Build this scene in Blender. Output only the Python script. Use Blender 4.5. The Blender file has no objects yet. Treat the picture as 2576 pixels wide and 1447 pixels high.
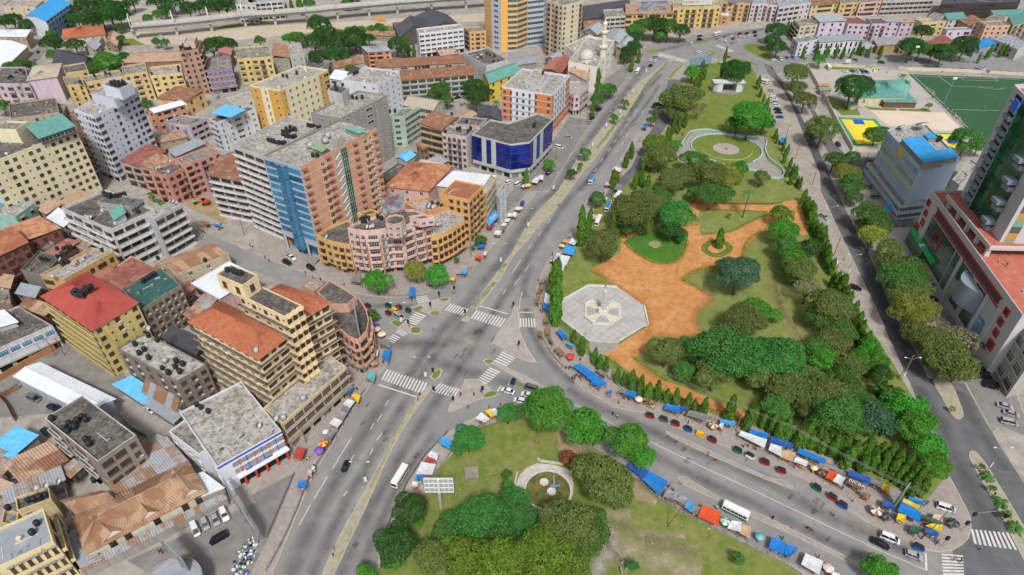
import bpy,math,random
import numpy as np
from mathutils import Vector,Matrix
SC=bpy.context.scene
COL=SC.collection
R=math.radians
# ------------------------------------------------------------------ camera, sky, sun, exposure
CAM_F,CAM_TH,CAM_H=1603.0,R(37.8),150.0 # focal length (px of a 2576 px wide frame), pitch below the horizon, height
cd=bpy.data.cameras.new('camera');cam=bpy.data.objects.new('camera',cd);COL.objects.link(cam)
cam.location=(0,0,CAM_H);cam.rotation_euler=(R(90)-CAM_TH,0,0)
cd.sensor_width=36;cd.lens=36*CAM_F/2576;cd.clip_start=1;cd.clip_end=6000
SC.camera=cam
SUN_EL,SUN_AZ=53,172 # degrees; azimuth clockwise from +Y (the view direction)
w=bpy.data.worlds.new('World');SC.world=w;w.use_nodes=True
nt=w.node_tree;bg=nt.nodes['Background']
sky=nt.nodes.new('ShaderNodeTexSky');sky.sky_type='NISHITA';sky.sun_disc=False
sky.sun_elevation=R(SUN_EL);sky.sun_rotation=R(SUN_AZ);sky.air_density=1.0;sky.dust_density=4.0;sky.ozone_density=1.0
hs=nt.nodes.new('ShaderNodeHueSaturation');hs.inputs['Saturation'].default_value=0.45 # thin overcast: a whiter sky
nt.links.new(sky.outputs[0],hs.inputs['Color']);nt.links.new(hs.outputs[0],bg.inputs[0]);bg.inputs[1].default_value=0.095
sd=bpy.data.lights.new('sun','SUN');sun=bpy.data.objects.new('sun',sd);COL.objects.link(sun)
sd.energy=2.3;sd.angle=R(8);sd.color=(1,.985,.955)
sun.rotation_euler=Vector((-math.sin(R(SUN_AZ))*math.cos(R(SUN_EL)),-math.cos(R(SUN_AZ))*math.cos(R(SUN_EL)),-math.sin(R(SUN_EL)))).to_track_quat('-Z','Y').to_euler()
SC.view_settings.view_transform='Standard';SC.view_settings.look='None'
SC.view_settings.exposure=0.53;SC.view_settings.gamma=1;SC.view_settings.use_curve_mapping=False
SC.render.engine='CYCLES'
rnd=random.Random(7)
# ------------------------------------------------------------------ survey: photo pixels to metres on a horizontal plane
_s,_c=math.sin(CAM_TH),math.cos(CAM_TH)
def at(x,y,z=0.0):
    u=(x-1288)/CAM_F;v=(y-723.5)/CAM_F
    t=(z-CAM_H)/(-_s-v*_c)
    return Vector((u*t,(_c-v*_s)*t,z))
def proj(p):
    Z=p[2]-CAM_H;d=p[1]*_c-Z*_s
    return(1288+CAM_F*p[0]/d,723.5-CAM_F*(p[1]*_s+Z*_c)/d)
ZW={'1':(440.2,628.9,.3477),'2':(779.85,490.55,.21734),'3':(2106.9,251.6,.47826),'4':(1509.4,679.2,.17385),'5':(1037.7,943.4,.26082),'A':(628.9,251.6,.34776),'B':(157.2,188.7,.26074),'D':(1194.9,0,.26074)}
def px(s):
    out=[];ox=oy=0;k=1/3
    for t in s.split():
        if t[0]=='/':
            if t[1]=='f':ox=oy=0;k=1
            elif t[1]=='z':ox,oy,k=ZW[t[2]]
            else:ox=644*int(t[1]);oy=482.3*int(t[2]);k=1/3
        else:
            a,b=t.split(',');out.append((ox+float(a)*k,oy+float(b)*k))
    return out
def G(s,z=0.0):return[at(a,b,z)for a,b in px(s)]
def smooth(pts,n=4,closed=False):
    out=[];N=len(pts)
    for i in range(N if closed else N-1):
        p=[pts[(i+j)%N]if closed else pts[min(max(i+j,0),N-1)]for j in(-1,0,1,2)]
        for k in range(n):
            t=k/n
            out.append(0.5*((2*p[1])+(p[2]-p[0])*t+(2*p[0]-5*p[1]+4*p[2]-p[3])*t*t+(3*p[1]-p[0]-3*p[2]+p[3])*t**3))
    if not closed:out.append(pts[-1])
    return out
# ------------------------------------------------------------------ materials
MATS={}
def srgb(h):
    h=h.lstrip('#');v=[int(h[i:i+2],16)/255 for i in(0,2,4)]
    return tuple(((c/12.92)if c<=.04045 else((c+.055)/1.055)**2.4)for c in v)
def C3(c):return srgb(c)if isinstance(c,str)else c
class N:
    def __init__(s,name):
        s.m=bpy.data.materials.new(name);s.m.use_nodes=True;s.t=s.m.node_tree;s.b=s.t.nodes['Principled BSDF']
    def add(s,typ,**kw):
        n=s.t.nodes.new('ShaderNode'+typ)
        for k,v in kw.items():
            if k in n.inputs:n.inputs[k].default_value=v
            else:setattr(n,k,v)
        return n
    def link(s,a,b):s.t.links.new(a,b)
    def pos(s,obj=False,scale=(1,1,1)):
        o=s.add('TexCoord').outputs['Object']if obj else s.add('NewGeometry').outputs['Position']
        mp=s.add('Mapping');mp.inputs['Scale'].default_value=scale;s.link(o,mp.inputs[0]);return mp.outputs[0]
    def noise(s,vec,scale,detail=4,rough=.6):
        n=s.add('TexNoise');n.inputs['Scale'].default_value=scale;n.inputs['Detail'].default_value=detail;n.inputs['Roughness'].default_value=rough
        s.link(vec,n.inputs['Vector']);return n.outputs[0]
    def ramp(s,fac,lo,hi,a=0.,b=1.):
        n=s.add('MapRange');n.inputs[1].default_value=lo;n.inputs[2].default_value=hi;n.inputs[3].default_value=a;n.inputs[4].default_value=b
        s.link(fac,n.inputs[0]);return n.outputs[0]
    def mix(s,fac,a,b,mode='MIX'):
        n=s.add('MixRGB',blend_type=mode)
        for i,v in enumerate((fac,a,b)):
            if isinstance(v,(int,float)):n.inputs[i].default_value=v
            elif isinstance(v,tuple):n.inputs[i].default_value=(*v[:3],1)
            else:s.link(v,n.inputs[i])
        return n.outputs[0]
    def col(s,c):s.link(c,s.b.inputs['Base Color'])
    def bump(s,h,st=.3,d=.05):
        n=s.add('Bump');n.inputs['Strength'].default_value=st;n.inputs['Distance'].default_value=d
        s.link(h,n.inputs['Height']);s.link(n.outputs[0],s.b.inputs['Normal'])
def M(key,col,rough=.75,metal=0.,spec=.35,vary=0.):
    """plain paint, plastic, metal ..."""
    k=('p',key)
    if k in MATS:return MATS[k]
    n=N(key);c=C3(col)
    n.b.inputs['Roughness'].default_value=rough;n.b.inputs['Metallic'].default_value=metal;n.b.inputs['Specular IOR Level'].default_value=spec
    if vary:
        f=n.noise(n.pos(),1.7,5);n.col(n.mix(n.ramp(f,.3,.7,0,vary),c,tuple(x*.45 for x in c)))
    else:n.b.inputs['Base Color'].default_value=(*c,1)
    MATS[k]=n.m;return n.m
def wallm(col,grime=.5,dark=None):
    """painted render with rain streaks and patchy dirt"""
    k=('w',col,grime,dark)
    if k in MATS:return MATS[k]
    c=C3(col);l_=sum(c)/3;c=tuple(x*.84+l_*.16 for x in c);n=N('painted_wall');d=C3(dark)if dark else(c[0]*.33+.02,c[1]*.31+.02,c[2]*.29+.02)
    st=n.noise(n.pos(scale=(1,1,.09)),1.1,6,.7);pa=n.noise(n.pos(),.16,6,.65);fi=n.noise(n.pos(),2.5,4)
    a=n.mix(n.ramp(st,.46,.72,0,min(1,grime*1.3)),c,d)
    a=n.mix(n.ramp(pa,.5,.72,0,grime),a,d)
    a=n.mix(n.ramp(fi,.3,.7,0,.16),a,tuple(min(1,x*1.2)for x in c))
    n.col(a);n.b.inputs['Roughness'].default_value=.82;n.b.inputs['Specular IOR Level'].default_value=.2
    n.bump(fi,.15,.03);MATS[k]=n.m;return n.m
def patchm(name,cols,scales=(.12,.5),th=(.45,.6),rough=.9,bump=.25,bscale=4.,streak=None,k_=.7,w_=.05):
    """weathered ground / roof: base colour with one patch layer per further colour"""
    k=('g',name)
    if k in MATS:return MATS[k]
    n=N(name);a=C3(cols[0])
    for i,c in enumerate(cols[1:]):
        off=n.add('VectorMath',operation='ADD');n.link(n.pos(scale=streak or(1,1,1)),off.inputs[0]);off.inputs[1].default_value=(13.7*i,5.1*i,3.3*i)
        f=n.noise(off.outputs[0],scales[i%len(scales)],7,.68);a=n.mix(n.ramp(f,th[0]-w_*.6,th[1]+w_,0,k_),a,C3(c))
    fi=n.noise(n.pos(),bscale,5,.7)
    a=n.mix(n.ramp(fi,.3,.7,0,.35),a,(0,0,0),'MIX')if False else n.mix(1.0,a,n.mix(n.ramp(fi,.25,.75),(.82,.82,.82),(1.12,1.12,1.12)),'MULTIPLY')
    n.col(a);n.b.inputs['Roughness'].default_value=rough;n.b.inputs['Specular IOR Level'].default_value=.2
    if bump:n.bump(fi,bump,.06)
    MATS[k]=n.m;return n.m
def rustm(name,a,b,c):
    """corrugated sheet: galvanised or painted sheet going to rust, tone differs per sheet"""
    k=('r',name)
    if k in MATS:return MATS[k]
    n=N(name);oi=n.add('ObjectInfo').outputs['Random']
    f=n.noise(n.pos(),.55,7,.7);g=n.noise(n.pos(),3.2,5,.7)
    ad=n.add('MixRGB');m1=n.add('Math',operation='MULTIPLY_ADD');n.link(oi,m1.inputs[0]);m1.inputs[1].default_value=.5;m1.inputs[2].default_value=-.25
    m2=n.add('Math',operation='ADD');n.link(f,m2.inputs[0]);n.link(m1.outputs[0],m2.inputs[1])
    vo=n.add('TexVoronoi');vo.inputs['Scale'].default_value=.42;n.link(n.pos(),vo.inputs['Vector']);m3=n.add('Math',operation='MULTIPLY_ADD');vs=n.add('SeparateXYZ');n.link(vo.outputs['Color'],vs.inputs[0]);n.link(vs.outputs[0],m3.inputs[0]);m3.inputs[1].default_value=.3;n.link(m2.outputs[0],m3.inputs[2])
    x=n.mix(n.ramp(m3.outputs[0],.46,.84),C3(a),C3(b));x=n.mix(n.ramp(g,.55,.75,0,.7),x,C3(c))
    n.col(x);n.b.inputs['Roughness'].default_value=.7;n.b.inputs['Specular IOR Level'].default_value=.3
    MATS[k]=n.m;return n.m
def leafm(name,c1,c2,c3):
    k=('l',name)
    if k in MATS:return MATS[k]
    n=N(name);oi=n.add('ObjectInfo').outputs['Random'];ge=n.add('NewGeometry')
    f=n.noise(n.pos(),.55,4);g=n.noise(n.pos(),3.,3)
    a=n.mix(n.ramp(f,.35,.65),C3(c1),C3(c2));a=n.mix(n.ramp(g,.5,.72,0,.75),a,C3(c3))
    h=n.add('HueSaturation');n.link(a,h.inputs['Color']);n.link(n.ramp(oi,0,1,.482,.512),h.inputs['Hue']);n.link(n.ramp(oi,0,1,.8,1.2),h.inputs['Value'])
    n.col(h.outputs[0]);n.b.inputs['Roughness'].default_value=.55;n.b.inputs['Specular IOR Level'].default_value=.25
    tr=n.add('BsdfTranslucent');n.link(h.outputs[0],tr.inputs[0]);ms=n.add('MixShader');ms.inputs[0].default_value=.3
    n.link(n.b.outputs[0],ms.inputs[1]);n.link(tr.outputs[0],ms.inputs[2]);n.link(ms.outputs[0],n.t.nodes['Material Output'].inputs[0])
    MATS[k]=n.m;return n.m
def glassm(name,c1,c2,rough=.08,scale=.35,metal=.0):
    k=('gl',name)
    if k in MATS:return MATS[k]
    n=N(name);oi=n.add('ObjectInfo').outputs['Random'];f=n.noise(n.pos(),scale,3)
    m2=n.add('Math',operation='MULTIPLY_ADD');n.link(oi,m2.inputs[0]);m2.inputs[1].default_value=.5;n.link(f,m2.inputs[2])
    n.col(n.mix(n.ramp(m2.outputs[0],.45,1.05),C3(c1),C3(c2)));n.b.inputs['Roughness'].default_value=rough;n.b.inputs['Specular IOR Level'].default_value=.6;n.b.inputs['Metallic'].default_value=metal
    MATS[k]=n.m;return n.m
def wearm(name,c,k_,sc=.25):
    """tyre wear or dust on a road: fades out towards the edges of its strip"""
    k=('wear',name)
    if k in MATS:return MATS[k]
    n=N(name);uv=n.add('UVMap');sp=n.add('SeparateXYZ');n.link(uv.outputs[0],sp.inputs[0]);f=n.noise(n.pos(),sc,6,.7);g=n.noise(n.pos(),2.5,4)
    a=n.ramp(sp.outputs[0],0,.45);b=n.ramp(sp.outputs[0],1,.55);m=n.add('Math',operation='MULTIPLY');n.link(a,m.inputs[0]);n.link(b,m.inputs[1])
    m2=n.add('Math',operation='MULTIPLY');n.link(m.outputs[0],m2.inputs[0]);n.link(n.ramp(f,.35,.62,.15,k_),m2.inputs[1])
    m3=n.add('Math',operation='MULTIPLY');n.link(m2.outputs[0],m3.inputs[0]);n.link(n.ramp(g,.2,.7,.6,1.1),m3.inputs[1])
    n.b.inputs['Base Color'].default_value=(*C3(c),1);n.b.inputs['Roughness'].default_value=.85
    tr=n.add('BsdfTransparent');ms=n.add('MixShader');n.link(m3.outputs[0],ms.inputs[0]);n.link(tr.outputs[0],ms.inputs[1]);n.link(n.b.outputs[0],ms.inputs[2]);n.link(ms.outputs[0],n.t.nodes['Material Output'].inputs[0])
    MATS[k]=n.m;return n.m
# ------------------------------------------------------------------ mesh building
class MB:
    def __init__(s):s.v=[];s.f=[];s.m=[];s.mats=[]
    def mi(s,mat):
        if mat not in s.mats:s.mats.append(mat)
        return s.mats.index(mat)
    def face(s,pts,mat):
        i=len(s.v);s.v+=[tuple(p)for p in pts];s.f.append(tuple(range(i,i+len(pts))));s.m.append(s.mi(mat))
    def box(s,c,d,mat,rz=0.,bottom=True,M4=None):
        hx,hy,hz=d[0]/2,d[1]/2,d[2]/2;i=len(s.v);ca,sa=math.cos(rz),math.sin(rz)
        for x,y,z in((-1,-1,-1),(1,-1,-1),(1,1,-1),(-1,1,-1),(-1,-1,1),(1,-1,1),(1,1,1),(-1,1,1)):
            X,Y=x*hx,y*hy;p=(c[0]+X*ca-Y*sa,c[1]+X*sa+Y*ca,c[2]+z*hz)
            s.v.append(tuple(M4@Vector(p))if M4 else p)
        q=[(4,5,6,7),(0,1,5,4),(1,2,6,5),(2,3,7,6),(3,0,4,7)]+([(3,2,1,0)]if bottom else[])
        k=s.mi(mat)
        for f in q:s.f.append(tuple(i+j for j in f));s.m.append(k)
    def prism(s,poly,z0,z1,mat,topmat=None,bottom=False,top=True):
        n=len(poly);i=len(s.v)
        ar=sum(poly[j][0]*poly[(j+1)%n][1]-poly[(j+1)%n][0]*poly[j][1]for j in range(n))
        if ar<0:poly=poly[::-1]
        s.v+=[(p[0],p[1],z0)for p in poly]+[(p[0],p[1],z1)for p in poly];k=s.mi(mat)
        for j in range(n):s.f.append((i+j,i+(j+1)%n,i+n+(j+1)%n,i+n+j));s.m.append(k)
        if top:s.f.append(tuple(range(i+n,i+2*n)));s.m.append(s.mi(topmat or mat))
        if bottom:s.f.append(tuple(range(i+n-1,i-1,-1)));s.m.append(k)
    def cyl(s,c,r,h,mat,n=12,r2=None,top=True,axis='z',smoothtop=None):
        r2=r if r2 is None else r2;i=len(s.v);k=s.mi(mat)
        for rr,hh in((r,0),(r2,h)):
            for j in range(n):
                a=2*math.pi*j/n;x,y=rr*math.cos(a),rr*math.sin(a)
                p={'z':(x,y,hh),'x':(hh,x,y),'y':(x,hh,y)}[axis];s.v.append((c[0]+p[0],c[1]+p[1],c[2]+p[2]))
        for j in range(n):s.f.append((i+j,i+(j+1)%n,i+n+(j+1)%n,i+n+j));s.m.append(k)
        if top:
            s.f.append(tuple(range(i+n,i+2*n)));s.m.append(k);s.f.append(tuple(range(i+n-1,i-1,-1)));s.m.append(k)
    def tube(s,pts,r,mat,n=6,r2=None):
        i0=len(s.v);k=s.mi(mat);P=[Vector(p)for p in pts];L=len(P)
        for a in range(L):
            d=(P[min(a+1,L-1)]-P[max(a-1,0)]).normalized();u=d.cross(Vector((0,0,1)))
            if u.length<.05:u=d.cross(Vector((1,0,0)))
            u.normalize();v=d.cross(u);rr=r if r2 is None else r+(r2-r)*a/(L-1)
            for j in range(n):
                t=2*math.pi*j/n;s.v.append(tuple(P[a]+(u*math.cos(t)+v*math.sin(t))*rr))
        for a in range(L-1):
            for j in range(n):
                s.f.append((i0+a*n+j,i0+a*n+(j+1)%n,i0+(a+1)*n+(j+1)%n,i0+(a+1)*n+j));s.m.append(k)
        s.f.append(tuple(range(i0+n-1,i0-1,-1)));s.m.append(k);s.f.append(tuple(range(i0+(L-1)*n,i0+L*n)));s.m.append(k)
    def lathe(s,prof,mat,n=16,c=(0,0,0)):
        i=len(s.v);k=s.mi(mat)
        for r,z in prof:
            for j in range(n):
                a=2*math.pi*j/n;s.v.append((c[0]+r*math.cos(a),c[1]+r*math.sin(a),c[2]+z))
        for a in range(len(prof)-1):
            for j in range(n):s.f.append((i+a*n+j,i+a*n+(j+1)%n,i+(a+1)*n+(j+1)%n,i+(a+1)*n+j));s.m.append(k)
        if prof[-1][0]>.001:s.f.append(tuple(range(i+(len(prof)-1)*n,i+len(prof)*n)));s.m.append(k)
    def mesh(s,name,sm=False):
        me=bpy.data.meshes.new(name);me.from_pydata(s.v,[],s.f)
        for m in s.mats:me.materials.append(m)
        me.polygons.foreach_set('material_index',s.m)
        if sm:me.polygons.foreach_set('use_smooth',[True]*len(s.f))
        me.update();return me
ORG={}
THINGS=[]
def tag(o,label,cat,group=None):
    o['label']=label;o['category']=cat
    if group:o['group']=group
    THINGS.append(o);return o
def thing(name,loc,label,cat,group=None,rz=0.):
    o=bpy.data.objects.new(name,None);o.location=loc;o.rotation_euler=(0,0,rz);o.empty_display_size=.3;COL.objects.link(o)
    ORG[o.name]=Vector(loc);return tag(o,label,cat,group)
def lnk(name,me,parent=None,loc=(0,0,0),rz=0.,world=True,scale=None,rot=None):
    """link mesh as object; world=True: loc is a world position under a root that is not rotated"""
    o=bpy.data.objects.new(name,me)
    if parent is not None:
        o.parent=parent
        o.location=Vector(loc)-ORG[parent.name]if(world and parent.name in ORG)else loc
    else:o.location=loc
    o.rotation_euler=rot or(0,0,rz)
    if scale:o.scale=scale
    COL.objects.link(o);return o
def struct(name,mb,sm=False):
    o=lnk(name,mb.mesh(name,sm)if isinstance(mb,MB)else mb);o['kind']='structure';return o
def wmesh(name,mb,parent,sm=False,kind=None):
    """a part whose mesh was drawn in world coordinates"""
    o=lnk(name,mb.mesh(name,sm),parent,(0,0,0))
    if kind:o['kind']=kind
    return o
def dup(root,loc,rz=0.,label=None,group=None,sc=None):
    r=root.copy();COL.objects.link(r);r.location=loc;r.rotation_euler=(0,0,rz)
    if sc:r.scale=(sc,sc,sc)if isinstance(sc,(int,float))else sc
    if label:r['label']=label
    if group:r['group']=group
    for ch in root.children:
        c=ch.copy();COL.objects.link(c);c.parent=r
        for g in ch.children:d=g.copy();COL.objects.link(d);d.parent=c
    THINGS.append(r);return r
# ------------------------------------------------------------------ ground, roads, pavements
m_ground=patchm('dusty_ground',['#99928a','#85807a','#a89f94','#76716c'],(.03,.09,.25),(.46,.6))
m_asph=patchm('asphalt',['#807f7e','#747373','#8d8a87','#797877'],(.045,.11,.4),(.47,.58),bump=.1,bscale=7)
m_asph2=patchm('asphalt_dark',['#5d5d5f','#545456','#6d6c6d'],(.05,.2),(.45,.6),bump=.1,bscale=7)
m_median=patchm('median_earth',['#9b9382','#8a8374','#727c42','#a59d8c'],(.2,.5,.8),(.46,.6))
m_oldasph=patchm('old_asphalt',['#787471','#8d8882','#686562'],(.08,.3),(.45,.6),bump=.1,bscale=7)
m_pave=patchm('paving',['#98918b','#857f79','#a79f97'],(.1,.5),(.46,.6),bscale=3)
m_brick=patchm('brick_paving',['#8f8781','#7e7772','#9f968e'],(.15,.6),(.46,.6),bscale=3)
m_kerb=patchm('kerb_concrete',['#aba394','#8f887c'],(.4,),(.45,.6))
m_sand=patchm('pale_earth',['#aca08d','#978c7c','#b9ae9c'],(.1,.4),(.45,.6))
m_dirt=patchm('red_earth',['#b5804c','#a66d3f','#c49864','#935f3b'],(.07,.16,.5),(.5,.62))
m_soil=patchm('bare_soil',['#9a8468','#86704f','#a89880','#77703f'],(.15,.5),(.45,.6))
m_lawn=patchm('lawn',['#5f702c','#6f7838','#506822','#7d7d44'],(.06,.16,.5),(.47,.6),bump=.5,bscale=2.5)
m_lawn2=patchm('dry_lawn',['#757b40','#687436','#858455','#5a6e2e'],(.05,.13,.4),(.45,.58),bump=.5,bscale=2.5)
m_lawn3=patchm('watered_lawn',['#3f6a22','#356019','#4d7530'],(.2,.5),(.47,.6),bump=.5,bscale=2.5)
m_white=M('road_paint','#c9c7c2',.7,vary=.5)
m_white2=patchm('worn_road_paint',['#c4c2bd','#9a999a'],(.5,),(.5,.62))
m_drygrass=patchm('dry_grass',['#857f4f','#9d9270','#a8a086','#6a7035'],(.12,.3,.5),(.46,.6),bump=.5,bscale=2.5)
def sheet(name,pts,z,mat):
    mb=MB();P=[(p[0],p[1],z)for p in pts]
    ar=sum(P[j][0]*P[(j+1)%len(P)][1]-P[(j+1)%len(P)][0]*P[j][1]for j in range(len(P)))
    if ar<0:P=P[::-1]
    mb.face(P,mat);return struct(name,mb)
def inset(poly,d):
    n=len(poly);ar=sum(poly[j][0]*poly[(j+1)%n][1]-poly[(j+1)%n][0]*poly[j][1]for j in range(n));sg=1 if ar>0 else-1;out=[]
    for i in range(n):
        a,b,c=Vector(poly[i-1][:2]),Vector(poly[i][:2]),Vector(poly[(i+1)%n][:2])
        e1=(b-a).normalized();e2=(c-b).normalized();n1=Vector((-e1.y,e1.x))*sg;n2=Vector((-e2.y,e2.x))*sg
        m=(n1+n2);L=max(m.length,.5);m=m.normalized()/max(.5,(m.length/2));out.append(b+m*d)
    return out
def slab(name,pts,mat,z=.14,kerb=.22,km=None,z0=0):
    mb=MB();P=[(p[0],p[1])for p in pts];n=len(P);Q=inset(P,kerb);km=km or m_kerb
    mb.prism([(p[0],p[1])for p in P],z0,z,km,top=False)
    for i in range(n):
        j=(i+1)%n;f=[(P[i][0],P[i][1],z),(P[j][0],P[j][1],z),(Q[j][0],Q[j][1],z),(Q[i][0],Q[i][1],z)]
        ar=(f[1][0]-f[0][0])*(f[2][1]-f[0][1])-(f[2][0]-f[0][0])*(f[1][1]-f[0][1])
        mb.face(f if ar>0 else f[::-1],km)
    q=[(p[0],p[1],z)for p in Q];ar=sum(q[j][0]*q[(j+1)%n][1]-q[(j+1)%n][0]*q[j][1]for j in range(n))
    mb.face(q if ar>0 else q[::-1],mat)
    return struct(name,mb)
g=MB();g.face([(3000*math.cos(2*math.pi*k/48),3000*math.sin(2*math.pi*k/48),0)for k in range(48)],m_ground);struct('ground',g)
LE='/12 110,1480 262,1110 345,900 412,740 474,630 572,470 652,330 752,170 842,50 '
LE2='/11 883,1430 978,1330 1014,1240 1022,1150 992,1088 942,1032 893,990 825,945 790,885 '
LE3='/11 730,763 850,788 1000,802 1150,792 1290,762 1420,712 1520,662 1640,572 1740,462 1860,332 1932,242 /21 90,122 190,0 '
LE4='/20 270,1447 345,1330 430,1190 510,1060 600,940 700,810 780,700 840,630 880,560 930,490 985,440 1010,400 '
RE='/20 1340,430 1320,460 1262,512 1180,600 1160,680 1100,760 1050,850 960,990 890,1080 830,1180 760,1290 690,1447 /21 600,20 535,110 500,200 480,280 420,340 310,470 235,590 195,690 172,800 168,900 180,1000 210,1090 260,1180 320,1270 400,1360 480,1440 '
SEN='/22 560,60 680,130 780,185 880,207 1010,228 1090,255 1250,335 1400,395 1560,455 1700,515 1850,575 1932,615 /32 100,632 200,690 330,755 430,815 530,895 610,965 700,1022 800,1072 900,1115 1000,1165 1100,1225 1190,1262 1290,1275 '
SES='/32 900,1560 330,1447 250,1400 120,1330 0,1285 /22 1850,1240 1640,1120 1400,1010 1200,910 1000,770 870,650 700,510 620,480 480,340 300,250 100,215 0,190 /12 1830,195 1700,232 1540,310 1450,370 1280,540 1150,740 1040,970 990,1110 870,1480 '
sheet('avenue_road',G(LE+LE2+LE3+LE4+RE+SEN+'/32 1500,1300 1700,1600 '+SES),.016,m_asph)
R2L='/32 1390,1262 1465,1222 1515,1170 1535,1090 1525,1000 1490,930 1440,830 1380,720 1340,640 1320,560 1285,440 1220,310 1170,220 1120,110 1075,0 /31 1030,1370 1000,1290 950,1180 900,1075 830,900 760,760 680,590 600,420 520,260 450,100 400,0 /30 390,1310 330,1170 280,1040 230,920 180,800 120,690 60,610 0,555 '
R2R='/30 -30,480 30,500 80,580 150,690 200,790 260,900 330,1020 390,1150 440,1260 480,1370 /31 520,0 570,110 640,240 720,390 800,560 870,730 920,870 990,1000 1070,1120 1130,1250 1200,1400 1260,1447 /32 1480,0 1560,140 1640,290 1740,450 1840,610 1990,840 2100,1500 1500,1560 '
sheet('park_side_road',G(R2L+R2R),.022,m_asph2)
sheet('side_street',G('/11 -20,470 240,570 560,685 735,762 850,790 900,880 860,960 800,960 560,860 100,640 -20,600 /01 1700,560 1440,400 1300,300 1340,210 1450,270 1560,310 1760,400'),.012,m_asph)
sheet('station_street',G('/00 640,-40 560,180 400,330 280,470 120,700 30,800 -200,800 130,470 330,330 470,180 540,-40'),.012,m_oldasph)
sheet('far_junction_road',G('/20 985,440 980,370 1100,330 1400,270 1932,205 /30 200,150 1000,300 1932,420 2100,520 2000,620 1500,540 850,500 430,460 250,470 60,560 /20 1932,600 1700,470 1500,440 1340,450 1100,440'),.010,m_asph)
sheet('service_road',G('/30 285,800 330,790 400,900 500,1080 600,1180 840,1190 860,1260 640,1260 690,1447 600,1447 480,1200 400,1060'),.010,m_asph2)
sheet('bank_forecourt_road',G('/31 890,190 1090,180 1110,265 930,275'),.012,m_asph2)
sheet('park_slip_road',G('/20 1180,600 1240,600 1340,620 1330,650 1200,750 1130,830 1190,860 1200,900 1120,1020 1000,1200 900,1380 860,1447 /21 790,0 760,150 700,290 560,290 600,60 690,-150 '),.012,m_asph2)
# medians, refuges, pavements
slab('south_median',smooth(G('/12 490,1470 590,1240 690,1040 800,850 860,740 965,540 1080,330 1200,130 1265,50 1300,28 1325,40 1180,240 1060,440 960,640 885,820 800,1000 690,1230 575,1470'),2,True),m_median)
slab('north_median',G('/11 1620,872 1700,770 1790,650 1870,540 1932,462 /21 100,275 190,155 310,32 /20 345,1440 440,1290 490,1205 570,1110 640,1020 700,940 760,870 830,790 880,700 960,620 1050,560 1120,500 1190,450 1230,432 1242,442 1170,490 1090,560 1010,640 940,750 850,880 770,1000 680,1130 600,1230 530,1310 440,1430 /21 330,140 200,265 100,390 0,500 /11 1850,660 1750,790 1668,886'),m_median)
for nm,s in(('triangle_refuge','/11 1780,1140 1830,1060 1932,920 /21 0,890 25,862 45,872 50,960 62,1060 102,1170 180,1285 150,1292 60,1262 0,1236 /11 1800,1150'),
              ('crossing_refuge','/11 1165,872 1240,850 1330,822 1400,803 1470,800 1465,832 1400,890 1395,922 1340,940 1300,922'),
              ('crossing_refuge','/11 1010,982 1060,965 1110,985 1190,1020 1250,1042 1255,1060 1230,1078 1160,1072 1080,1032 1020,1002'),
              ('planter_refuge','/11 1560,960 1590,935 1620,960 1600,985 1555,977'),
              ('planter_refuge','/11 1710,1277 1740,1260 1790,1275 1932,1345 /21 120,1398 190,1440 215,1470 150,1450 60,1420 0,1385 /11 1860,1345 1780,1300 1745,1312'),
              ('planter_refuge','/11 1313,1400 1350,1350 1390,1335 1410,1350 1390,1402 1340,1426'),
              ('vendor_refuge','/12 1445,215 1460,170 1540,60 1580,-30 1680,-30 1800,60 1825,85 1800,106 1700,116 1600,160 1480,217'),
              ('narrow_refuge','/22 60,-40 190,-2 280,38 285,58 240,62 180,28 60,-15'),
              ('far_refuge','/20 1000,380 1060,376 1130,395 1060,412 1020,405'),('far_refuge','/20 1385,325 1460,310 1500,318 1410,338'),
              ('far_refuge','/20 1240,412 1270,400 1285,408 1255,424'),('far_refuge','/20 1450,388 1510,385 1600,420 1800,460 1870,490 1840,497 1700,460 1540,410'),
              ('far_refuge','/20 1170,590 1230,520 1300,475 1310,482 1240,545 1200,598')):
    slab(nm,G(s),m_pave if 'far' not in nm else m_lawn2,kerb=.22 if 'narrow' not in nm else .08,z=.14 if 'narrow' not in nm else .149)
slab('bajaji_lane_divider',smooth(G('/22 1158,372 1175,362 1250,400 1480,500 1932,708 /32 100,725 180,772 186,788 170,796 80,762 0,735 /22 1480,540 1220,415'),2,True),m_brick)
slab('slip_road_divider',smooth(G('/22 1255,706 1320,712 1600,880 1932,1012 /32 300,1160 600,1310 780,1400 900,1462 850,1472 600,1350 300,1200 0,1065 /22 1600,910 1310,772 1262,732'),2,True),m_brick)
slab('road_median',smooth(G('/31 1240,1447 1290,1447 /32 1380,0 1440,130 1475,230 1455,268 1410,262 1360,200 1300,90 1230,-20'),2,True),m_median)
slab('road_median',smooth(G('/32 1518,522 1560,512 1640,600 1720,730 1830,910 1932,1080 1990,1180 1990,1420 1870,1225 1790,1062 1700,882 1600,722 1525,580'),2,True),m_median)
slab('north_pavement',G(LE3.replace('/11 730,763','/11 0,462 240,568 560,684 730,765')+'/20 120,1447 -100,1700 /11 1500,0 700,300 0,300'),m_brick,z=.12)
slab('parking_apron',G('/21 185,2 '+LE4+'/20 960,400 700,600 560,900 430,880 280,1100 100,1330 -60,1500 /11 1860,180'),m_oldasph,z=.10)
slab('southwest_pavement',G(LE+LE2+'/11 600,800 700,1300 /12 300,480 60,680 -100,1000 -200,1480'),m_brick,z=.12)
sheet('car_park_lot',G('/12 -40,850 300,672 240,830 90,1180 -60,1480 /02 1200,1480 960,1340 1932,900'),.135,m_oldasph)
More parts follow.
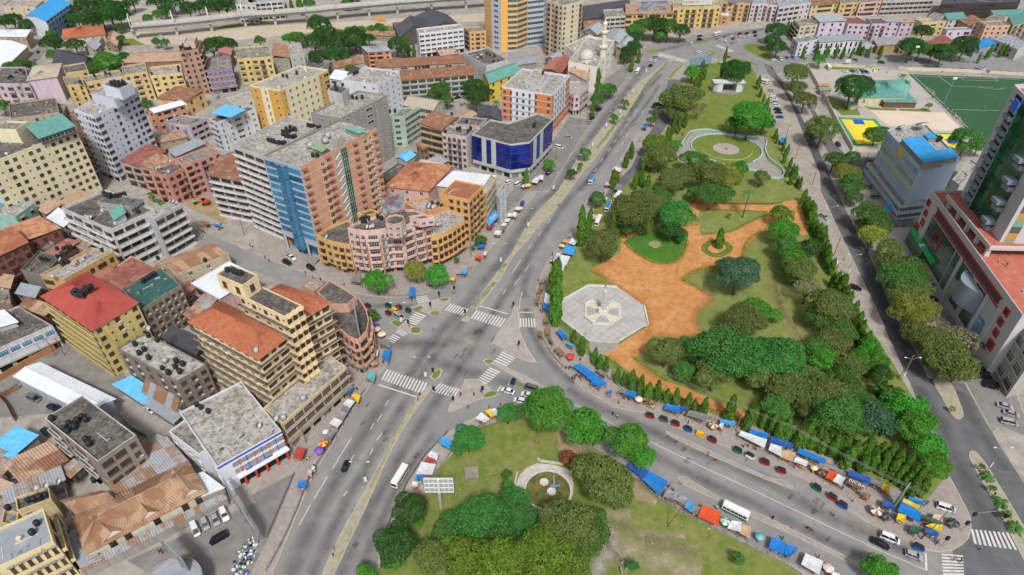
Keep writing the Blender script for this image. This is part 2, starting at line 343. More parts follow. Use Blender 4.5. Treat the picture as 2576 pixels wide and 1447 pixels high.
slab('park_pavement',G(RE.split('1160,680')[1].replace(' 1100','/20 1100',1)+SEN+'/32 1390,1262 1465,1222 1515,1170 1535,1090 1525,1000 1490,930 1440,830 1380,720 1340,640 1240,760 1200,890 1100,830 920,780 750,700 600,650 430,600 200,500 0,430 /22 1700,330 1500,270 1300,200 1130,160 1000,100 860,60 760,0 /21 640,1290 570,1180 490,1110 400,1040 310,960 290,900 290,760 350,680 430,560 510,420 560,300 640,150 720,0 /20 900,1260 1000,1060 1110,880 1140,800'),m_brick,z=.12)
slab('roadside_verge',G('/30 -60,560 0,560 60,612 120,692 180,802 230,922 280,1042 330,1172 390,1312 /31 398,0 450,102 520,262 600,422 680,592 760,762 830,902 900,1077 950,1182 1000,1292 1030,1372 /32 1075,2 1000,150 930,120 /31 940,1400 700,1000 480,400 300,0 /30 150,1000 40,800'),patchm('dusty_verge',['#9b9288','#8a8279','#a89f92','#7d776f'],(.08,.25,.6),(.46,.6)),z=.10)
slab('west_verge',G('/30 160,690 200,700 300,700 420,900 560,1100 640,1180 600,1180 500,1085 400,910 330,800 290,800 330,860 400,1060 480,1200 600,1447 /31 700,0 900,280 1080,270 1100,440 1500,1000 1750,1400 1932,1447 2000,1500 /32 1560,135 1480,0 /31 1205,1400 1135,1250 1075,1120 995,1000 925,870 875,730 805,560 725,390 645,240 575,110 525,0 /30 485,1370 445,1260 395,1150 335,1020 265,900'),m_pave,z=.10)
slab('bank_car_park',G('/32 1490,0 1565,138 1645,288 1700,380 1750,330 1932,400 2000,400 1850,0 /31 1932,1350 1700,1200 1300,880 1240,930 1400,1250'),m_oldasph,z=.11)
slab('market_park_edge',G('/12 1840,198 1702,236 1545,314 1455,374 1286,544 1156,744 1046,974 996,1114 890,1470 960,1490 1060,1130 1180,900 1300,780 1400,600 1500,470 1640,340 1760,285 1840,270'),m_pave,z=.12)
# park grass, red earth, beds
P_PARK=G('/f 1740,165 1890,165 1930,250 1960,350 2020,480 2080,620 2150,770 2250,920 2330,1060 2385,1190 2330,1262 2200,1205 2050,1135 1880,1068 1700,1012 1560,945 1480,895 1420,855 1385,800 1385,690 1440,610 1500,520 1570,470 1640,390 1690,300 1715,220')
sheet('park_lawn',P_PARK,.126,m_lawn2)
sheet('upper_park_lawn',G('/20 1450,480 1780,470 1850,620 1932,1200 /30 60,1250 /20 1600,1420 1200,1300 1230,1050 1330,760 1400,600'),.131,m_lawn)
sheet('red_earth_court',G('/21 600,600 640,570 720,520 820,460 830,330 870,300 1000,310 1330,220 1330,90 1360,40 1932,90 /31 60,85 230,60 270,150 300,330 250,330 190,230 0,240 /21 1890,310 1760,415 1740,500 1640,530 1540,560 1385,600 1288,660 1330,690 1450,760 1506,800 1400,900 1378,950 1390,1010 1422,1065 1280,1100 1060,1090 1010,1170 930,1255 1140,1430 /22 1300,30 1500,120 1700,190 1932,270 /32 150,330 100,420 0,320 /22 1780,300 1450,200 1250,130 1000,20 /21 960,1410 760,1270 690,1230 810,1150 1030,1010 1000,870 790,720 700,660'),.136,m_dirt)
sheet('triangle_lawn',smooth(G('/21 1420,150 1600,142 1932,158 1900,190 1760,252 1650,305 1530,318 1430,325 1418,250'),2,True),.141,m_lawn2)
sheet('teardrop_lawn',smooth(G('/21 850,382 920,452 1000,502 1080,535 1180,545 1252,520 1292,470 1322,380 1320,300 1200,260 1000,310 900,340'),3,True),.141,m_lawn3)
sheet('upper_triangle_lawn',G('/21 1500,90 1932,95 /31 110,85 20,20 /30 -20,1400 /20 1700,1380 1560,1440'),.141,m_lawn2)
sheet('flower_bed',smooth(G('/21 1028,395 1075,370 1128,400 1080,428'),4,True),.146,m_drygrass)
m_lawn4=patchm('patchy_lawn',['#63722f','#757a42','#526a22','#857e54'],(.07,.16,.4),(.46,.6),bump=.5,bscale=2.5)
sheet('lower_park_lawn',G('/12 900,1490 1010,1130 1120,930 1270,840 1400,620 1490,530 1520,430 1640,345 1830,290 /22 0,250 100,262 300,310 480,400 640,500 820,610 960,750 1100,870 1300,990 1500,1090 1700,1190 1932,1300 /32 120,1360 260,1460 360,1540 /22 0,1700 '),.126,m_lawn4)
sheet('bare_soil_patch',smooth(G('/22 340,330 480,420 560,500 440,560 360,560 350,460'),2,True),.131,m_soil)
sheet('bare_soil_patch',smooth(G('/22 880,720 960,790 1090,880 1010,890 930,880 900,800'),2,True),.131,m_soil)
# sports ground
m_turf=patchm('artificial_turf',['#33553a','#3a5c3e','#2f4f36'],(.03,.1),(.45,.6),bump=.4,bscale=1.5)
m_beach=patchm('beach_court_sand',['#c9b8a6','#bcaa99'],(.1,),(.4,.6))
m_lot=patchm('stadium_paving',['#a8a29b','#98928b'],(.1,),(.4,.6))
sheet('stadium_yard',G('/30 290,500 1040,535 1500,980 1640,1130 1640,1180 640,1130 420,780'),.02,m_lot)
sheet('football_pitch',G('/30 1060,560 2050,600 2400,1100 1700,1140 1480,960'),.03,m_turf)
sheet('beach_court',G('/30 770,830 1330,850 1460,975 1350,990 905,950'),.03,m_beach)
sheet('court_surround',G('/30 525,885 810,898 905,1010 905,1095 650,1098'),.03,M('court_green','#1f8a55',.7))
sheet('court_floor',G('/30 553,900 790,912 880,1000 880,1085 672,1085'),.036,M('court_yellow','#dcc02a',.7))
sheet('court_key',G('/30 635,903 715,907 735,942 652,938'),.042,M('court_blue','#1f52b0',.7))
sheet('court_surround',G('/30 1240,1003 1400,1008 1560,1125 1360,1125'),.03,M('court_green','#1f8a55',.7))
sheet('court_floor',G('/30 1262,1013 1390,1017 1530,1120 1370,1120'),.036,M('court_yellow','#dcc02a',.7))
sheet('court_key',G('/30 1330,1048 1440,1055 1460,1085 1360,1085'),.042,M('court_blue','#1f52b0',.7))
for s in('/30 720,800 830,815 960,818 975,838 840,838 780,835','/30 985,822 1220,825 1235,848 1000,842','/30 450,720 600,770 680,830 700,870 560,870 480,800','/30 470,505 700,515 700,530 480,525'):
    sheet('stadium_lawn',G(s),.026,m_lawn)
mb=MB()
def line(mb,a,b,wd,z,mat):
    a,b=Vector(a[:2]),Vector(b[:2]);d=(b-a);n=Vector((-d.y,d.x)).normalized()*wd/2
    mb.face([(*(a-n),z),(*(b-n),z),(*(b+n),z),(*(a+n),z)],mat)
for s in('1090,562 1510,965','1280,570 1390,650','1390,650 1700,660','1100,575 1900,600','1440,575 1480,605','1480,605 1740,612','1250,740 1480,950','1310,825 1740,835','1590,660 1700,675','1700,675 1760,672','1760,672 1790,665','570,900 900,1090','1700,590 1740,612'):
    p=G('/30 '+s);line(mb,p[0],p[1],.25,.045,m_white)
struct('pitch_lines',mb)
# earth by the viaduct, far embankment
sheet('viaduct_earth',G('/00 880,250 1932,200 /10 900,150 1730,100 1730,160 1000,190 560,230 0,290 /00 1500,330 880,340'),.008,m_sand)
sheet('viaduct_earth',G('/00 940,40 1180,60 1180,130 960,170'),.008,m_kerb)
sheet('scrub_grass',G('/00 1700,190 1932,150 /10 110,160 0,190 /00 1640,220'),.014,m_lawn)
sheet('scrub_grass',G('/10 600,240 900,190 1040,200 1040,240 640,270'),.014,m_lawn)
sheet('scrub_grass',G('/00 870,300 1000,290 1100,340 880,350'),.014,m_lawn)
sheet('roundabout_lawn',smooth(G('/20 1740,350 1820,325 1932,370 /30 30,400 0,450 /20 1800,400'),2,True),.02,m_lawn)
sheet('yard_earth',G('/00 -40,1320 700,1200 800,1380 750,1500 -40,1500'),.006,m_oldasph)
# building site and yards in the west block
sheet('building_site_earth',G('/01 1380,110 1480,50 1640,60 1720,240 1600,260 1420,140'),.006,m_soil)
sheet('timber_yard_earth',G('/01 0,1440 400,900 700,1150 960,1400 /02 1000,60 700,200 0,260'),.006,m_oldasph)
# road markings
def zebra(s,n,mat=None,duty=.52):
    A,B,Cc,D=G(s);mb=MB()
    for i in range(n):
        t0=i/(n-1+duty)if n>1 else 0;t1=t0+duty/(n-1+duty)
        f=[A.lerp(B,t0),A.lerp(B,t1),D.lerp(Cc,t1),D.lerp(Cc,t0)]
        if(f[1]-f[0]).cross(f[3]-f[0]).z<0:f=f[::-1]
        mb.face([(p.x,p.y,.028)for p in f],mat or m_white)
    struct('zebra_crossing',mb)
for s,n in(('/11 1470,845 1605,887 1565,935 1420,895',8),('/11 1665,895 1888,960 1842,1025 1620,955',11),('/21 60,955 172,958 178,1025 62,1020',6),
             ('/11 1200,797 1232,858 1322,833 1285,783',5),('/11 1205,908 1125,985 1210,1008 1285,938',6),('/11 1080,1035 1050,1060 1115,1092 1145,1072',3),
             ('/11 1030,1075 985,1118 1040,1143 1090,1102',4),('/f 974,929 1075,964 1061,991 959,955',14),('/12 1390,0 1537,42 1497,108 1327,62',8),
             ('/f 1268,879 1243,908 1275,922 1301,896',6),('/11 1762,1325 1668,1420 1740,1455 1845,1362',7),('/32 1530,1100 1812,1128 1880,1258 1557,1213',9),
             ('/32 1310,1285 1320,1447 1480,1447 1470,1300',7),('/20 1120,400 1320,452 1290,472 1090,420',12),('/20 1560,340 1680,385 1640,392 1530,345',8)):
    zebra(s,n,m_white2 if('/32' in s or '/20' in s)else None)
mb=MB()
for s in('/11 1690,862 1905,924','/12 925,10 1220,105','/21 55,910 158,912','/32 1190,1280 1195,1410','/12 1820,60 1850,20'):
    p=G(s);line(mb,p[0],p[1],.45,.028,m_white)
for s in('/12 720,410 577,645','/12 537,705 440,870','/12 410,920 325,1070','/12 950,235 915,290','/12 950,375 910,430','/12 890,300 865,345','/12 885,485 860,540','/12 740,540 715,580','/12 690,810 660,850','/12 1000,130 975,170'):
    p=G(s);line(mb,p[0],p[1],.22,.028,m_white2)
for s in('20 945,820 930,843','20 890,885 872,912','20 995,830 978,856','20 865,935 852,958','20 830,990 815,1015','20 790,1050 768,1080','20 845,1065 825,1095','20 745,1115 725,1145','20 800,1130 782,1158','20 690,1190 668,1222','20 640,1270 618,1300','20 935,860 920,885','20 880,1000 862,1030',
          '21 288,205 268,238','21 225,295 198,335','21 150,400 125,430','21 70,512 0,615','21 126,560 98,600','21 66,640 18,705','21 82,750 70,780','11 1885,735 1865,775'):
    p=G('/'+s);line(mb,p[0],p[1],.2,.028,m_white2)
for s in('/21 82,750 62,810 55,890','/21 50,900 60,1060 110,1180 185,1290','/22 390,120 550,195 800,330','/22 1040,440 1250,540 1480,650 1700,750 1932,860 /32 400,1052 800,1242 1200,1412','/31 905,1090 950,1200 1010,1330'):
    p=G(s)
    for a,b in zip(p,p[1:]):line(mb,a,b,.18,.029,m_white2)
struct('lane_markings',mb)

# tyre wear and dust
def wear(name,s,wd,mat,z=.0245):
    p=smooth(G(s),6);mb=MB();u=[]
    for i in range(len(p)-1):
        a,b=p[i],p[i+1];d0=(p[i+1]-p[max(i-1,0)]);d1=(p[min(i+2,len(p)-1)]-p[i]);n0=Vector((-d0.y,d0.x,0)).normalized()*wd/2;n1=Vector((-d1.y,d1.x,0)).normalized()*wd/2
        mb.face([(*(a-n0).xy,z),(*(b-n1).xy,z),(*(b+n1).xy,z),(*(a+n0).xy,z)],mat);u+=[0,0,0,0,1,0,1,0]
    for i in range(1,len(mb.f),1):pass
    me=mb.mesh(name);uv=me.uv_layers.new();uv.data.foreach_set('uv',[c for k in range(len(mb.f))for c in(1,0,1,0,0,0,0,0)])if False else uv.data.foreach_set('uv',u)
    for f in me.polygons:
        if f.normal.z<0:me.flip_normals();break
    struct(name,me)
wk=wearm('tyre_wear','#4a494a',.48,.12);ds=wearm('road_dust','#a39c92',.6,.15);pt=wearm('oil_stain','#333232',.55,.6)
for s,wd in(('/12 250,1447 430,1050 560,800 700,560 850,330 1000,90 /11 1130,1420 1250,1250 1400,1060 1560,880 1700,700 1850,520 /21 60,290 180,110 /20 330,1440 440,1250 560,1080 680,920 800,760 900,640 1000,500',6.5),('/12 420,1447 560,1130 690,880 830,640 960,410 1130,130 /11 1290,1330 1420,1160 1560,980',4.5),
              ('/12 640,1447 760,1180 860,960 980,740 1090,550 1250,300 1400,80 /11 1560,1300 1700,1060 1800,900 1932,700 /21 140,470 300,230 450,30 /20 620,1300 760,1080 900,850 1010,690 1130,560',5),('/12 770,1447 880,1180 980,960 1080,770 1200,580 1350,380',4),('/20 520,1440 700,1190 880,960 1020,780 1110,640',3.5),
              ('/22 420,40 700,200 1000,330 1300,470 1700,640 1932,740 /32 300,920 700,1110 1100,1290',5.5),('/22 500,230 800,400 1100,560 1500,760 1932,960 /32 400,1170 800,1330',5),('/21 110,880 130,1000 200,1160 330,1330 470,1447',4),('/31 470,60 620,330 760,620 880,890 1000,1130 1130,1400',8),('/30 60,570 150,720 250,930 350,1150 450,1400',7),('/32 1130,20 1300,290 1440,600 1600,930 1740,1200',6),('/32 1440,60 1600,350 1800,660',5),
              ('/11 500,690 800,850 1000,860 1250,870',4),('/11 1000,1130 1250,1150 1500,1120 1700,1040',8),('/11 1300,1250 1500,1330 1750,1400 1900,1447',7),('/21 100,800 90,700 150,560',4),('/20 1050,400 1300,340 1600,270 1900,220',8)):wear('tyre_wear',s,wd,wk)
for s,wd in((LE,5),(LE3,5),('/12 940,1330 1040,1000 1150,790 1290,580 1450,400',5),('/21 480,280 420,345 310,475 235,595 190,700 172,800',5),('/22 480,5 680,135 880,210 1250,340 1560,460 1850,580 /32 330,760 700,1025 1100,1230',4),('/11 1400,1090 1560,1110 1700,1180',10),('/22 350,260 600,450 900,640',4)):wear('road_dust',s,wd,ds,.0285)
for s,wd in(('/21 625,600 700,660 790,715 1000,865 1030,1010 1010,1170 930,1255 1140,1430',4),('/21 1540,560 1385,600 1288,660 1330,690 1450,760 1506,800 1400,900 1378,950 1390,1010 1422,1065 1280,1100 1060,1090',4),('/21 850,382 920,452 1000,502 1080,535 1180,545 1252,520 1292,470 1322,380',3),('/21 1740,500 1760,415 1890,310 1932,280',3),('/22 1000,20 1250,125 1450,195 1780,298',3),('/21 1340,80 1600,85 1932,90',4)):wear('red_dust',s,wd,wearm('red_dust','#a87848',.85,.35),.1475)
for s,wd in(('/22 640,1290 740,1180 900,1260 1150,1340 1420,1450',13),('/22 700,960 800,1010 900,1000',6),('/22 1000,1180 1250,1230 1400,1290',5),('/22 800,1080 1000,1150 1300,1160',4),('/22 450,330 480,450 520,560',7),('/22 900,760 1000,850 1090,900',5)):wear('bare_ground',s,wd,wearm('bare_ground','#a4957c',.95,.22),.149)
for s,wd in(('/22 740,1120 760,1230 660,1380 590,1470',6),):wear('worn_path',s,wd,wearm('grey_path_dust','#a39d94',.95,.2),.1505)
for s,wd in(('/20 1510,680 1470,745 1440,790',2),('/20 1330,930 1260,1040 1215,1130',4),('/22 1280,1260 1450,1210 1550,1190',2),('/12 1340,640 1300,760 1290,900',3),('/31 60,650 100,900 200,1100',5),('/31 20,600 60,800 300,1150',4)):wear('worn_path',s,wd,wearm('worn_grass','#9a8a62',.8,.3),.148)
for k in range(46):
    s,e=rnd.choice((('/12',(300,1250,100,1400)),('/22',(900,1800,350,800)),('/11',(1200,1800,950,1400)),('/32',(100,900,850,1200)),('/20',(560,1100,700,1400))));x,y=rnd.uniform(*e[:2]),rnd.uniform(*e[2:])
    wear('oil_stain','%s %g,%g %g,%g %g,%g'%(s,x,y,x+18,y-14,x+32,y-34),rnd.uniform(.8,2),pt,.026)

for s in('/11 1315,920 1345,905 1385,910 1372,932 1335,934','/11 1028,985 1060,973 1100,990 1080,1018 1045,1008','/11 1172,1035 1210,1025 1247,1048 1225,1070 1175,1062','/11 1328,1397 1358,1358 1390,1345 1382,1392 1345,1415','/11 1385,815 1430,806 1458,812 1420,830','/11 1728,1280 1755,1268 1788,1282 1755,1303','/11 1190,885 1240,865 1260,880 1215,905','/12 1740,75 1790,60 1815,85 1720,108','/22 5,0 40,-12 90,15 60,22'):sheet('planter_grass',smooth(G(s),3,True),.152,m_lawn)
m_rep=patchm('asphalt_repair',['#6b6a6b','#605f60','#787677'],(.3,.8),(.46,.6),bump=.1,bscale=7)
for k in range(26):
    s,e=(('/12',(350,1000,200,1400)),('/22',(900,1800,330,800)),('/11',(1150,1900,880,1400)),('/20',(620,1050,720,1350)),('/31',(500,1100,100,1300)))[k%5];x,y=rnd.uniform(*e[:2]),rnd.uniform(*e[2:]);x=470+(y-60)*.46 if s=='/31' else 1250-y*.6+rnd.uniform(-90,60)if s=='/12' else x;w_,l_=rnd.uniform(8,22),rnd.uniform(14,45)
    if s=='/20':x=1200-y*.52+rnd.uniform(-60,0)
    sheet('asphalt_repair',G('%s %g,%g %g,%g %g,%g %g,%g'%(s,x,y,x+w_,y+w_*.25,x+w_-l_*.5,y+w_*.25+l_,x-l_*.5,y+l_)),.0235,m_rep)
# ------------------------------------------------------------------ building kit
m_glass=glassm('window_glass','#202225','#4a525a');m_glassb=glassm('window_glass_brown','#2a2421','#4a4340');m_glassg=glassm('window_glass_green','#22382b','#3b5a48')
m_blue=glassm('blue_curtain_glass','#174a6b','#4386ab',.12);m_cobalt=glassm('cobalt_glass','#08124d','#162a86',.1)
m_greeng=glassm('green_curtain_glass','#0c2a20','#2a6b4d',.1,.2)
m_fw=M('white_frame','#c6c4be',.6);m_fb=M('brown_frame','#5a4232',.6);m_fg=M('grey_frame','#77767a',.6);m_conc=wallm('#8b857c',.6)
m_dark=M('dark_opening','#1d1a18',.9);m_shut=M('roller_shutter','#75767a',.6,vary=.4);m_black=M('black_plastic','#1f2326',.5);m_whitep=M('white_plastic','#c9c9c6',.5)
m_steel=M('galvanised_steel','#8d9296',.5,.3)
ROOFS={
 'conc':patchm('concrete_roof',['#86817a','#5a5752','#9e978b','#3f3d3a'],(.12,.3,.9),(.48,.62),k_=.9,w_=.03),
 'dark':patchm('dark_concrete_roof',['#5f5b56','#45423f','#7d766c','#353331'],(.12,.3,.9),(.48,.62),k_=.9,w_=.03),
 'pale':patchm('pale_roof',['#9f9a93','#76726c','#b5afa5','#53514d'],(.15,.35,.9),(.48,.64),k_=.9,w_=.03),
 'white':patchm('white_sheet_roof',['#c7ccd1','#aab0b6','#b9bcbd'],(.15,.5),(.5,.65),rough=.5),
 'grey':patchm('grey_sheet_roof',['#8b9096','#757a7f','#9aa0a4'],(.15,.5),(.5,.65),rough=.55),
 'char':patchm('charcoal_roof',['#45454a','#3a3a3e','#52525a'],(.1,.4),(.48,.62)),
 'beige':patchm('beige_tile_roof',['#a09686','#8b8274','#b0a696'],(.2,.6),(.48,.62)),
 'blue':patchm('blue_sheet_roof',['#2f86bd','#2a76a8','#4598c8'],(.1,.4),(.48,.64),rough=.5),
 'teal':patchm('teal_sheet_roof',['#5c8f86','#4e7f79','#74a197'],(.15,.5),(.48,.64),rough=.55),
 'green':patchm('green_sheet_roof',['#7d9070','#6c8062','#8c9b80'],(.15,.5),(.48,.64),rough=.55),
 'dteal':patchm('dark_teal_deck',['#2f5550','#27483f','#3d645c'],(.15,.5),(.48,.64)),
 'red':patchm('red_tile_roof',['#9a4740','#85403a','#a8564c'],(.2,.7),(.48,.64)),
 'tile':patchm('orange_tile_roof',['#a26044','#8c5038','#74483a','#ae7052'],(.3,.8,1.2),(.48,.62)),
 'rust':rustm('rusty_sheet','#a68c76','#7c5743','#4f382c'),'rustp':rustm('pale_rusty_sheet','#a0856c','#85614a','#5a4234'),
 'rustg':rustm('half_rusted_sheet','#8f9398','#83644d','#9a7d63'),'rustr':rustm('red_rusty_sheet','#97665a','#75463c','#6b4a40'),'rusto':rustm('orange_rusty_sheet','#b28564','#8f5a3f','#5f3d2d'),
 'sky':patchm('sky_blue_sheet',['#5aa9d6','#4d99c6','#77bce0'],(.2,.6),(.48,.64),rough=.5)}
PERLEN={}
MC={}
def win_mesh(w,h,fm,gm,kind):
    k=('win',w,h,fm,gm,kind)
    if k in MC:return MC[k]
    f=MB();p=MB();t=.09 if w>.8 else .06;y=-.09
    for c,d in(((0,y/2,t/2),(w,.09,t)),((0,y/2,h-t/2),(w,.09,t)),((-w/2+t/2,y/2,h/2),(t,.09,h-2*t)),((w/2-t/2,y/2,h/2),(t,.09,h-2*t))):f.box(c,d,fm)
    if w>1.:f.box((0,y/2,h/2),(t*.8,.07,h-2*t),fm)
    if w>2.4:
        for q in(-w/4,w/4):f.box((q,y/2,h/2),(t*.8,.07,h-2*t),fm)
    if w>1. and h>1.1:f.box((0,y/2,h*.68),(w-2*t,.06,t*.7),fm)
    if kind=='hood':f.box((0,-.35,h+.12),(w+.5,.7,.09),m_conc)
    if kind in('sill','hood'):f.box((0,-.12,-.05),(w+.2,.24,.08),fm)
    p.face([(-w/2,-.025,0),(w/2,-.025,0),(w/2,-.025,h),(-w/2,-.025,h)],gm)
    MC[k]=(f.mesh('window'),p.mesh('pane'));return MC[k]
def win_joint(w,h,fm,gm,kind):
    k=('winj',w,h,fm,gm,kind)
    if k in MC:return MC[k]
    f=MB();t=.12 if w>.8 else .08
    f.face([(-w/2,-.03,0),(w/2,-.03,0),(w/2,-.03,h),(-w/2,-.03,h)],gm)
    for c,d in(((0,-.05,t/2),(w,.1,t)),((0,-.05,h-t/2),(w,.1,t)),((-w/2+t/2,-.05,h/2),(t,.1,h-2*t)),((w/2-t/2,-.05,h/2),(t,.1,h-2*t))):f.box(c,d,fm,bottom=False)
    if w>1.:f.box((0,-.05,h/2),(t*.8,.08,h-2*t),fm)
    if kind=='hood':f.box((0,-.35,h+.12),(w+.5,.7,.1),m_conc)
    MC[k]=f.mesh('window');return MC[k]
def balc_mesh(w,d,mat,rail=False):
    k=('bal',w,d,mat,rail)
    if k in MC:return MC[k]
    b=MB();b.box((0,-d/2,-.07),(w,d,.14),m_conc if rail else mat)
    if rail:
        for c,s in(((0,-d+.03,.9),(w,.05,.06)),((-w/2+.03,-d/2,.9),(.05,d,.06)),((w/2-.03,-d/2,.9),(.05,d,.06))):b.box(c,s,m_fg)
        n=max(3,int(w/.35))
        for i in range(n+1):b.box((-w/2+.03+(w-.06)*i/n,-d+.03,.45),(.04,.04,.9),m_fg,bottom=False)
    else:
        for c,s in(((0,-d+.06,.5),(w,.12,1.0)),((-w/2+.06,-d/2,.5),(.12,d-.24,1.0)),((w/2-.06,-d/2,.5),(.12,d-.24,1.0))):b.box(c,s,mat,bottom=False)
    MC[k]=b.mesh('balcony');return MC[k]
def ac_mesh():
    if 'ac' in MC:return MC['ac']
    b=MB();b.box((0,-.2,.3),(.85,.34,.6),m_whitep);b.cyl((-.1,-.385,.3),.22,.02,m_fg,10,axis='y');MC['ac']=b.mesh('air_conditioner');return MC['ac']
def awn_mesh(w,mat):
    k=('awn',w,mat)
    if k not in MC:
        b=MB();a=[(-w/2,0,.5),(w/2,0,.5),(w/2,-.9,0),(-w/2,-.9,0)]
        b.face(a[::-1],mat);b.face([(x,y,z-.05)for x,y,z in a],mat)
        b.face([a[0],(-w/2,0,.05),a[3]],mat);b.face([a[1],a[2],(w/2,0,.05)],mat);MC[k]=b.mesh('awning')
    return MC[k]
def pane_grid_mesh(w,h,nx,ny,gm,fm):
    k=('pg',round(w,2),round(h,2),nx,ny,gm,fm)
    if k not in MC:
        b=MB();b.face([(-w/2,-.04,0),(w/2,-.04,0),(w/2,-.04,h),(-w/2,-.04,h)],gm)
        for i in range(nx+1):b.box((-w/2+w*i/nx,-.05,h/2),(.07,.06,h),fm,bottom=False)
        for i in range(ny+1):b.box((0,-.052,h*i/ny),(w,.06,.06),fm,bottom=False)
        MC[k]=b.mesh('glass_panel')
    return MC[k]
def r1(x):return max(.4,round(x*5)/5)
def facade(root,P,Q,z0,fh,fl,spec,st):
    """spec: one character per bay, repeated on every floor"""
    P,Q=Vector(P[:2]),Vector(Q[:2]);L=(Q-P).length;d=(Q-P)/L;rz=math.atan2(d.y,d.x);nrm=Vector((d.y,-d.x))
    mid=(P+Q)/2;far=mid.length>st.get('fard',245)
    n=len(spec);bw=L/n;fm,gm=st.get('fm',m_fw),st.get('gm',m_glass);hood=st.get('hood','sill')
    for f in range(st.get('f0',0),fl):
        z=z0+f*fh
        if st.get('band')and f>0:
            bm_,bd=st['band'];k=('band',round(L,2),bd,bm_)
            if k not in MC:b=MB();b.prism([(-L/2-bd,-bd),(L/2+bd,-bd),(L/2+bd,-.004),(-L/2-bd,-.004)],-.16,.14,bm_,ROOFS['dark']if bd>1 else m_conc,True);MC[k]=b.mesh('floor_ledge')
            lnk('floor_ledge',MC[k],root,(mid.x,mid.y,z),rz)
        for i,ch in enumerate(spec):
            if ch=='.':continue
            c=P+d*(bw*(i+.5));loc=(c.x,c.y,z)
            def window(w,h,dz,kind=hood,g=None):
                w,h=r1(w),r1(h);l=(c.x,c.y,z+dz)
                if far:lnk('window',win_joint(w,h,fm,g or gm,kind),root,l,rz)
                else:
                    a,b=win_mesh(w,h,fm,g or gm,kind);o=lnk('window',a,root,l,rz);lnk('pane',b,o,(0,0,0))
            hh=fh*.46
            if ch in 'wac':window(min(1.6,bw*.56),hh,fh*.3)
            if ch=='W':window(min(bw*.84,4.5),fh*.5,fh*.28)
            if ch=='n':window(.6,.6,fh*.5,'none')
            if ch=='t':window(min(1.1,bw*.5),fh*.62,fh*.2)
            if ch=='d':window(min(1.4,bw*.7),fh*.72,.1,'none',m_dark)
            if ch=='a':lnk('awning',awn_mesh(r1(min(2.4,bw*.8)),st.get('awn',m_conc)),root,(c.x,c.y,z+fh*.78),rz)
            if(ch=='c' or(ch=='w' and st.get('ac',.12)>rnd.random()))and not far:lnk('air_conditioner',ac_mesh(),root,(c.x+d.x*bw*.15,c.y+d.y*bw*.15,z+.15+.1*rnd.random()),rz)
            if ch in 'bB':
                w=r1(bw*.86);window(w*.8,fh*.62,.15,'none');dep=st.get('bd',1.1)if ch=='b' else .5
                lnk('balcony',balc_mesh(w,dep,st.get('bm',st['wm'])),root,loc,rz)
            if ch=='r':w=r1(bw*.86);window(w*.7,fh*.62,.15,'none');lnk('balcony',balc_mesh(w,1.0,st['wm'],True),root,loc,rz)
            if ch=='s': # continuous gallery
                window(bw*.8,fh*.5,fh*.34,'none')
                k=('gal',round(bw,2),st.get('bm',st['wm']),st.get('bd',1.0))
                if k not in MC:b=MB();dd=st.get('bd',1.0);b.box((0,-dd/2,-.08),(bw,dd,.16),m_conc);b.box((0,-dd+.07,.5),(bw,.14,1.0),k[2]);MC[k]=b.mesh('gallery')
                lnk('gallery',MC[k],root,loc,rz)
            if ch=='g':lnk('glass_panel',pane_grid_mesh(bw*.98,fh*.96,max(1,round(bw/1.3)),2,gm,fm),root,(c.x,c.y,z+fh*.02),rz)
            if ch=='h': # strip window
                lnk('strip_window',pane_grid_mesh(bw*.96,fh*.5,max(1,round(bw/1.4)),1,gm,fm),root,(c.x,c.y,z+fh*.3),rz)
            if ch=='p' and f==0:pass
        if f==0 and st.get('shop'):
            pass
    if st.get('shop')and st.get('f0',0)>0:
        k=max(2,int(L/4));sw=L/k
        for i in range(k):
            c=P+d*(sw*(i+.5));w=r1(sw*.7)
            kk=('shop',w,i%3)
            if kk not in MC:b=MB();b.box((0,-.04,1.25),(w,.08,2.5),(m_shut,m_dark,m_dark)[i%3]);b.box((0,-.45,2.75),(sw*.96,.9,.12),m_conc);MC[kk]=b.mesh('shop_front')
            lnk('shop_front',MC[kk],root,(c.x,c.y,z0),rz)
def bilin(q,a,b):return q[0].lerp(q[1],a).lerp(q[3].lerp(q[2],a),b)
def sheets(root,q,mat,nx,ny,name='roof_sheet',lift=.02,joint=False,ridges=5,jit=.03):
    """q = eave0, eave1, ridge1, ridge0: a roof plane covered with separate corrugated sheets"""
    nrm=(q[1]-q[0]).cross(q[3]-q[0]);nrm=nrm.normalized()if nrm.length>1e-6 else Vector((0,0,1))
    if nrm.z<0:nrm=-nrm
    whole=MB()if joint else None
    for i in range(nx):
        for j in range(ny):
            mb=whole or MB();o=nrm*(lift+jit*rnd.random());b0,b1=j/ny,min(1,(j+1)/ny+(.03 if j<ny-1 else 0));p=[]
            for k in range(2*ridges+1):
                a=(i+k/(2*ridges))/nx;hgt=nrm*(.13 if k%2 else 0)
                p.append((bilin(q,a,b0)+o+hgt,bilin(q,a,b1)+o+hgt+nrm*.02))
            for k in range(2*ridges):mb.face([p[k][0],p[k+1][0],p[k+1][1],p[k][1]],mat)
            if not joint:wmesh(name,mb,root)
    if joint:wmesh('roof',whole,root)
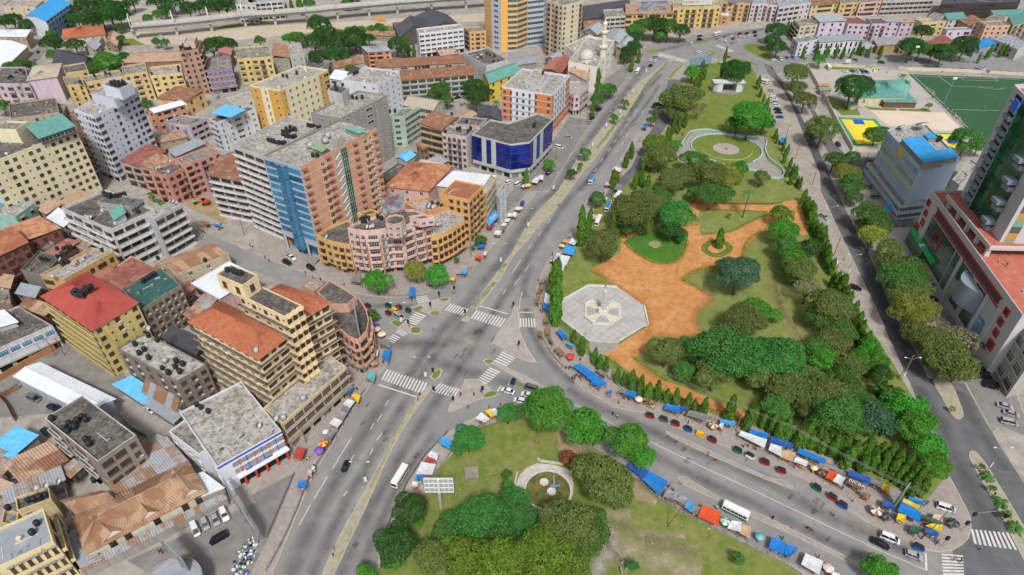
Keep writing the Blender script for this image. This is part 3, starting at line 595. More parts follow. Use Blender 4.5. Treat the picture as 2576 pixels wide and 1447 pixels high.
def pitched(root,pts,h,kind,mat,rise=None,over=.6,sheet=True,axis=None,wm=None,joint=None,base=None):
    P0,P1,P2,P3=[Vector((p[0],p[1],h))for p in pts];La,Lb=(P1-P0).length,(P2-P1).length
    axis=axis or('a' if La>=Lb else 'b')
    if axis=='b':P0,P1,P2,P3=P1,P2,P3,P0;La,Lb=Lb,La
    rise=rise if rise is not None else Lb*.22;oa,ob=over/La,over/Lb
    q=[P0,P1,P2,P3]
    def p(a,b,z):v=bilin(q,0,0)+(P1-P0)*a+(P3-P0)*b;return Vector((v.x,v.y,h+z))
    dz=-rise*ob*2;E0,E1,E2,E3=p(-oa,-ob,dz),p(1+oa,-ob,dz),p(1+oa,1+ob,dz),p(-oa,1+ob,dz)
    far=((P0+P2)/2).xy.length>270 if joint is None else joint
    nx,ny=max(2,int(La/2.6)),max(1,int(Lb/2/4));gab=MB()
    if kind=='gable':
        r0,r1_=p(-oa,.5,rise),p(1+oa,.5,rise);planes=[(E0,E1,r1_,r0),(E2,E3,r0,r1_)]
        for a,s in((0,1),(1,-1)):
            t=[p(a,0,0),p(a,.5,rise),p(a,1,0)];gab.face(t if s<0 else t[::-1],wm or m_conc)
        wmesh('gable_wall',gab,root)
    elif kind=='hip':
        t=min(.5,Lb/2/La);r0,r1_=p(t,.5,rise),p(1-t,.5,rise)
        planes=[(E0,E1,r1_,r0),(E2,E3,r0,r1_),(E1,E2,r1_,r1_),(E3,E0,r0,r0)]
    else:
        F0,F1,F2,F3=p(-oa,-ob,0),p(1+oa,-ob,0),p(1+oa,1+ob,rise),p(-oa,1+ob,rise);planes=[(F0,F1,F2,F3)];ny=max(1,int(Lb/4))
    for q_ in planes:
        tri=(q_[2]-q_[3]).length<.01;n_=max(2,int((q_[1]-q_[0]).length/2.6))
        sheets(root,list(q_),mat,n_,ny,joint=far or not sheet,ridges=4)
    if kind in('gable','hip')and not far:
        b=MB();b.tube([r0+Vector((0,0,.1)),r1_+Vector((0,0,.1))],.16,mat,5);wmesh('roof_ridge',b,root)
BROOT={}
PARTOF={'tower penthouse':'white ten-storey tower','tower stair head':'white ten-storey tower','cream hotel penthouse':'cream hotel tower','cream hotel stair tower':'cream hotel tower','white house wing':'red tiled house','slim brown tower stair head':'slim brown tower','white tank house':'grey ten-storey block','hotel roof hut':'orange and white hotel','blue roof hut':'low unfinished block','white block roof storey':'white-balconied block','teal-topped roof hut':'white-balconied block','white block street wing':'white-balconied block','showroom lantern':'white showroom','white office wing':'white and red office','left gable':'rust-striped cream house','middle gable':'rust-striped cream house','right gable':'rust-striped cream house','salmon tower lift room':'salmon tower','dull green shade':'salmon tower','faded blue shade':'salmon tower','stepped ochre centre':'stepped ochre block','stepped ochre tank tower':'stepped ochre block','stepped ochre right wing':'stepped ochre block','stepped ochre podium':'stepped ochre block','prow upper roof':'salmon prow building','prow terrace':'salmon prow building','orange left wing':'curved pink block','orange right wing':'curved pink block','pink turret':'curved pink block','pink roof box':'curved pink block','orange roof room':'curved pink block','orange parapet terrace':'curved pink block','podium side wing':'grey shopping podium','large blue canopy roof on the pale blue office':'pale blue office','small blue roof beside the large canopy':'pale blue office','little blue roof patch by the black tanks':'pale blue office','lime-trimmed wing':'pale blue office','clubhouse verandah':'stadium clubhouse'}
BL=[] # landmarks: (short name, position)
TANKS=[];DISHES=[]
def tanks(s,z,where,r=.75,hh=1.6):
    for x,y in px(s):TANKS.append((at(x,y,z),where,r,hh))
def dishes(s,z,where,r=.9):
    for x,y in px(s):DISHES.append((at(x,y,z),where,r))
def bld(label,short,s,h,wall,fl=4,f=('',''),roof='conc',par=.8,base=0.,st=None,name='apartment_building',kind=None,rise=None,axis=None,group=None,grime=.5,trim=None,sheet=True,cat='building',pts=None,f0=0,shop=False,ledge=None,over=.6):
    P=pts or G(s,h)
    if len(P)==3:P=P+[P[0]+P[2]-P[1]]
    wm=wallm(wall,grime)if isinstance(wall,str)else wall
    tm=wallm(trim,grime)if isinstance(trim,str)else(trim or wm)
    c=sum(P,Vector((0,0,0)))/len(P);n=len(P)
    if short in PARTOF:root=BROOT[PARTOF[short]]
    else:root=BROOT[short]=thing(name,(c.x,c.y,base),label,cat,group);BL.append((short,c))
    S=dict(wm=wm,bm=tm,f0=f0,shop=shop);S.update(st or{})
    if ledge:S['band']=(wallm(ledge,grime),.35)
    b=MB();top=h if kind else h+par
    Q=[(p.x,p.y)for p in P]
    for i in range(n):
        j=(i+1)%n;b.face([(*Q[i],base),(*Q[j],base),(*Q[j],top),(*Q[i],top)],wm)
    if not kind:
        I=[tuple(v)for v in inset(Q,.25)]
        for i in range(n):
            j=(i+1)%n;b.face([(*Q[i],top),(*Q[j],top),(*I[j],top),(*I[i],top)],tm);b.face([(*I[j],h),(*I[i],h),(*I[i],top),(*I[j],top)],wm)
        rf=MB();rf.face([(*p,h)for p in I],ROOFS[roof]);wmesh('roof',rf,root)
        if n<5 and base<30 and short not in PARTOF:
            cl=MB();g=random.Random(label);A_,B_,C_=[Vector(p)for p in(I[0],I[1],I[3])];ar=(B_-A_).length*(C_-A_).length
            for k in range(min(40,int(ar/16))):
                p=A_+(B_-A_)*g.uniform(.06,.94)+(C_-A_)*g.uniform(.06,.94);t_=g.random()
                if t_<.4:cl.box((p.x,p.y,h+.12),(g.uniform(.3,.9),g.uniform(.2,.7),.24),g.choice((m_conc,m_fg,m_shut)),g.uniform(0,3),False)
                elif t_<.6:cl.box((p.x,p.y,h+.06),(g.uniform(2,5),.12,.12),g.choice((m_fg,m_whitep)),math.atan2(B_.y-A_.y,B_.x-A_.x)+(0 if g.random()<.5 else 1.57),False)
                elif t_<.75:cl.cyl((p.x,p.y,h),.05,g.uniform(1.5,3.5),m_fg,4)
                elif t_<.9:cl.box((p.x,p.y,h+.05),(g.uniform(.8,2),g.uniform(.6,1.4),.07),g.choice((ROOFS['rust'],ROOFS['grey'],ROOFS['dark'])),g.uniform(0,3),False)
                else:cl.box((p.x,p.y,h+.4),(1.1,.8,.8),wm,0,False)
            if cl.f:wmesh('roof_clutter',cl,root,kind='stuff')
    else:b.face([(*p,h-.02)for p in Q],wm)
    wmesh('wall',b,root)
    if kind:pitched(root,P,h+.02,kind,ROOFS[roof],rise,over,sheet,axis,wm)
    fh=(h-base)/fl
    for i,sp in enumerate(f):
        if sp:facade(root,P[i],P[(i+1)%n],base,fh,fl,sp,S)
    return root,P
# ------------------------------------------------------------------ buildings of the old town, west of the avenue
YB,CR,PK,LI,WH,OR,GR='#c5ad74','#cfc49a','#c0907f','#bfb0be','#c6c8cc','#d08a3c','#8f8b88'
bw=dict(fm=m_fb,gm=m_glassb)
bld('white ten-storey tower block with dark window rows and stepped roof','white ten-storey tower','/00 560,838 712,888 1045,715',33,'#c3c8d6',10,('wnnwwW','WnnwnwwW'),'pale',grime=.25,st=dict(fm=m_fb,f0=1),f0=1,shop=True)
bld('white penthouse floor with terrace on the ten-storey tower','tower penthouse','/00 690,718 868,766 1035,668',36.6,'#b4bccb',1,('',''),'pale',base=33,grime=.3,name='penthouse')
bld('white stair head full of black tanks topping the ten-storey tower','tower stair head','/00 775,650 905,688 1000,636',41,'#c3c8d6',1,('',''),'dark',base=36.6,grime=.3,name='stair_head')
bld('cream hotel tower with white ledges and square windows at left edge','cream hotel tower','/00 -120,1262 582,992 475,885',31,'#cfc7a0',9,('wnwwnwwnwcwc',''),'dark',grime=.25,st=dict(fm=m_fb,f0=1),trim='#d6d2c4',name='hotel')
bld('sea-green sloping penthouse roof on the cream hotel tower','cream hotel penthouse','/00 300,1045 562,955 472,888',34.2,'#54504a',1,('hhh',''),'teal',base=31.2,kind='shed',rise=1.5,name='penthouse',sheet=False)
bld('cream stair tower rising at the left of the cream hotel','cream hotel stair tower','/00 -40,985 125,990 215,930',36.5,'#cfc7a0',1,('',''),'conc',base=31,grime=.25,name='stair_head')
bld('narrow orange flats with balconies squeezed between cream and white towers','narrow orange flats','/00 560,990 640,1022 730,985',20,'#a9683f',6,('bb','w'),'dark')
bld('lilac block with beige hipped roof and one grilled window','lilac hipped block','/00 207,608 425,578 458,478',15,'#bcaabb',3,('.n.','ww'),'beige',kind='hip',rise=2.5,grime=.35)
bld('warehouse with wide charcoal gable roof behind the lilac block','charcoal gable warehouse','/00 400,480 640,545 705,440',8,'#6e6a66',1,('',''),'char',kind='gable',rise=5,name='warehouse')
bld('old house with red tiled hipped roof near the railway','red tiled house','/00 478,292 790,262 775,195',7,'#b1a68f',2,('wwwww','ww'),'tile',kind='hip',rise=4,name='house')
bld('low white wing in front of the red tiled house','white house wing','/00 612,302 750,322 795,258',5,'#b8b3a0',1,('ww','w'),'pale',name='house')
bld('white school block with sky blue bands and bright blue roof','blue and white school','/00 195,118 345,160 535,25',14,'#c3cbd2',4,('.n.','ssssssss'),'blue',st=dict(bm=M('blue_band','#3f8dbd',.7)),kind='gable',rise=1.5,grime=.2,sheet=False,name='school')
bld('tan two-storey building with white hipped roof at far left','tan hipped building','/00 -90,275 192,280 228,225',9,'#b09474',2,('wwwwwww','ww'),'white',kind='hip',rise=2,sheet=False)
bld('long low shed under a plain white roof beside the far street','white street shed','/00 -220,470 15,528 205,350',6,'#b3a58d',1,('',''),'white',kind='gable',rise=1.5,name='warehouse',sheet=False)
bld('pinkish balconied flats with tank-crowded roof at left edge','pinkish balconied flats','/00 -90,640 225,640 195,515',13,'#b3a3ad',3,('bwbwb',''),'dark',st=bw)
bld('grey flat-roofed block behind the cream hotel tower','grey roof block','/00 85,905 450,855 420,745',11,'#9b8f7c',3,('www','w'),'dark',st=bw)
bld('yellow block with flat dark roof beside the charcoal warehouse','yellow corner block','/00 498,562 665,535 640,480',17,YB,4,('w.w','w'),'dark',st=bw)
bld('narrow yellow flats with white stair windows','narrow yellow flats','/00 510,655 640,640 600,575',16,'#bfa765',5,('tt','b'),'conc',st=bw)
bld('wide yellow flats behind the white ten-storey tower','wide yellow flats','/00 650,632 930,582 900,535',16,YB,4,('BwBww','w'),'conc',st=bw)
bld('yellow five-storey flats with small teal hut on roof','yellow flats with teal hut','/00 932,578 1112,545 1095,480',17,YB,5,('wBw','w'),'conc',st=bw)
bld('clean yellow flats with hooded windows in four neat rows','clean yellow flats','/00 1138,583 1378,556 1365,490',14,'#d0b872',4,('wwwB','w'),'pale',st=dict(hood='hood',**bw))
bld('very long low godown under rusty sheet roof','long rusty godown','/00 925,475 1375,458 1360,388',8,'#8a6a55',2,('',''),'rust',kind='gable',rise=2.5,name='warehouse')
bld('slim brown and cream eight-storey tower with tanks on top','slim brown tower','/00 1352,400 1497,380 1520,310',27,'#a98571',8,('wtw','bb'),'dark',st=dict(bm=wallm('#b59a86'),**bw))
bld('pale stair head on the slim brown tower','slim brown tower stair head','/00 1385,330 1468,322 1488,285',30.5,'#c2a894',1,('n',''),'pale',base=27.2,name='stair_head')
bld('purple flats with yellow window surrounds and open ground floor','purple flats','/00 1562,545 1752,520 1738,425',14,'#86729a',4,('wtwtw','w'),'conc',ledge='#b8adbc',st=dict(fm=M('yellow_frame','#b8ad5e',.6),f0=1),shop=True)
bld('pale yellow flats with washing on open balconies near the tree clump','pale yellow flats','/00 1790,455 /10 120,435 95,350',15,'#c4ae6c',4,('BwBrw','w'),'conc',st=bw)
bld('small house with tan sheet roof beside the big tree clump','tan sheet house','/10 130,440 250,438 252,345',11,'#8e8d80',3,('ww',''),'rustp',kind='shed',rise=2,name='house')
bld('narrow grey and mint house with flat roof beside the tree clump','grey and mint house','/10 258,432 365,420 338,330',12,'#9aa39d',3,('tt','w'),'pale',name='house')
bld('salmon house under bright white sheet roof','salmon house','/00 1108,832 1165,850 1395,785',11,'#c98465',3,('w','wWww'),'white',kind='gable',rise=1.5,st=dict(hood='hood',**bw),name='house')
bld('butter yellow house under long rusty lean-to roof','butter yellow house','/00 1185,742 1402,765 1540,695',9,'#d1ab6e',2,('','ww'),'rust',kind='shed',rise=1.5,st=bw,name='house')
root,P_=bld('white arched-window block carrying a bright blue roof canopy','white block with blue canopy','/00 1578,905 1640,932 1932,830',16,'#bfc2cb',5,('sb','twWtw'),'dark',st=dict(gm=m_glassg))
bld('lilac house covered with satellite dishes','lilac dish house','/00 1240,935 1432,960 1560,900',10,'#b5a8b4',3,('w','wWw'),'conc',st=dict(hood='hood',**bw),name='house')
bld('low house with dark brown gable roof between pink and white blocks','brown gable house','/00 1130,1030 1200,1075 1410,1035',6,'#9c8a66',2,('','www'),'rust',kind='gable',rise=1.5,name='house')
bld('greyish flats with striped rusty roof beside the white tower','striped roof flats','/00 918,1228 1062,1262 1260,1135',12,'#a99f95',3,('bb',''),'rustr',kind='shed',rise=1,st=bw)
bld('pink flats under faded rusty roof, middle of the pink cluster','rusty roofed pink flats','/00 1062,1258 1195,1292 1330,1205',14,PK,4,('bw',''),'rust',kind='shed',rise=1,st=bw)
bld('pink flats with grey roof terrace and curved corner balconies','pink terrace flats','/00 1150,1310 1262,1337 1412,1262',14.5,'#c0806f',4,('bw','wbr'),'dark',st=bw)
bld('long pink flats with row of tanks on pale roof','long pink flats','/00 1310,1215 1392,1252 1665,1148',16.5,'#c48a7c',5,('w','bwrww'),'conc',st=dict(ac=.3,**bw))
bld('low shed with dull grey sheet roof behind the long pink flats','grey sheet shed','/00 1280,1150 1330,1180 1545,1085',11,'#8b8178',3,('','w'),'grey',kind='shed',rise=1,name='shed')
bld('low white pavilion behind the blue-canopy block','low white pavilion','/00 1705,750 1760,795 1932,745',8,'#b9b6b0',2,('w','ww'),'pale',name='house')
bld('six-storey white banded flats under a rusty roof by building site','white banded flats','/f 524,440 611,457 640,412',20,'#a9a6a6',6,('sss','ss'),'rust',kind='shed',rise=1,st=dict(bm=wallm('#cfcdcc',.6),**bw))
bld('brown-banded white high-rise with rows of tanks beside the pink tower','brown-banded high-rise','/f 587,372 667,402 803,322',37,'#b3b0b0',12,('sss',''),'pale',st=dict(bm=wallm('#d2cfcd',.45),**bw),ledge='#5b3c36',par=1.2)
def panel(root,P,Q,z0,z1,a,b,mat,proud=.02,name='painted_panel'):
    P,Q=Vector(P[:2]),Vector(Q[:2]);d=Q-P;n=Vector((d.y,-d.x)).normalized()*proud;A,B=P+d*a+n,P+d*b+n;mb=MB()
    mb.face([(A.x,A.y,z0),(B.x,B.y,z0),(B.x,B.y,z1),(A.x,A.y,z1)],mat)
    for u in(A,B):mb.face([(u.x,u.y,z0),(u.x-n.x,u.y-n.y,z0),(u.x-n.x,u.y-n.y,z1),(u.x,u.y,z1)],mat)
    return wmesh(name,mb,root)
root,P_=bld('cream and mustard yellow seven-storey block with white roof','mustard yellow block','/10 -45,655 182,690 545,535',27,'#d1c69c',7,('wtw','wwwwwwwW'),'pale',grime=.15,st=dict(ac=.1))
my=wallm('#c7941f',.15)
for a,b in((0,.33),(.6,1)):panel(root,P_[0],P_[1],0,27,a,b,my)
for a,b in((0,.1),(.78,1)):panel(root,P_[1],P_[2],0,27,a,b,my)
bld('plain white block with awning terrace behind the grey high-rise','plain white block','/10 650,612 920,652 1085,550',26,'#c2c5cc',8,('.nww','wwww'),'pale',grime=.2)
bld('grey ten-storey block with pale terrace roof and blue rolled awnings','grey ten-storey block','/10 415,868 640,908 990,732',32,'#8f8985',10,('.ww.','WtwWtw'),'pale',grime=.25,par=1.1)
bld('stained white tank house on the grey ten-storey block','white tank house','/10 540,690 650,722 700,672',37.5,'#bcb9b4',1,('',''),'dark',base=32,grime=.7,name='stair_head')
bld('mint green block with tall grilled windows','mint green block','/10 1003,893 1122,886 1236,815',16.5,'#9fb9a4',5,('nhn','hhh'),'conc',grime=.5)
bld('long pale green shed with grey gable roof behind the mint block','pale green shed','/10 1112,792 1335,830 1420,765',7.5,'#a7ab97',2,('hhhh','w'),'beige',kind='gable',rise=2.5,name='school')
bld('long cream school block with turquoise bands under rusty roof','turquoise-banded school','/10 1095,607 1650,560 1625,490',13.5,'#b9b29c',4,('WWWWWWWWW','w'),'rust',kind='gable',rise=2.5,st=dict(fm=m_fb,band=(M('turquoise_band','#3c93bd',.7),.5)),name='school')
bld('rear school block with rusty roof and blue tanks','rear school block','/10 905,512 1575,472 1560,415',13,'#b3a78f',4,('WwWwWwWw','w'),'rust',kind='gable',rise=2.5,name='school')
bld('bright yellow block with green gable roof behind the orange hotel','bright yellow block','/f 1214,186 1231,209 1309,181',12,'#d6b81e',3,('','wwww'),'teal',kind='gable',rise=2.5,grime=.2,sheet=False,st=bw)
bld('white block crowded with aerials and tanks behind yellow block','aerial-crowded block','/f 1170,136 1222,168 1278,153',13,'#b6b8bc',4,('n','nn'),'dark')
root,P_=bld('orange and white six-storey hotel with tank hut on roof','orange and white hotel','/f 1262,222 1389,242 1434,193',22,'#c9cbd2',6,('wttwtt.w','twtwtwt'),'pale',grime=.2,ledge='#c2c3c8',st=dict(fm=m_fg),name='hotel')
om=wallm('#cf7430',.15)
for a,b in((0,.2),(.66,1)):panel(root,P_[0],P_[1],3.6,22,a,b,om)
for a,b in((0,.1),(.8,1)):panel(root,P_[1],P_[2],7,22,a,b,om)
panel(root,P_[1],P_[2],0,7,0,1,om)
bld('white hut with small windows on the orange hotel roof','hotel roof hut','/f 1321,208 1364,224 1385,190',25,'#c5c6ca',1,('ww','w'),'pale',base=22.2,grime=.2,name='roof_hut')
root,P_=bld('cobalt blue glass bank with grey roof at the avenue bend','blue glass bank','/f 1187,341 1285,367 1333,361 1391,302 1352,288 1278,313 1234,304',17,'#a9b4ae',4,('gg.g.ggg','gg','g.g.ggg'),'dark',grime=.3,st=dict(gm=m_cobalt,fm=M('cobalt_mullion','#0c1c66',.4),f0=1),f0=1,shop=True,trim='#a8b8ae',name='bank')
bld('mustard old flats with rusty roof next to the blue bank','mustard old flats','/10 1238,942 1400,982 1500,890',18,'#bda566',5,('hh','w'),'rust',kind='shed',rise=1,st=dict(band=(m_conc,.5),**bw))
bld('pink-white flats with washing balconies next to the blue bank','pink-white flats','/10 1403,1015 1588,1045 1640,985',17,'#b8abab',5,('wrbrw',''),'conc',st=dict(ac=.3,**bw))
bld('grey tank-topped block behind the pink-white flats','grey tank-topped block','/10 1500,942 1690,962 1745,905',18.5,'#a9a09c',5,('wwww',''),'dark')
bld('low unfinished grey block with flat stained roof by the pink tower','low unfinished block','/10 945,1330 985,1372 1240,1190',7,'#6e675e',2,('','hhhhh'),'dark')
bld('small hut with sky blue gable roof on the unfinished block','blue roof hut','/10 1057,1190 1135,1215 1200,1168',10,'#a8a196',1,('',''),'sky',base=7.2,kind='gable',rise=1.2,name='roof_hut',sheet=False)
bld('big hall under orange-rust hipped sheet roof behind curved building','orange-rust roofed hall','',8,'#c9a196',2,('www','www'),'rusto',pts=G('/10 975,1405 1300,1440 1478,1250 1250,1200',8),kind='hip',rise=3.5,name='hall')
bld('house under pale patched sheet roof behind the orange flats','pale patched house','/10 1372,1402 1690,1440 1802,1345',12,'#b89b78',3,('','w'),'white',kind='shed',rise=1,name='house')
bld('orange six-storey flats with washing on balconies beside curved building','orange balcony flats','/11 1395,25 1607,72 1712,-38',20,'#cf9a4c',6,('.wtw','rbrb'),'rusto',grime=.25,st=dict(hood='hood',**bw),par=.6)
bld('pale yellow narrow flats beside the orange balcony flats','pale yellow narrow flats','/11 1700,-5 1738,25 1812,-90',17,'#bdb27c',5,('n','hh'),'pale',grime=.3)
bld('narrow white shop house at end of the avenue row','narrow white shop house','/11 1815,35 1835,60 1892,-30',13,'#b9bcc2',4,('','tt'),'grey',grime=.4,name='shop_house')
bld('grey white-balconied five-storey block with big stained roof terrace','white-balconied block','/01 472,137 842,302 1172,152',18.5,'#b9babc',5,('bsbsb','sssB'),'dark',st=dict(bm=wallm('#cfd0d1',.5),bd=1.3,**bw),par=1.1)
bld('roof storey with tanks and pergola on white-balconied block','white block roof storey','/01 740,92 985,128 1082,62',21.5,'#8f9492',1,('w.w','h'),'dark',base=18.6,name='penthouse')
bld('tiny white roof hut with teal top on white-balconied block','teal-topped roof hut','/01 838,150 868,205 940,165',21.5,'#bcc1c6',1,('',''),'teal',base=18.6,kind='shed',rise=.4,sheet=False,over=.8,name='roof_hut')
bld('street-end wing of white-balconied block with plants on roof','white block street wing','/01 1085,190 1168,222 1378,112',17.5,'#a9abad',5,('','sss'),'pale',st=dict(bm=wallm('#cfd0d1',.5),bd=1.3,**bw),par=1.0)
bld('brick-red flats under orange rust roof at left edge','brick-red flats','/01 -130,540 205,385 95,285',17,'#7a4a42',5,('BwBwB',''),'rusto',kind='shed',rise=1.2,st=bw)
bld('brick-red shops under wide rusty roof behind brick-red flats','brick-red shops','/01 205,386 445,277 290,190',13,'#8a5546',3,('www',''),'rusto',kind='shed',rise=1.2,st=bw)
bld('mint painted house with flat roof at left edge','mint painted house','/01 -60,167 122,202 262,97',12,'#86b0a6',3,('','aw'),'pale',st=dict(hood='hood',**bw),name='house')
bld('yellow flats with white parapet and washing on roof','yellow laundry flats','/01 310,642 490,674 865,464',12.5,'#bf9552',3,('W.','.WwWw'),'pale',trim='#b3b0ab',st=bw,par=1.)
bld('dark grey block with cluttered roof beside yellow laundry flats','dark cluttered block','/01 165,602 330,652 460,502',11,'#77716a',3,('',''),'dark')
root,P_=bld('yellow six-storey flats with red hipped roof and red gallery bands','red-roofed yellow flats','/01 318,787 700,1042 1035,838',20,'#c8b468',6,('ssssss','wnwnw'),'red',kind='hip',rise=2.6,st=dict(bm=wallm('#c4b060',.4),bd=.8,ac=.4,hood='none',**bw),over=.5,sheet=True)
root,P_=bld('grey-brown flats with dark teal roof deck and white sun panels','teal deck flats','/01 920,747 1076,897 1370,717',15.5,'#857a6c',5,('w.','wcwcwc'),'dteal',st=dict(ac=.4,**bw))
bld('red sheet-roofed house with tanks behind the teal deck flats','red sheet house','/01 758,682 950,772 1188,602',13,'#8f7f70',4,('',''),'rustr',kind='shed',rise=.8,name='house')
bld('cream bungalow with square rusty roof by the side street','cream rusty bungalow','/01 1188,532 1322,628 1728,470',7.5,'#b9ab8b',2,('w.','nwnw.n'),'rustp',kind='gable',rise=1.2,over=-.4,name='house')
bld('pink house with white sheet roof behind the stepped yellow tower','pink sheet-roof house','/01 1455,692 1660,802 1932,650',9,'#c09aa0',2,('br',''),'white',kind='shed',rise=.8,st=bw,name='house')
bld('tiny house with red rusty roof between grey and pink houses','tiny red roof house','/01 1352,742 1390,792 1468,737',7,'#8f7a60',2,('','w'),'rustr',kind='shed',rise=.5,name='house')
bld('low rusty shed beside the dark cluttered block','low rusty shed','/01 150,862 340,932 405,880',6,'#6e5b4c',1,('',''),'rust',kind='shed',rise=.6,name='shed')
bld('white showroom with grey roof and blue windows at left edge','white showroom','/01 -230,1290 400,1017 145,872',8.5,'#b9bac0',2,('WWWWWWW',''),'dark',st=dict(gm=m_blue,f0=1),f0=1,shop=True,trim='#7c4a44',name='showroom')
bld('white sheet lantern roof on the white showroom','showroom lantern','/01 -120,1060 122,985 20,898',10.5,'#a8a8aa',1,('',''),'white',base=8.6,kind='shed',rise=.4,sheet=False,name='roof_hut')
bld('grey-brown four-storey flats with tanks over pale stained roof','grey-brown tank flats','/01 885,1187 1338,1440 1560,1312',13,'#7d7467',4,('wcwcw','wcw'),'pale',st=dict(ac=.4,**bw),par=.5)
bld('dark sheet-roofed shed behind the grey-brown tank flats','dark sheet shed','/01 1240,1112 1480,1222 1535,1130',6,'#5b554f',1,('',''),'char',kind='shed',rise=.6,name='shed')
bld('long low depot under white ribbed sheet roof','white ribbed depot','',5,'#9aa3b0',1,('',''),'white',pts=G('/f 40,945 228,1040 285,1012 97,914',5),kind='gable',rise=.8,name='warehouse')
bld('small brown house at left edge below brick-red flats','small brown house','/01 -60,850 90,860 72,722',8,'#7c6a5c',2,('',''),'conc',name='house')
bld('stained grey block with tank cluster and rusty shelters on roof','stained grey block','/02 345,277 745,602 1032,402',14.5,'#8a8276',4,('bwb.','WWw'),'dark',trim='#b3b2b0',st=dict(bm=wallm('#b5b5b4',.7),**bw),par=.7)
root,P_=bld('white office with blue edge, red pillars and stained flat roof','white and red office','/02 1362,227 1642,642 /12 195,367',10.5,'#c6cad3',3,('.w.w.w',''),'pale',grime=.2,trim='#b8bcc8',name='office',par=.6)
OFFICE=(root,P_)
bld('lower white wing beside the white and red office','white office wing','/02 1278,374 1507,547 1640,440',8.5,'#c0c4cc',2,('wwww',''),'conc',grime=.3,par=.6,name='office')
bld('long cream house under rust-striped sheet roof with three gables','rust-striped cream house','',5.5,'#cbc5ae',1,('.ww.w.ww','w'),'rustp',pts=G('/02 655,1265 1530,812 1405,640 560,1010',5.5),kind='hip',rise=3.2,grime=.25,st=bw,name='house')
for s,l in(('/02 770,1200 940,1105 800,1000','left'),('/02 1050,1050 1210,960 1110,840','middle'),('/02 1370,880 1520,800 1400,660','right')):
    bld('projecting %s gable of the rust-striped cream house'%l,l+' gable',s,5.6,'#d0cbb6',1,('W',''),'rustp',kind='gable',rise=2.2,axis='b',grime=.25,st=bw,name='gabled_bay',over=.4)
bld('rear wing with rusty ribbed roof behind the cream house','rusty rear wing','/02 585,985 885,915 760,815',5.2,'#b5ab95',1,('',''),'rustp',kind='gable',rise=2,name='house')
bld('open lean-to of patched rust and galvanised sheets','patched sheet lean-to','/02 885,820 1425,615 1258,425',4.6,'#7d7468',1,('',''),'rustg',kind='shed',rise=.7,name='shed')
bld('long low verandah under rusty strip roof before cream house','rusty verandah','/02 622,1425 1712,872 1690,835',3,'#8f8b84',1,('',''),'rustg',kind='shed',rise=.4,name='shed',over=.2)
bld('grey sheet side shed left of the cream house','grey side shed','/02 615,1395 760,1330 590,1090',3.2,'#8a867f',1,('',''),'grey',kind='shed',rise=.4,name='shed',over=.2)
bld('white sheet side shed right of the cream house','white side shed','/02 1500,870 1690,790 1530,670',3.4,'#a09c95',1,('',''),'white',kind='shed',rise=.4,name='shed',over=.2)
bld('larger sky blue roofed shed at left edge','larger sky blue shed','/02 -30,455 125,522 275,405',4.6,'#8a8378',1,('',''),'sky',kind='shed',rise=.4,name='shed')
bld('smaller sky blue roofed shed at left edge','smaller sky blue shed','/02 12,565 160,678 232,630',4,'#8a8378',1,('',''),'sky',kind='shed',rise=.3,name='shed')
bld('shed with dark rust-brown roof beside the sky blue sheds','rust-brown shed','/02 170,742 502,582 375,455',4.2,'#7d7468',1,('','w'),'rust',kind='shed',rise=.5,name='shed')
bld('low shed with mottled rust roof below the rust-brown shed','mottled rust shed','/02 60,905 478,728 450,645',4.4,'#7d7468',1,('',''),'rustg',kind='shed',rise=.4,name='shed')
bld('yellow house carrying black tanks on a small flat roof','small yellow tank house','/02 140,975 395,885 375,790',8,'#c2b07c',2,('w.',''),'dark',name='house')
bld('yellow flats with pale roof in bottom left corner','bottom left yellow flats','/02 -170,1478 410,1202 335,955',14,'#d0c08c',3,('.W.tttttt','bb'),'grey',st=dict(hood='hood',**bw),grime=.25,par=.7)
bld('round corner building with grey sheet roof at bottom edge','round corner building','',6.5,'#9a8f86',1,(),'grey',pts=[at(*px('/02 1285,1535')[0],6.5)+Vector((7*math.cos(a),7*math.sin(a),0))for a in[2*math.pi*k/28 for k in range(28)]],par=.5,name='shop_house')
bld('blue-roofed lean-to shelter beside the grey-brown tank flats','blue lean-to','',3.2,'#7d7468',1,(),'sky',pts=G('/02 870,5 1095,150 1160,92 985,-40',3.2),kind='shed',rise=.4,name='shed')
bld('grey-roofed parking shelter beside the blue lean-to','grey parking shelter','',3.2,'#7d7468',1,(),'grey',pts=G('/02 1090,148 1310,292 1368,218 1162,92',3.2),kind='shed',rise=.4,name='shed')
bld('rusty lean-to against the grey-brown tank flats','rusty lean-to','',4,'#6e665c',1,(),'rustg',pts=G('/02 1080,60 1330,200 1390,140 1110,-20',4),kind='shed',rise=.7,name='shed')
# ------------------------------------------------------------------ north edge of the old town
bld('charcoal gable godown, left one of the pair by the viaduct','left charcoal godown','',8,'#5f5a54',1,(),'char',pts=G('/10 1085,282 1305,222 1270,143 1030,172',8),kind='gable',rise=5,axis='b',name='warehouse')
bld('charcoal gable godown with rusty ridge, right one of the pair','right charcoal godown','',8,'#5f5a54',1,(),'char',pts=G('/10 1308,224 1555,210 1440,110 1275,143',8),kind='gable',rise=5,axis='b',name='warehouse')
bld('long white office with grid of windows and open ground floor','white grid office','/10 1210,225 1228,262 1567,222',16,'#c3c4ca',5,('','WWWWWWWW'),'pale',grime=.25,st=dict(f0=1),f0=1,shop=True,name='office')
bld('low annex with red fascia before the white grid office','red fascia annex','/10 1360,380 1390,427 1530,407',4,'#a63a34',1,('',''),'beige',name='shop_house',par=.3)
bld('orange flats with balconies beside the white grid office','orange side flats','/10 1568,215 1612,247 1735,240',13,'#c49a66',4,('r','wbw'),'conc',st=bw)
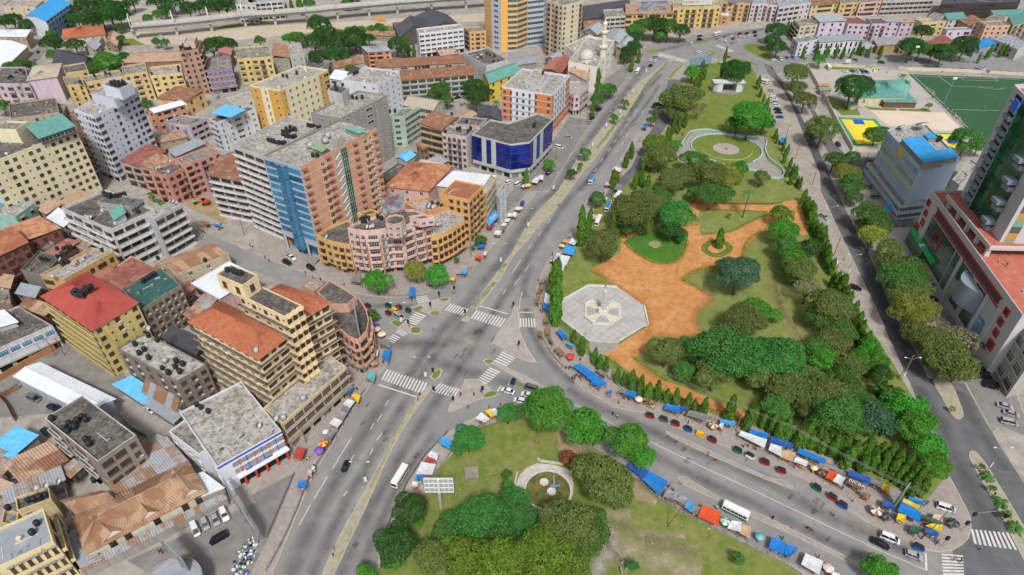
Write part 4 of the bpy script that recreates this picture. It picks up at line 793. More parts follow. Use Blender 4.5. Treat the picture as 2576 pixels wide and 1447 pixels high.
bld('orange four-storey house with grey hipped roof near the trees','orange hipped house','/10 800,352 845,394 1018,384',11.5,'#c98a5e',4,('ww','bbw'),'grey',kind='hip',rise=1.5,sheet=False,st=bw)
bld('old white house with scrolled gable front and broken roof','old scrolled house','/10 560,472 602,512 810,472',7.5,'#a9a9a6',2,('','.n.n.'),'rust',kind='gable',rise=2,name='house')
bld('rusty roofed huts in scrub by the viaduct','rusty scrub huts','/10 805,262 1050,272 1040,228',4,'#8f7f6d',1,('wwww',''),'rust',kind='gable',rise=1.2,name='house')
ytw,P_=bld('tall curved yellow and grey glass office tower cut by top edge','yellow curved tower','',62,'#a7adbd',17,('www','W','','h','h','h','hhh'),'pale',pts=G('/zD 100,430 165,472 255,500 315,497 405,492 500,455 655,432 700,380 300,330',0),grime=.1,st=dict(fard=0,gm=glassm('tower_glass','#2b3a40','#4c5f66')),name='office_tower')
yw=wallm('#d9a32c',.1)
panel(ytw,P_[0],P_[1],0,62,0,1,yw);panel(ytw,P_[2],P_[3],0,62,0,1,yw)
for f in range(1,17):
    z=f*62/17
    for a,b in((3,4),(4,5)):panel(ytw,P_[a],P_[b],z-.55,z+.75,-.01,1.01,yw,.5,'floor_band')
bld('beige and tan eleven-storey tower beside the yellow curved tower','beige tan tower','/zD 697,12 850,63 1040,18',36.5,'#c2b79c',11,('bwbw','w.wnr'),'conc',grime=.25,st=dict(bm=wallm('#a58a70',.4),**bw))
bld('white flat-roofed prayer hall behind the mosque dome','white prayer hall','/20 402,352 500,425 690,335',12,'#cac8c2',3,('','wwww'),'pale',grime=.15,name='mosque_hall')
MOSQ,P_=bld('cream mosque with arched windows along the avenue','cream mosque','/20 425,478 640,522 772,318',15,'#d3cebf',3,('tt','WtWtWtW'),'pale',grime=.15,par=1.2,name='mosque')
bld('pale yellow house with grey hipped roof beyond the mosque','grey hipped yellow house','/20 790,345 845,368 915,290',8.5,'#c4b57c',2,('ww','wwww'),'grey',kind='hip',rise=2,name='house',sheet=False)
bld('long grey sheet-roofed hall beyond the mosque','long grey hall','/20 700,300 830,340 880,255',8,'#9a958d',2,('',''),'grey',kind='gable',rise=2,name='hall',sheet=False)
bld('rounded pink-white shop house beside the orange hotel','rounded pink shop house','',11,'#c0aeb4',3,('ww','w','w','wwww'),'pale',pts=G('/zD 905,905 955,938 1012,925 1040,895 1095,850 1010,795 915,800',11),st=dict(f0=1,**bw),f0=1,shop=True,name='shop_house')
bld('rusty roofed building beside the mosque','rusty mosque neighbour','/zD 905,702 1068,772 1125,662',12,'#b9b2ab',3,('','www'),'rust',kind='shed',rise=1,name='house')
bld('low maroon sheet roof behind the orange hotel','maroon low roof','/zD 660,668 822,712 920,592',6,'#7a5048',1,('',''),'rustr',kind='gable',rise=1.5,name='shed')
bld('pale grey sheds between hotel and beige tower','pale grey sheds','/zD 322,640 592,602 562,522',5,'#8a857e',1,('',''),'grey',kind='gable',rise=1,name='shed',sheet=False)
bld('dark patched shed left of the blue bank','dark patched shed','/zD 35,1120 255,1165 240,1060',6,'#5f5850',1,('',''),'char',kind='gable',rise=1.5,name='shed')
# ------------------------------------------------------------------ the far row beyond the top junction and the streets behind the stadium
far=dict(fard=0,**bw)
for lab,sh,s,h,wall,fl,f,roof,kind in(
 ('yellow long flats under the football billboard','yellow billboard flats','/20 862,110 1212,100 1195,32',12,'#c9a862',3,('hwhwhhwh',''),'rust','shed'),
 ('mustard flats with railed balconies under the red-lettered billboard','mustard railed flats','/20 1215,67 1580,57 1565,12',15,'#c9aa5c',4,('rwrrwrrw',''),'pale',None),
 ('small white office beside the yellow billboard flats','small white office','/20 705,137 857,127 835,72',13,'#b5b1ac',4,('WWWW',''),'conc',None),
 ('vast charcoal roofed railway shed beyond the mosque','charcoal railway shed','/20 530,152 900,92 850,22',8,'#6b6762',1,('',''),'char','gable'),
 ('orange-tan flats under the teal billboard','orange-tan flats','/20 1588,18 1800,32 1812,-40',14,'#c29a64',4,('rwrwr',''),'conc',None),
 ('pale pinkish flats right of the orange-tan flats','pale pinkish flats','/20 1808,38 1932,32 1928,-30',13,'#b9aeb4',4,('wrwr',''),'grey',None),
 ('tiny tan shop before the orange-tan flats','tiny tan shop','/20 1570,122 1640,130 1648,97',6,'#b98f5e',2,('w',''),'white',None),
 ('white-pink flats at the far street, left end','white-pink flats','/30 -30,42 72,47 60,-5',12,'#bcb2b8',4,('wrw',''),'conc',None),
 ('long lilac-white flats with wide windows at the far street','long lilac flats','/30 82,62 325,27 300,-30',12,'#bdb3ba',3,('WWWWww',''),'grey',None),
 ('yellow flats at the far street behind the lilac block','far yellow flats','/30 328,40 540,22 520,-30',11,'#bfae74',3,('whhw',''),'rust','shed'),
 ('tan flats at the far street between yellow and pink ones','far tan flats','/30 543,34 690,22 680,-30',11,'#c0a26a',3,('whw',''),'conc',None),
 ('salmon flats at the far street','far salmon flats','/30 693,28 862,14 850,-40',11,'#bfa190',3,('whhw',''),'conc',None),
 ('long white building with dark red panels on horizon street','red-panelled building','/30 865,18 1250,2 1240,-60',11,'#a9a2a0',3,('WWWWWWWWWWW',''),'grey',None),
 ('dark glass arena building at the top right edge','dark arena','/30 1300,38 1900,22 1900,-60',12,'#3c3a3c',4,('hhhhhhhhhh',''),'char',None),
 ('cream four-storey flats with grey roof at the roundabout corner','cream corner flats','/30 195,152 240,207 372,192',12,'#b9b093',4,('bb','wBw'),'conc',None),
 ('plain lilac house with grey roof behind cream corner flats','plain lilac house','/30 337,112 395,167 585,167',12,'#bdb2c2',3,('','www'),'grey','shed'),
 ('lilac flats with red roof in the second row','lilac red-roof flats','/30 500,130 605,187 778,192',11,'#b9a6b4',3,('','wwww'),'rustr',None),
 ('lilac flats with tanks right of the red-roofed ones','lilac tank flats','/30 740,142 782,187 892,187',12,'#b8a7b6',4,('','rwr'),'dark',None),
 ('lilac gable house with two window columns','lilac gable house','/30 862,152 900,164 1006,167',11,'#baadbe',3,('','ww'),'grey','shed'),
 ('lilac house with rusty brown roof','lilac rusty house','/30 985,158 1008,172 1106,167',11,'#b6a6b6',3,('','ww'),'rust','shed'),
 ('yellow flats with loggias behind the stadium trees','yellow loggia flats','/30 1102,152 1165,177 1346,167',10,'#c4b27c',3,('','BBw'),'pale',None),
 ('pale house with mint roof in the rear row','pale mint-roof house','/30 1330,112 1362,152 1500,142',10,'#b5adb2',3,('','www'),'teal','shed'),
 ('brown-roofed house behind the salmon flats','brown-roofed house','/30 1440,162 1512,192 1612,152',9,'#a9997f',3,('','rr'),'rust','shed'),
 ('low lilac-white house with flat roof before the rear row','low lilac house','/30 1320,217 1352,237 1536,232',8,'#bdb3c0',2,('','wwW'),'conc',None),
 ('salmon four-storey flats at right of the rear row','salmon rear flats','/30 1590,167 1642,202 1826,197',13,'#c6a083',4,('w','wwww'),'conc',None),
 ('cream flats with green roof at the right edge','cream right-edge flats','/30 1812,132 1852,192 2000,152',14,'#b9a67c',4,('','rrr'),'teal','shed'),
 ('mint roofed hall at the top right edge','mint-roofed hall','/30 1680,90 1720,120 1990,110',8,'#b3aa98',2,('',''),'teal','shed'),
 ('white three-storey house at the stadium street corner','white corner house','/30 185,292 226,332 388,302',9,'#c0c2c8',3,('w','www'),'conc',None),
 ('long white arcade house with blue-grey roof facing the stadium','white arcade house','/30 370,287 392,320 692,302',9,'#bfc2c8',2,('','dddddddd'),'grey','shed'),
 ('brown shop row with rusty roof facing the stadium','brown shop row','/30 790,302 832,347 1000,332',6,'#a48a52',2,('','d.d'),'rustg','shed'),
 ('orange-red roofed shop behind stadium trees','orange-red shop','/30 1190,332 1252,367 1382,302',6,'#b58a3a',2,('',''),'rustr','shed'),
 ('shed with deep blue roof behind stadium trees','deep blue shed','/30 1520,332 1562,372 1722,332',6,'#8f97a0',2,('',''),'blue','shed'),
 ('white low buildings at right edge behind goal','white low buildings','/30 1700,302 1882,382 1990,332',7,'#b3b0ab',2,('ww',''),'grey',None),
 ('sand-coloured compound at the top left edge','sand compound','/00 20,50 270,60 330,10',7,'#b9a98f',2,('ww',''),'pale',None),
 ('distant white flats by trees at top edge','distant white flats','/00 1780,40 1932,45 1932,-10',14,'#b7b9ba',4,('wwww',''),'pale',None),
 ('long white striped building at the top edge behind poplars','white striped building','/10 -60,30 200,10 190,-30',14,'#b5b9b6',4,('WWWWWW',''),'grey',None)):
    bld(lab,sh,s,h,wall,fl,f,roof,kind=kind,rise=1 if kind=='shed' else None,st=far,sheet=False)

# ------------------------------------------------------------------ low infill between the blocks
for s,h,wall,roof,kind in(
 ('/00 100,875 330,905 420,830',9,'#948a7d','dark',0),('/00 350,865 470,885 505,800',8,'#8f857a','conc',0),('/00 520,880 575,905 620,840',6,'#85705f','rust','gable'),('/00 1420,1135 1500,1165 1600,1110',7,'#9a8a7c','rust','gable'),('/00 1700,1185 1800,1235 1905,1180',10,'#a99f97','rustp','shed'),('/00 1570,1185 1640,1212 1725,1150',8,'#968b80','grey','shed'),('/00 1640,1000 1700,1030 1800,985',6,'#8c8178','dark',0),
 ('/10 555,600 690,615 735,552',9,'#b4b4b6','white','shed'),('/10 375,520 540,545 560,480',7,'#8c857c','dark',0),('/10 1212,1100 1262,1132 1335,1090',7,'#8c7a68','rust','shed'),('/10 1500,892 1565,910 1660,860',10,'#9c8f83','rustp','gable'),('/10 1300,1222 1380,1250 1450,1210',6,'#83786c','grey','shed'),('/10 990,1010 1020,1030 1100,960',7,'#8a8378','dark',0),('/10 690,560 760,575 800,530',10,'#a39b94','char','gable'),
 ('/01 275,125 352,165 465,110',9,'#8f8072','rust','shed'),('/01 360,195 482,262 565,205',9,'#a8a8a8','white','shed'),('/01 455,95 565,115 705,20',10,'#8d7d6e','rustp','shed'),('/01 345,475 425,485 592,380',8,'#80483e','rustr','shed'),('/01 -40,70 55,95 125,40',8,'#7f7770','sky','shed'),('/01 1095,605 1180,645 1235,600',6,'#8b7b6b','rust','shed'),('/01 1475,842 1562,885 1645,815',7,'#8a7c70','rustg','shed'),('/01 1400,935 1445,965 1565,862',6,'#7d6c60','rust','shed'),
 ('/01 125,765 262,795 305,738',8,'#857a70','grey','shed'),('/01 -60,705 72,725 105,650',9,'#7a5a50','rust','shed'),('/01 245,420 330,445 410,395',9,'#9c958c','dark',0),('/01 560,400 640,440 720,380',7,'#8a8580','rustg','shed'),('/01 900,560 990,600 1080,545',7,'#8f8374','rust','shed'),('/01 700,640 760,670 860,600',8,'#8b7d6d','rustr','shed'),
 ('/02 -60,800 42,835 95,778',4,'#85705f','rust','shed'),('/02 20,1065 132,1085 152,985',6,'#bfa65e','conc',0),('/02 400,1015 470,1120 512,1090',5,'#c0a864','conc',0),('/02 475,655 540,702 625,640',3.5,'#6d655c','rustg','shed'),('/02 -60,640 20,680 100,620',4,'#7f7468','rustg','shed'),('/02 1120,470 1180,500 1250,440',4,'#85807a','grey','shed'),('/02 340,560 420,640 470,600',3.5,'#7f7468','grey','shed'),
 ('/20 530,235 645,262 705,210',6,'#8d867c','grey','gable'),('/20 545,205 700,195 692,160',6,'#8f7a66','rust','gable'),('/20 360,470 430,490 460,440',6,'#7d5a50','rustr','shed'),('/20 250,440 330,460 390,420',5,'#8a857c','grey','gable'),('/10 1830,620 1900,640 1932,600',8,'#a39a90','conc',0),('/10 1480,640 1540,655 1600,620',3,'#9c9890','white','shed'),
 ('/00 640,360 720,375 760,330',5,'#a09a90','grey','gable'),('/00 800,330 880,345 900,265',5,'#8a7a68','rust','gable'),('/00 1650,400 1740,415 1750,370',9,'#8a6a60','rustr','shed'),('/00 1150,300 1200,305 1240,280',3,'#9a948c','grey','gable'),('/10 -100,400 -20,415 10,370',11,'#8f887c','conc',0),('/30 1000,345 1100,360 1180,330',6,'#9f8f78','rustg','shed'),('/30 700,360 760,375 800,345',5,'#aaa69e','grey','shed'),('/30 1380,340 1450,352 1520,330',6,'#a8a096','rust','shed'),('/30 1210,130 1290,150 1330,120',11,'#b3a6b0','conc',0),('/30 1640,150 1720,170 1790,130',11,'#b09a80','conc',0)):
    p_=at(*px(s)[1]);nm_={'rust':'brown rusty','rustp':'pale rusty','rustr':'red rusty','rustg':'patchy rusty','grey':'grey sheet','white':'white sheet','dark':'dark flat','conc':'weathered flat','char':'charcoal','sky':'sky blue'}[roof]
    lm_=min((b_ for b_ in BL if not b_[0].startswith('infill')),key=lambda b_:(Vector(b_[1][:2])-p_.xy).length)[0]
    bld('small house with %s roof tucked beside the %s'%(nm_,lm_),'infill house',s,h,wall,1 if h<5 else 2 if h<8 else 3,('w.w','ww'),roof,kind=kind or None,rise=.8 if kind=='shed' else None,st=bw,name='house',group='small infill houses of the old town')
# ------------------------------------------------------------------ individual buildings
def fpt(P,Q,a,z,off=0.):
    P,Q=Vector(P[:2]),Vector(Q[:2]);d=Q-P;n=Vector((d.y,-d.x)).normalized();p=P+d*a+n*off;return Vector((p.x,p.y,z))
def frz(P,Q):return math.atan2(Q[1]-P[1],Q[0]-P[0])
def fbox(root,name,P,Q,a,z,size,mat,off=0.):
    """box on a wall: size = (along, outward, up), resting at height z, back face on the wall"""
    mb=MB();p=fpt(P,Q,a,z+size[2]/2,off+size[1]/2);mb.box(p,size,mat,frz(P,Q));return wmesh(name,mb,root)
def text(s,size,mat,root,loc,rot,name='lettering',ext=.02,align='CENTER'):
    cu=bpy.data.curves.new('lettering','FONT');cu.body=s;cu.size=size;cu.extrude=ext;cu.align_x=align;cu.align_y='CENTER';cu.resolution_u=2
    o=bpy.data.objects.new('tmp',cu);COL.objects.link(o);bpy.context.view_layer.update()
    me=bpy.data.meshes.new_from_object(o.evaluated_get(bpy.context.evaluated_depsgraph_get()));bpy.data.objects.remove(o);bpy.data.curves.remove(cu)
    me.materials.clear();me.materials.append(mat)
    return lnk(name,me,root,loc,rot=rot)
def wtext(s,size,mat,root,P,Q,a,z,off=.1):return text(s,size,mat,root,fpt(P,Q,a,z,off),(R(90),0,frz(P,Q)))
# blue canopy on the white arched block
t=thing('roof_canopy',at(*px('/00 1720,840')[0],19),'bright blue sheet canopy on posts over a white roof terrace','canopy')
q=G('/00 1592,852 1737,890 1860,828 1702,788',19.3);mb=MB();mb.prism([(p.x,p.y)for p in q],19.2,19.35,ROOFS['sky'],bottom=True);wmesh('canopy_sheet',mb,t)
for p in q:mb=MB();mb.cyl((p.x,p.y,16.1),.08,3.1,m_fg,6);wmesh('post',mb,t)
# pink tower
hT=41.5;tw=thing('apartment_tower',at(800,520,0),'salmon thirteen-storey tower with blue glass front and green stair glazing','building')
Pt=G('/f 661,397 757,427 948,328',hT);Pt.append(Pt[0]+Pt[2]-Pt[1]);BL.append(('salmon tower',sum(Pt,Vector())/4));BROOT['salmon tower']=tw
n_=N('ribbed_salmon_cladding');sx=n_.add('SeparateXYZ');n_.link(n_.pos(),sx.inputs[0])
dirv=(Pt[2]-Pt[1]).normalized();dp=n_.add('VectorMath',operation='DOT_PRODUCT');n_.link(n_.pos(),dp.inputs[0]);dp.inputs[1].default_value=dirv
fr=n_.add('Math',operation='FRACT');ml=n_.add('Math',operation='MULTIPLY');n_.link(dp.outputs['Value'],ml.inputs[0]);ml.inputs[1].default_value=1.4;n_.link(ml.outputs[0],fr.inputs[0])
n_.col(n_.mix(n_.ramp(n_.noise(n_.pos(),.2,5),.45,.7,0,.4),n_.mix(n_.ramp(fr.outputs[0],.78,.82),srgb('#cc9b7b'),srgb('#a0725a')),srgb('#9a6e57')));n_.b.inputs['Roughness'].default_value=.8
salmon=n_.m;mb=MB();Q_=[(p.x,p.y)for p in Pt];I_=[tuple(v)for v in inset(Q_,.3)]
for i in range(4):
    j=(i+1)%4;z0=7 if i==0 else 0;mb.face([(*Q_[i],z0),(*Q_[j],z0),(*Q_[j],hT+1),(*Q_[i],hT+1)],salmon if i else wallm('#9aa5b0',.1))
    mb.face([(*Q_[i],hT+1),(*Q_[j],hT+1),(*I_[j],hT+1),(*I_[i],hT+1)],m_conc);mb.face([(*I_[j],hT),(*I_[i],hT),(*I_[i],hT+1),(*I_[j],hT+1)],m_conc)
wmesh('wall',mb,tw);mb=MB();mb.face([(*p,hT)for p in I_],ROOFS['pale']);wmesh('roof',mb,tw)
mb=MB();a_,b_=fpt(Pt[0],Pt[1],0,0,-3),fpt(Pt[0],Pt[1],1,0,-3);mb.face([(a_.x,a_.y,0),(b_.x,b_.y,0),(b_.x,b_.y,7),(a_.x,a_.y,7)],m_blue);mb.face([(*Q_[0],7),(*Q_[1],7),(b_.x,b_.y,7),(a_.x,a_.y,7)],m_conc);wmesh('entrance_recess',mb,tw)
facade(tw,Pt[1],Pt[2],0,hT/13,13,'an.ba....anbca',dict(wm=wallm('#cf9f80',.25),bm=wallm('#cf9f80',.25),f0=1,gm=m_glassg,awn=M('maroon_awning','#8b4a44',.7),band=(wallm('#cbbfae',.3),.12),fard=400,hood='none'))
for f in range(1,13):
    z=f*hT/13
    panel(tw,Pt[1],Pt[2],z+.1,z+hT/13-.1,.405,.485,wallm('#9c9a92',.2),.1,'stair_screen')
    mb=MB();p0,p1=fpt(Pt[1],Pt[2],.41,z+.2,.14),fpt(Pt[1],Pt[2],.48,z+1.9,.14);mb.tube([p0,p1],.22,wallm('#c3beb0',.1),4);wmesh('stair_flight',mb,tw)
    L_=(Pt[2]-Pt[1]).xy.length*.075;p=fpt(Pt[1],Pt[2],.53,z,.12);lnk('glass_panel',pane_grid_mesh(L_,hT/13,3,2,m_greeng,m_whitep),tw,p,frz(Pt[1],Pt[2]))
    for a,b in((.04,.36),(.64,.97)):
        if z<7:continue
        L_=(Pt[1]-Pt[0]).xy.length*(b-a);p=fpt(Pt[0],Pt[1],(a+b)/2,z+.5,.02);lnk('glass_panel',pane_grid_mesh(L_,hT/13*.66,4,2,m_blue,m_blue),tw,p,frz(Pt[0],Pt[1]))
for a in(.44,.57):
    mb=MB();c=fpt(Pt[0],Pt[1],a,0,.2);
    rr=(Pt[1]-Pt[0]).xy.length*.07
    for f in range(24):
        z=4+f*(hT-4)/24;mb.cyl((c.x,c.y,z),rr,(hT-4)/24-.12,m_blue,14)
        mb.cyl((c.x,c.y,z+(hT-4)/24-.12),rr+.04,.12,m_fg,14)
    wmesh('glass_bay',mb,tw)
for a in(.03,.33,.66,.97):mb=MB();p=fpt(Pt[0],Pt[1],a,0,-.5);mb.cyl(p,.45,7,wallm('#a5aab0',.1),10);wmesh('column',mb,tw)
mb=MB()
for i in range(8):p=fpt(Pt[0],Pt[1],.8,.1+i*.2,3.5-i*.45);mb.box(p,(6,.46,.2),m_conc,frz(Pt[0],Pt[1]))
wmesh('entrance_steps',mb,tw)
bld('pale lift room on the salmon tower roof','salmon tower lift room','/zA 590,275 625,300 672,260',hT+3,'#b9b2a6',1,('',''),'pale',base=hT+.1,name='roof_hut')
for s,m_,l in(('/zA 450,345 520,372 560,345','green','dull green'),('/zA 690,205 790,240 828,232','teal','faded blue')):
    bld(l+' shade roof on the salmon tower',l+' shade',s,hT+2.2,'#8d8a80',1,('',''),m_,base=hT+.1,kind='shed',rise=.3,name='roof_hut',sheet=False)
# stepped tower with orange tiles
yS='#dcc498';led=wallm('#cdb27a',.4);S_=dict(fm=m_fb,gm=m_glassb,band=(led,1.02),ac=.12,hood='none',fard=400)
bld('stepped ochre block with orange tile roofs, slab ledges and street podium','stepped ochre block','/z1 118,508 602,770 800,618',28,yS,8,('wwwwwwww','WwW'),'tile',kind='hip',rise=3,grime=.35,st=S_,over=.9)
rB,PB=bld('tall central slab of stepped ochre block with scalloped roof end','stepped ochre centre','/z1 462,328 798,492 922,408',35.5,yS,10,('wnwnwnwn','BBB'),'dark',grime=.4,st=S_,par=.35)
for f in range(2,11):
    for a in(.17,.5,.83):
        k='scallop'
        if k not in MC:
            b=MB();r_=(PB[2]-PB[1]).xy.length/6
            b.cyl((0,0,-.12),r_*1.08,.3,led,14);MC[k]=b.mesh('scalloped_balcony')
        lnk('scalloped_balcony',MC[k],rB,fpt(PB[1],PB[2],a,f*3.55,.3))
bld('tank tower on the stepped ochre block carrying four black tanks','stepped ochre tank tower','/z1 298,182 490,264 598,188',40.5,yS,1,('ww','w'),'dark',base=35.6,grime=.35,par=.3,st=dict(band=(led,1.),**bw),name='stair_head')
bld('right wing of stepped ochre block with orange tile strip roof','stepped ochre right wing','/z1 585,345 932,482 1112,378',29.5,yS,8,('','WwW'),'tile',kind='hip',rise=2.4,grime=.35,st=S_,over=.8)
bld('low street podium of stepped ochre block with wide window bays','stepped ochre podium','/z1 640,1150 782,1262 1242,852',10.5,'#c9b080',3,('ww','WWWWWWW'),'pale',grime=.35,st=dict(f0=1,band=(led,.6),fm=m_fb,gm=glassm('podium_glass','#3a444a','#5d6a72')),f0=1,shop=True,par=.4)
# salmon prow building
rP,PP=bld('salmon corner building with curved prow and dark flat roofs','salmon prow building','',14,'#d09a7c',4,('Www','wb','b','bb','b','w'),'dark',pts=G('/z1 1152,545 1255,640 1328,668 1392,600 1405,520 1385,440 1330,358 1262,402 1120,402',14),st=dict(fm=m_fb,gm=m_glassb,f0=1,band=(m_conc,.7)),f0=1,shop=True,par=1.0)
bld('rear upper roof of salmon prow building with peeling wall','prow upper roof','',17,'#c99a80',1,(),'dark',pts=G('/z1 1032,312 1120,402 1252,402 1312,345 1215,282 1118,228',17),base=0,par=.6,name='shop_house')
bld('pale roof terrace beside the salmon prow building','prow terrace','/z1 910,268 1010,312 1075,262',14,'#bb8a70',1,('',''),'pale',par=1.,name='shop_house')
# curved pink and orange building at the junction
def pillars(root,P,es,zt,mat,step=5.2):
    for e in es:
        A,B_=P[e],P[(e+1)%len(P)];n=max(1,int((B_-A).xy.length/step))
        for i in range(n+1):mb=MB();p=fpt(A,B_,min(.97,max(.03,i/n)),0,-.6);mb.cyl(p,.35,zt,mat,8);wmesh('column',mb,root)
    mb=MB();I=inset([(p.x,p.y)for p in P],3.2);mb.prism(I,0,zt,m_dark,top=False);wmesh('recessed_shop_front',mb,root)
PKW='#d6ada0';pm=wallm(PKW,.35);om2=wallm('#c98a35',.35);st_p=dict(bm=wallm('#d2aea2',.35),bd=1.2,hood='none',fard=400,f0=0)
rC,PC=bld('curved pink corner block with terracotta piers and balcony tiers','curved pink block','',20.5,PKW,5,('wbb','b','rb','b','b','bb','','','','','',''),'dark',base=3.8,pts=G('/z2 437,410 640,438 800,428 925,398 1065,395 1190,345 1430,283 1210,195 1090,190 870,262 800,265 560,335',20.5),st=st_p,par=1.)
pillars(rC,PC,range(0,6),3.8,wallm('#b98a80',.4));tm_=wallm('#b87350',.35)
for e,a,b in((0,.3,.38),(0,.92,1),(1,.85,1),(3,.45,.6),(4,.85,1),(5,.45,.56)):panel(rC,PC[e],PC[e+1],3.9,15,a,b,tm_,.45,'terracotta_pier')
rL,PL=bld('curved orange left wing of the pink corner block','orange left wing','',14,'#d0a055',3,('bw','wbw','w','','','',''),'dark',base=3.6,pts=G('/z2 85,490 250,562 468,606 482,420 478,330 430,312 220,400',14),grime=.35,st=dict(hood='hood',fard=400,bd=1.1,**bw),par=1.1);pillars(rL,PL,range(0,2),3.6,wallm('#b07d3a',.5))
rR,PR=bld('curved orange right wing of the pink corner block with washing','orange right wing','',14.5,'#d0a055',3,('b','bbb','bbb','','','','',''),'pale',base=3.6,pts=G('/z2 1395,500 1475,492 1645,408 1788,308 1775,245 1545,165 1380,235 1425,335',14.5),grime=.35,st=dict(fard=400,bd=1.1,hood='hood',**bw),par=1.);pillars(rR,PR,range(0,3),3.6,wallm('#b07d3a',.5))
bld('octagonal pink turret with windows on the curved pink block','pink turret','',26,'#c9a79e',2,['w']*8,'dark',base=20.6,pts=[at(*px('/z2 985,300')[0],26)+Vector((3.6*math.cos(a),3.6*math.sin(a),0))for a in[2*math.pi*k/8 for k in range(8)]],par=.7,name='turret',st=dict(fard=400,hood='none'))
bld('raised pink roof box behind the pink turret','pink roof box','/z2 1150,265 1270,300 1440,275',23.5,PKW,1,('w','ww'),'dark',base=20.6,name='roof_hut',st=dict(fard=400,hood='none'))
bld('small orange roof terrace room behind the orange left wing','orange roof room','/z2 548,225 640,258 800,215',16.5,'#d0a055',1,('',''),'dark',base=0,name='roof_hut')
bld('pale roof terrace with orange parapet behind the curved block','orange parapet terrace','/z2 1100,115 1290,225 1545,160',16,'#c8874a',1,('',''),'pale',base=0,par=1.,name='roof_terrace')
# white and red office: street front
rO,PO=OFFICE;A,B_=PO[1],PO[2];red=M('red_paint','#c23328',.6);blu=M('blue_paint','#2f4fa3',.6)
mb=MB();mb.face([tuple(fpt(A,B_,.0,.1,.03)),tuple(fpt(A,B_,1,.1,.03)),tuple(fpt(A,B_,1,3.9,.03)),tuple(fpt(A,B_,0,3.9,.03))],m_dark);wmesh('arcade_opening',mb,rO)
fbox(rO,'white_end_wall',A,B_,.1,0,((B_-A).xy.length*.2,.12,4),wallm('#c6cad3',.2),.02)
for a in(.28,.45,.62,.79,.96):fbox(rO,'red_pillar',A,B_,a,0,(.55,.55,4.),red,.6)
fbox(rO,'arcade_canopy',A,B_,.6,3.95,((B_-A).xy.length*.82,1.5,.2),wallm('#c6cad3',.2))
for z in(4.9,7.7):
    for i in range(7):
        a=.24+i*.115;L_=(B_-A).xy.length*.09;lnk('grille_window',pane_grid_mesh(round(L_,1),1.7,4,3,m_glass,m_whitep),rO,fpt(A,B_,a,z,.02),frz(A,B_))
        fbox(rO,'coloured_mullion',A,B_,a+.057,z-.1,(.28,.2,1.9),(red,blu)[i%2])
fbox(rO,'blue_parapet_strip',A,B_,.5,10.2,((B_-A).xy.length,.1,.6),blu)
fbox(rO,'bank_sign_board',A,B_,.55,4.15,((B_-A).xy.length*.42,.15,.55),blu,.05);wtext('BENKI YA POSTA',.5,m_whitep,rO,A,B_,.55,4.42,.23)
# ------------------------------------------------------------------ right side: shopping podium and glass tower
gw=wallm('#bab8b7',.2);deck=patchm('red_deck',['#a8604e','#97523f','#b57565'],(.1,.4),(.47,.6))
ROOFS['deck']=deck
rM,PM=bld('grey shopping podium with red roof deck and red window frames','grey shopping podium','/z3 490,485 965,1145 1480,1160',24,gw,4,('',''),'deck',par=1.1,name='shopping_centre')
A,B_=PM[0],PM[1];Lm=(B_-A).xy.length;redf=M('red_frame','#b5232e',.5);rz=frz(A,B_)
for a,w_,z in((.27,.3,3.5),(.53,.2,3.5),(.73,.12,3.5)):
    for r_ in range(4):lnk('glass_panel',pane_grid_mesh(round(Lm*w_,1),3.7,int(Lm*w_/2),3,m_greeng,m_fg),rM,fpt(A,B_,a,3+r_*3.8,.03),rz)
for a,b,z in((.12,.86,18.9),(.12,.86,22.3)):fbox(rM,'red_trim',A,B_,(a+b)/2,z,(Lm*(b-a),.35,.45),redf,.02)
fbox(rM,'gallery_opening',A,B_,.49,19.5,(Lm*.72,.06,2.6),M('gallery_brown','#4f4543',.8))
def redsq(a,z,s):
    mb=MB();p=fpt(A,B_,a,z,.15)
    for dx,dz,w_,h_ in((0,s/2,s+.4,.45),(0,-s/2,s+.4,.45),(-s/2,0,.45,s),(s/2,0,.45,s)):mb.box((p.x+math.cos(rz)*dx,p.y+math.sin(rz)*dx,z+dz),(w_,.5,h_),redf,rz)
    mb.box(p-Vector((0,0,0)),(s-.3,.2,s-.3),m_glass,rz);wmesh('red_window_frame',mb,rM)
for a,z in((.03,20.5),(.045,16.5),(.055,12.5),(.02,8.5),(.92,21),(.92,17),(.93,13),(.94,8.5)):redsq(a,z,2.2 if z>9 else 3)
redsq(.24,13,6)
grn=M('bank_green','#2fa85a',.5)
for a,w_ in((.08,.16),(.25,.14)):fbox(rM,'green_fascia',A,B_,a,6.2,(Lm*w_,1.7,1.2),grn,0)
fbox(rM,'white_fascia',A,B_,.165,6.2,(Lm*.03,1.72,1.2),m_whitep,0)
fbox(rM,'bank_shop_front',A,B_,.1,0,(Lm*.2,1.4,6),m_greeng,0);fbox(rM,'poster',A,B_,.52,3.2,(5,.1,8),patchm('poster_print',['#c9b98a','#4d6b4a','#a9b5a4'],(.3,.5),(.4,.5)),.1)
gc=wallm('#7d8792',.15);mb=MB();arc=[fpt(A,B_,.56+.2*k/14,0,.2+4.2*math.sin(math.pi*k/14))for k in range(15)]
for p,q in zip(arc,arc[1:]):mb.face([(p.x,p.y,9.5),(q.x,q.y,9.5),(q.x,q.y,17.5),(p.x,p.y,17.5)],gc)
mb.face([(p.x,p.y,17.5)for p in arc],gc);wmesh('curved_canopy',mb,rM)
fbox(rM,'blue_banner',A,B_,.8,2.5,(7,.2,9),patchm('banner_print',['#5f87ab','#9cb7cc','#3f6a94'],(.2,.4),(.42,.55)),.15);wtext('EXIM',2,m_whitep,rM,A,B_,.8,10,.4)
for a in(.1,.5,.78,.88):fbox(rM,'pilaster',A,B_,a,0,(1.6,.6,19),gw,.03)
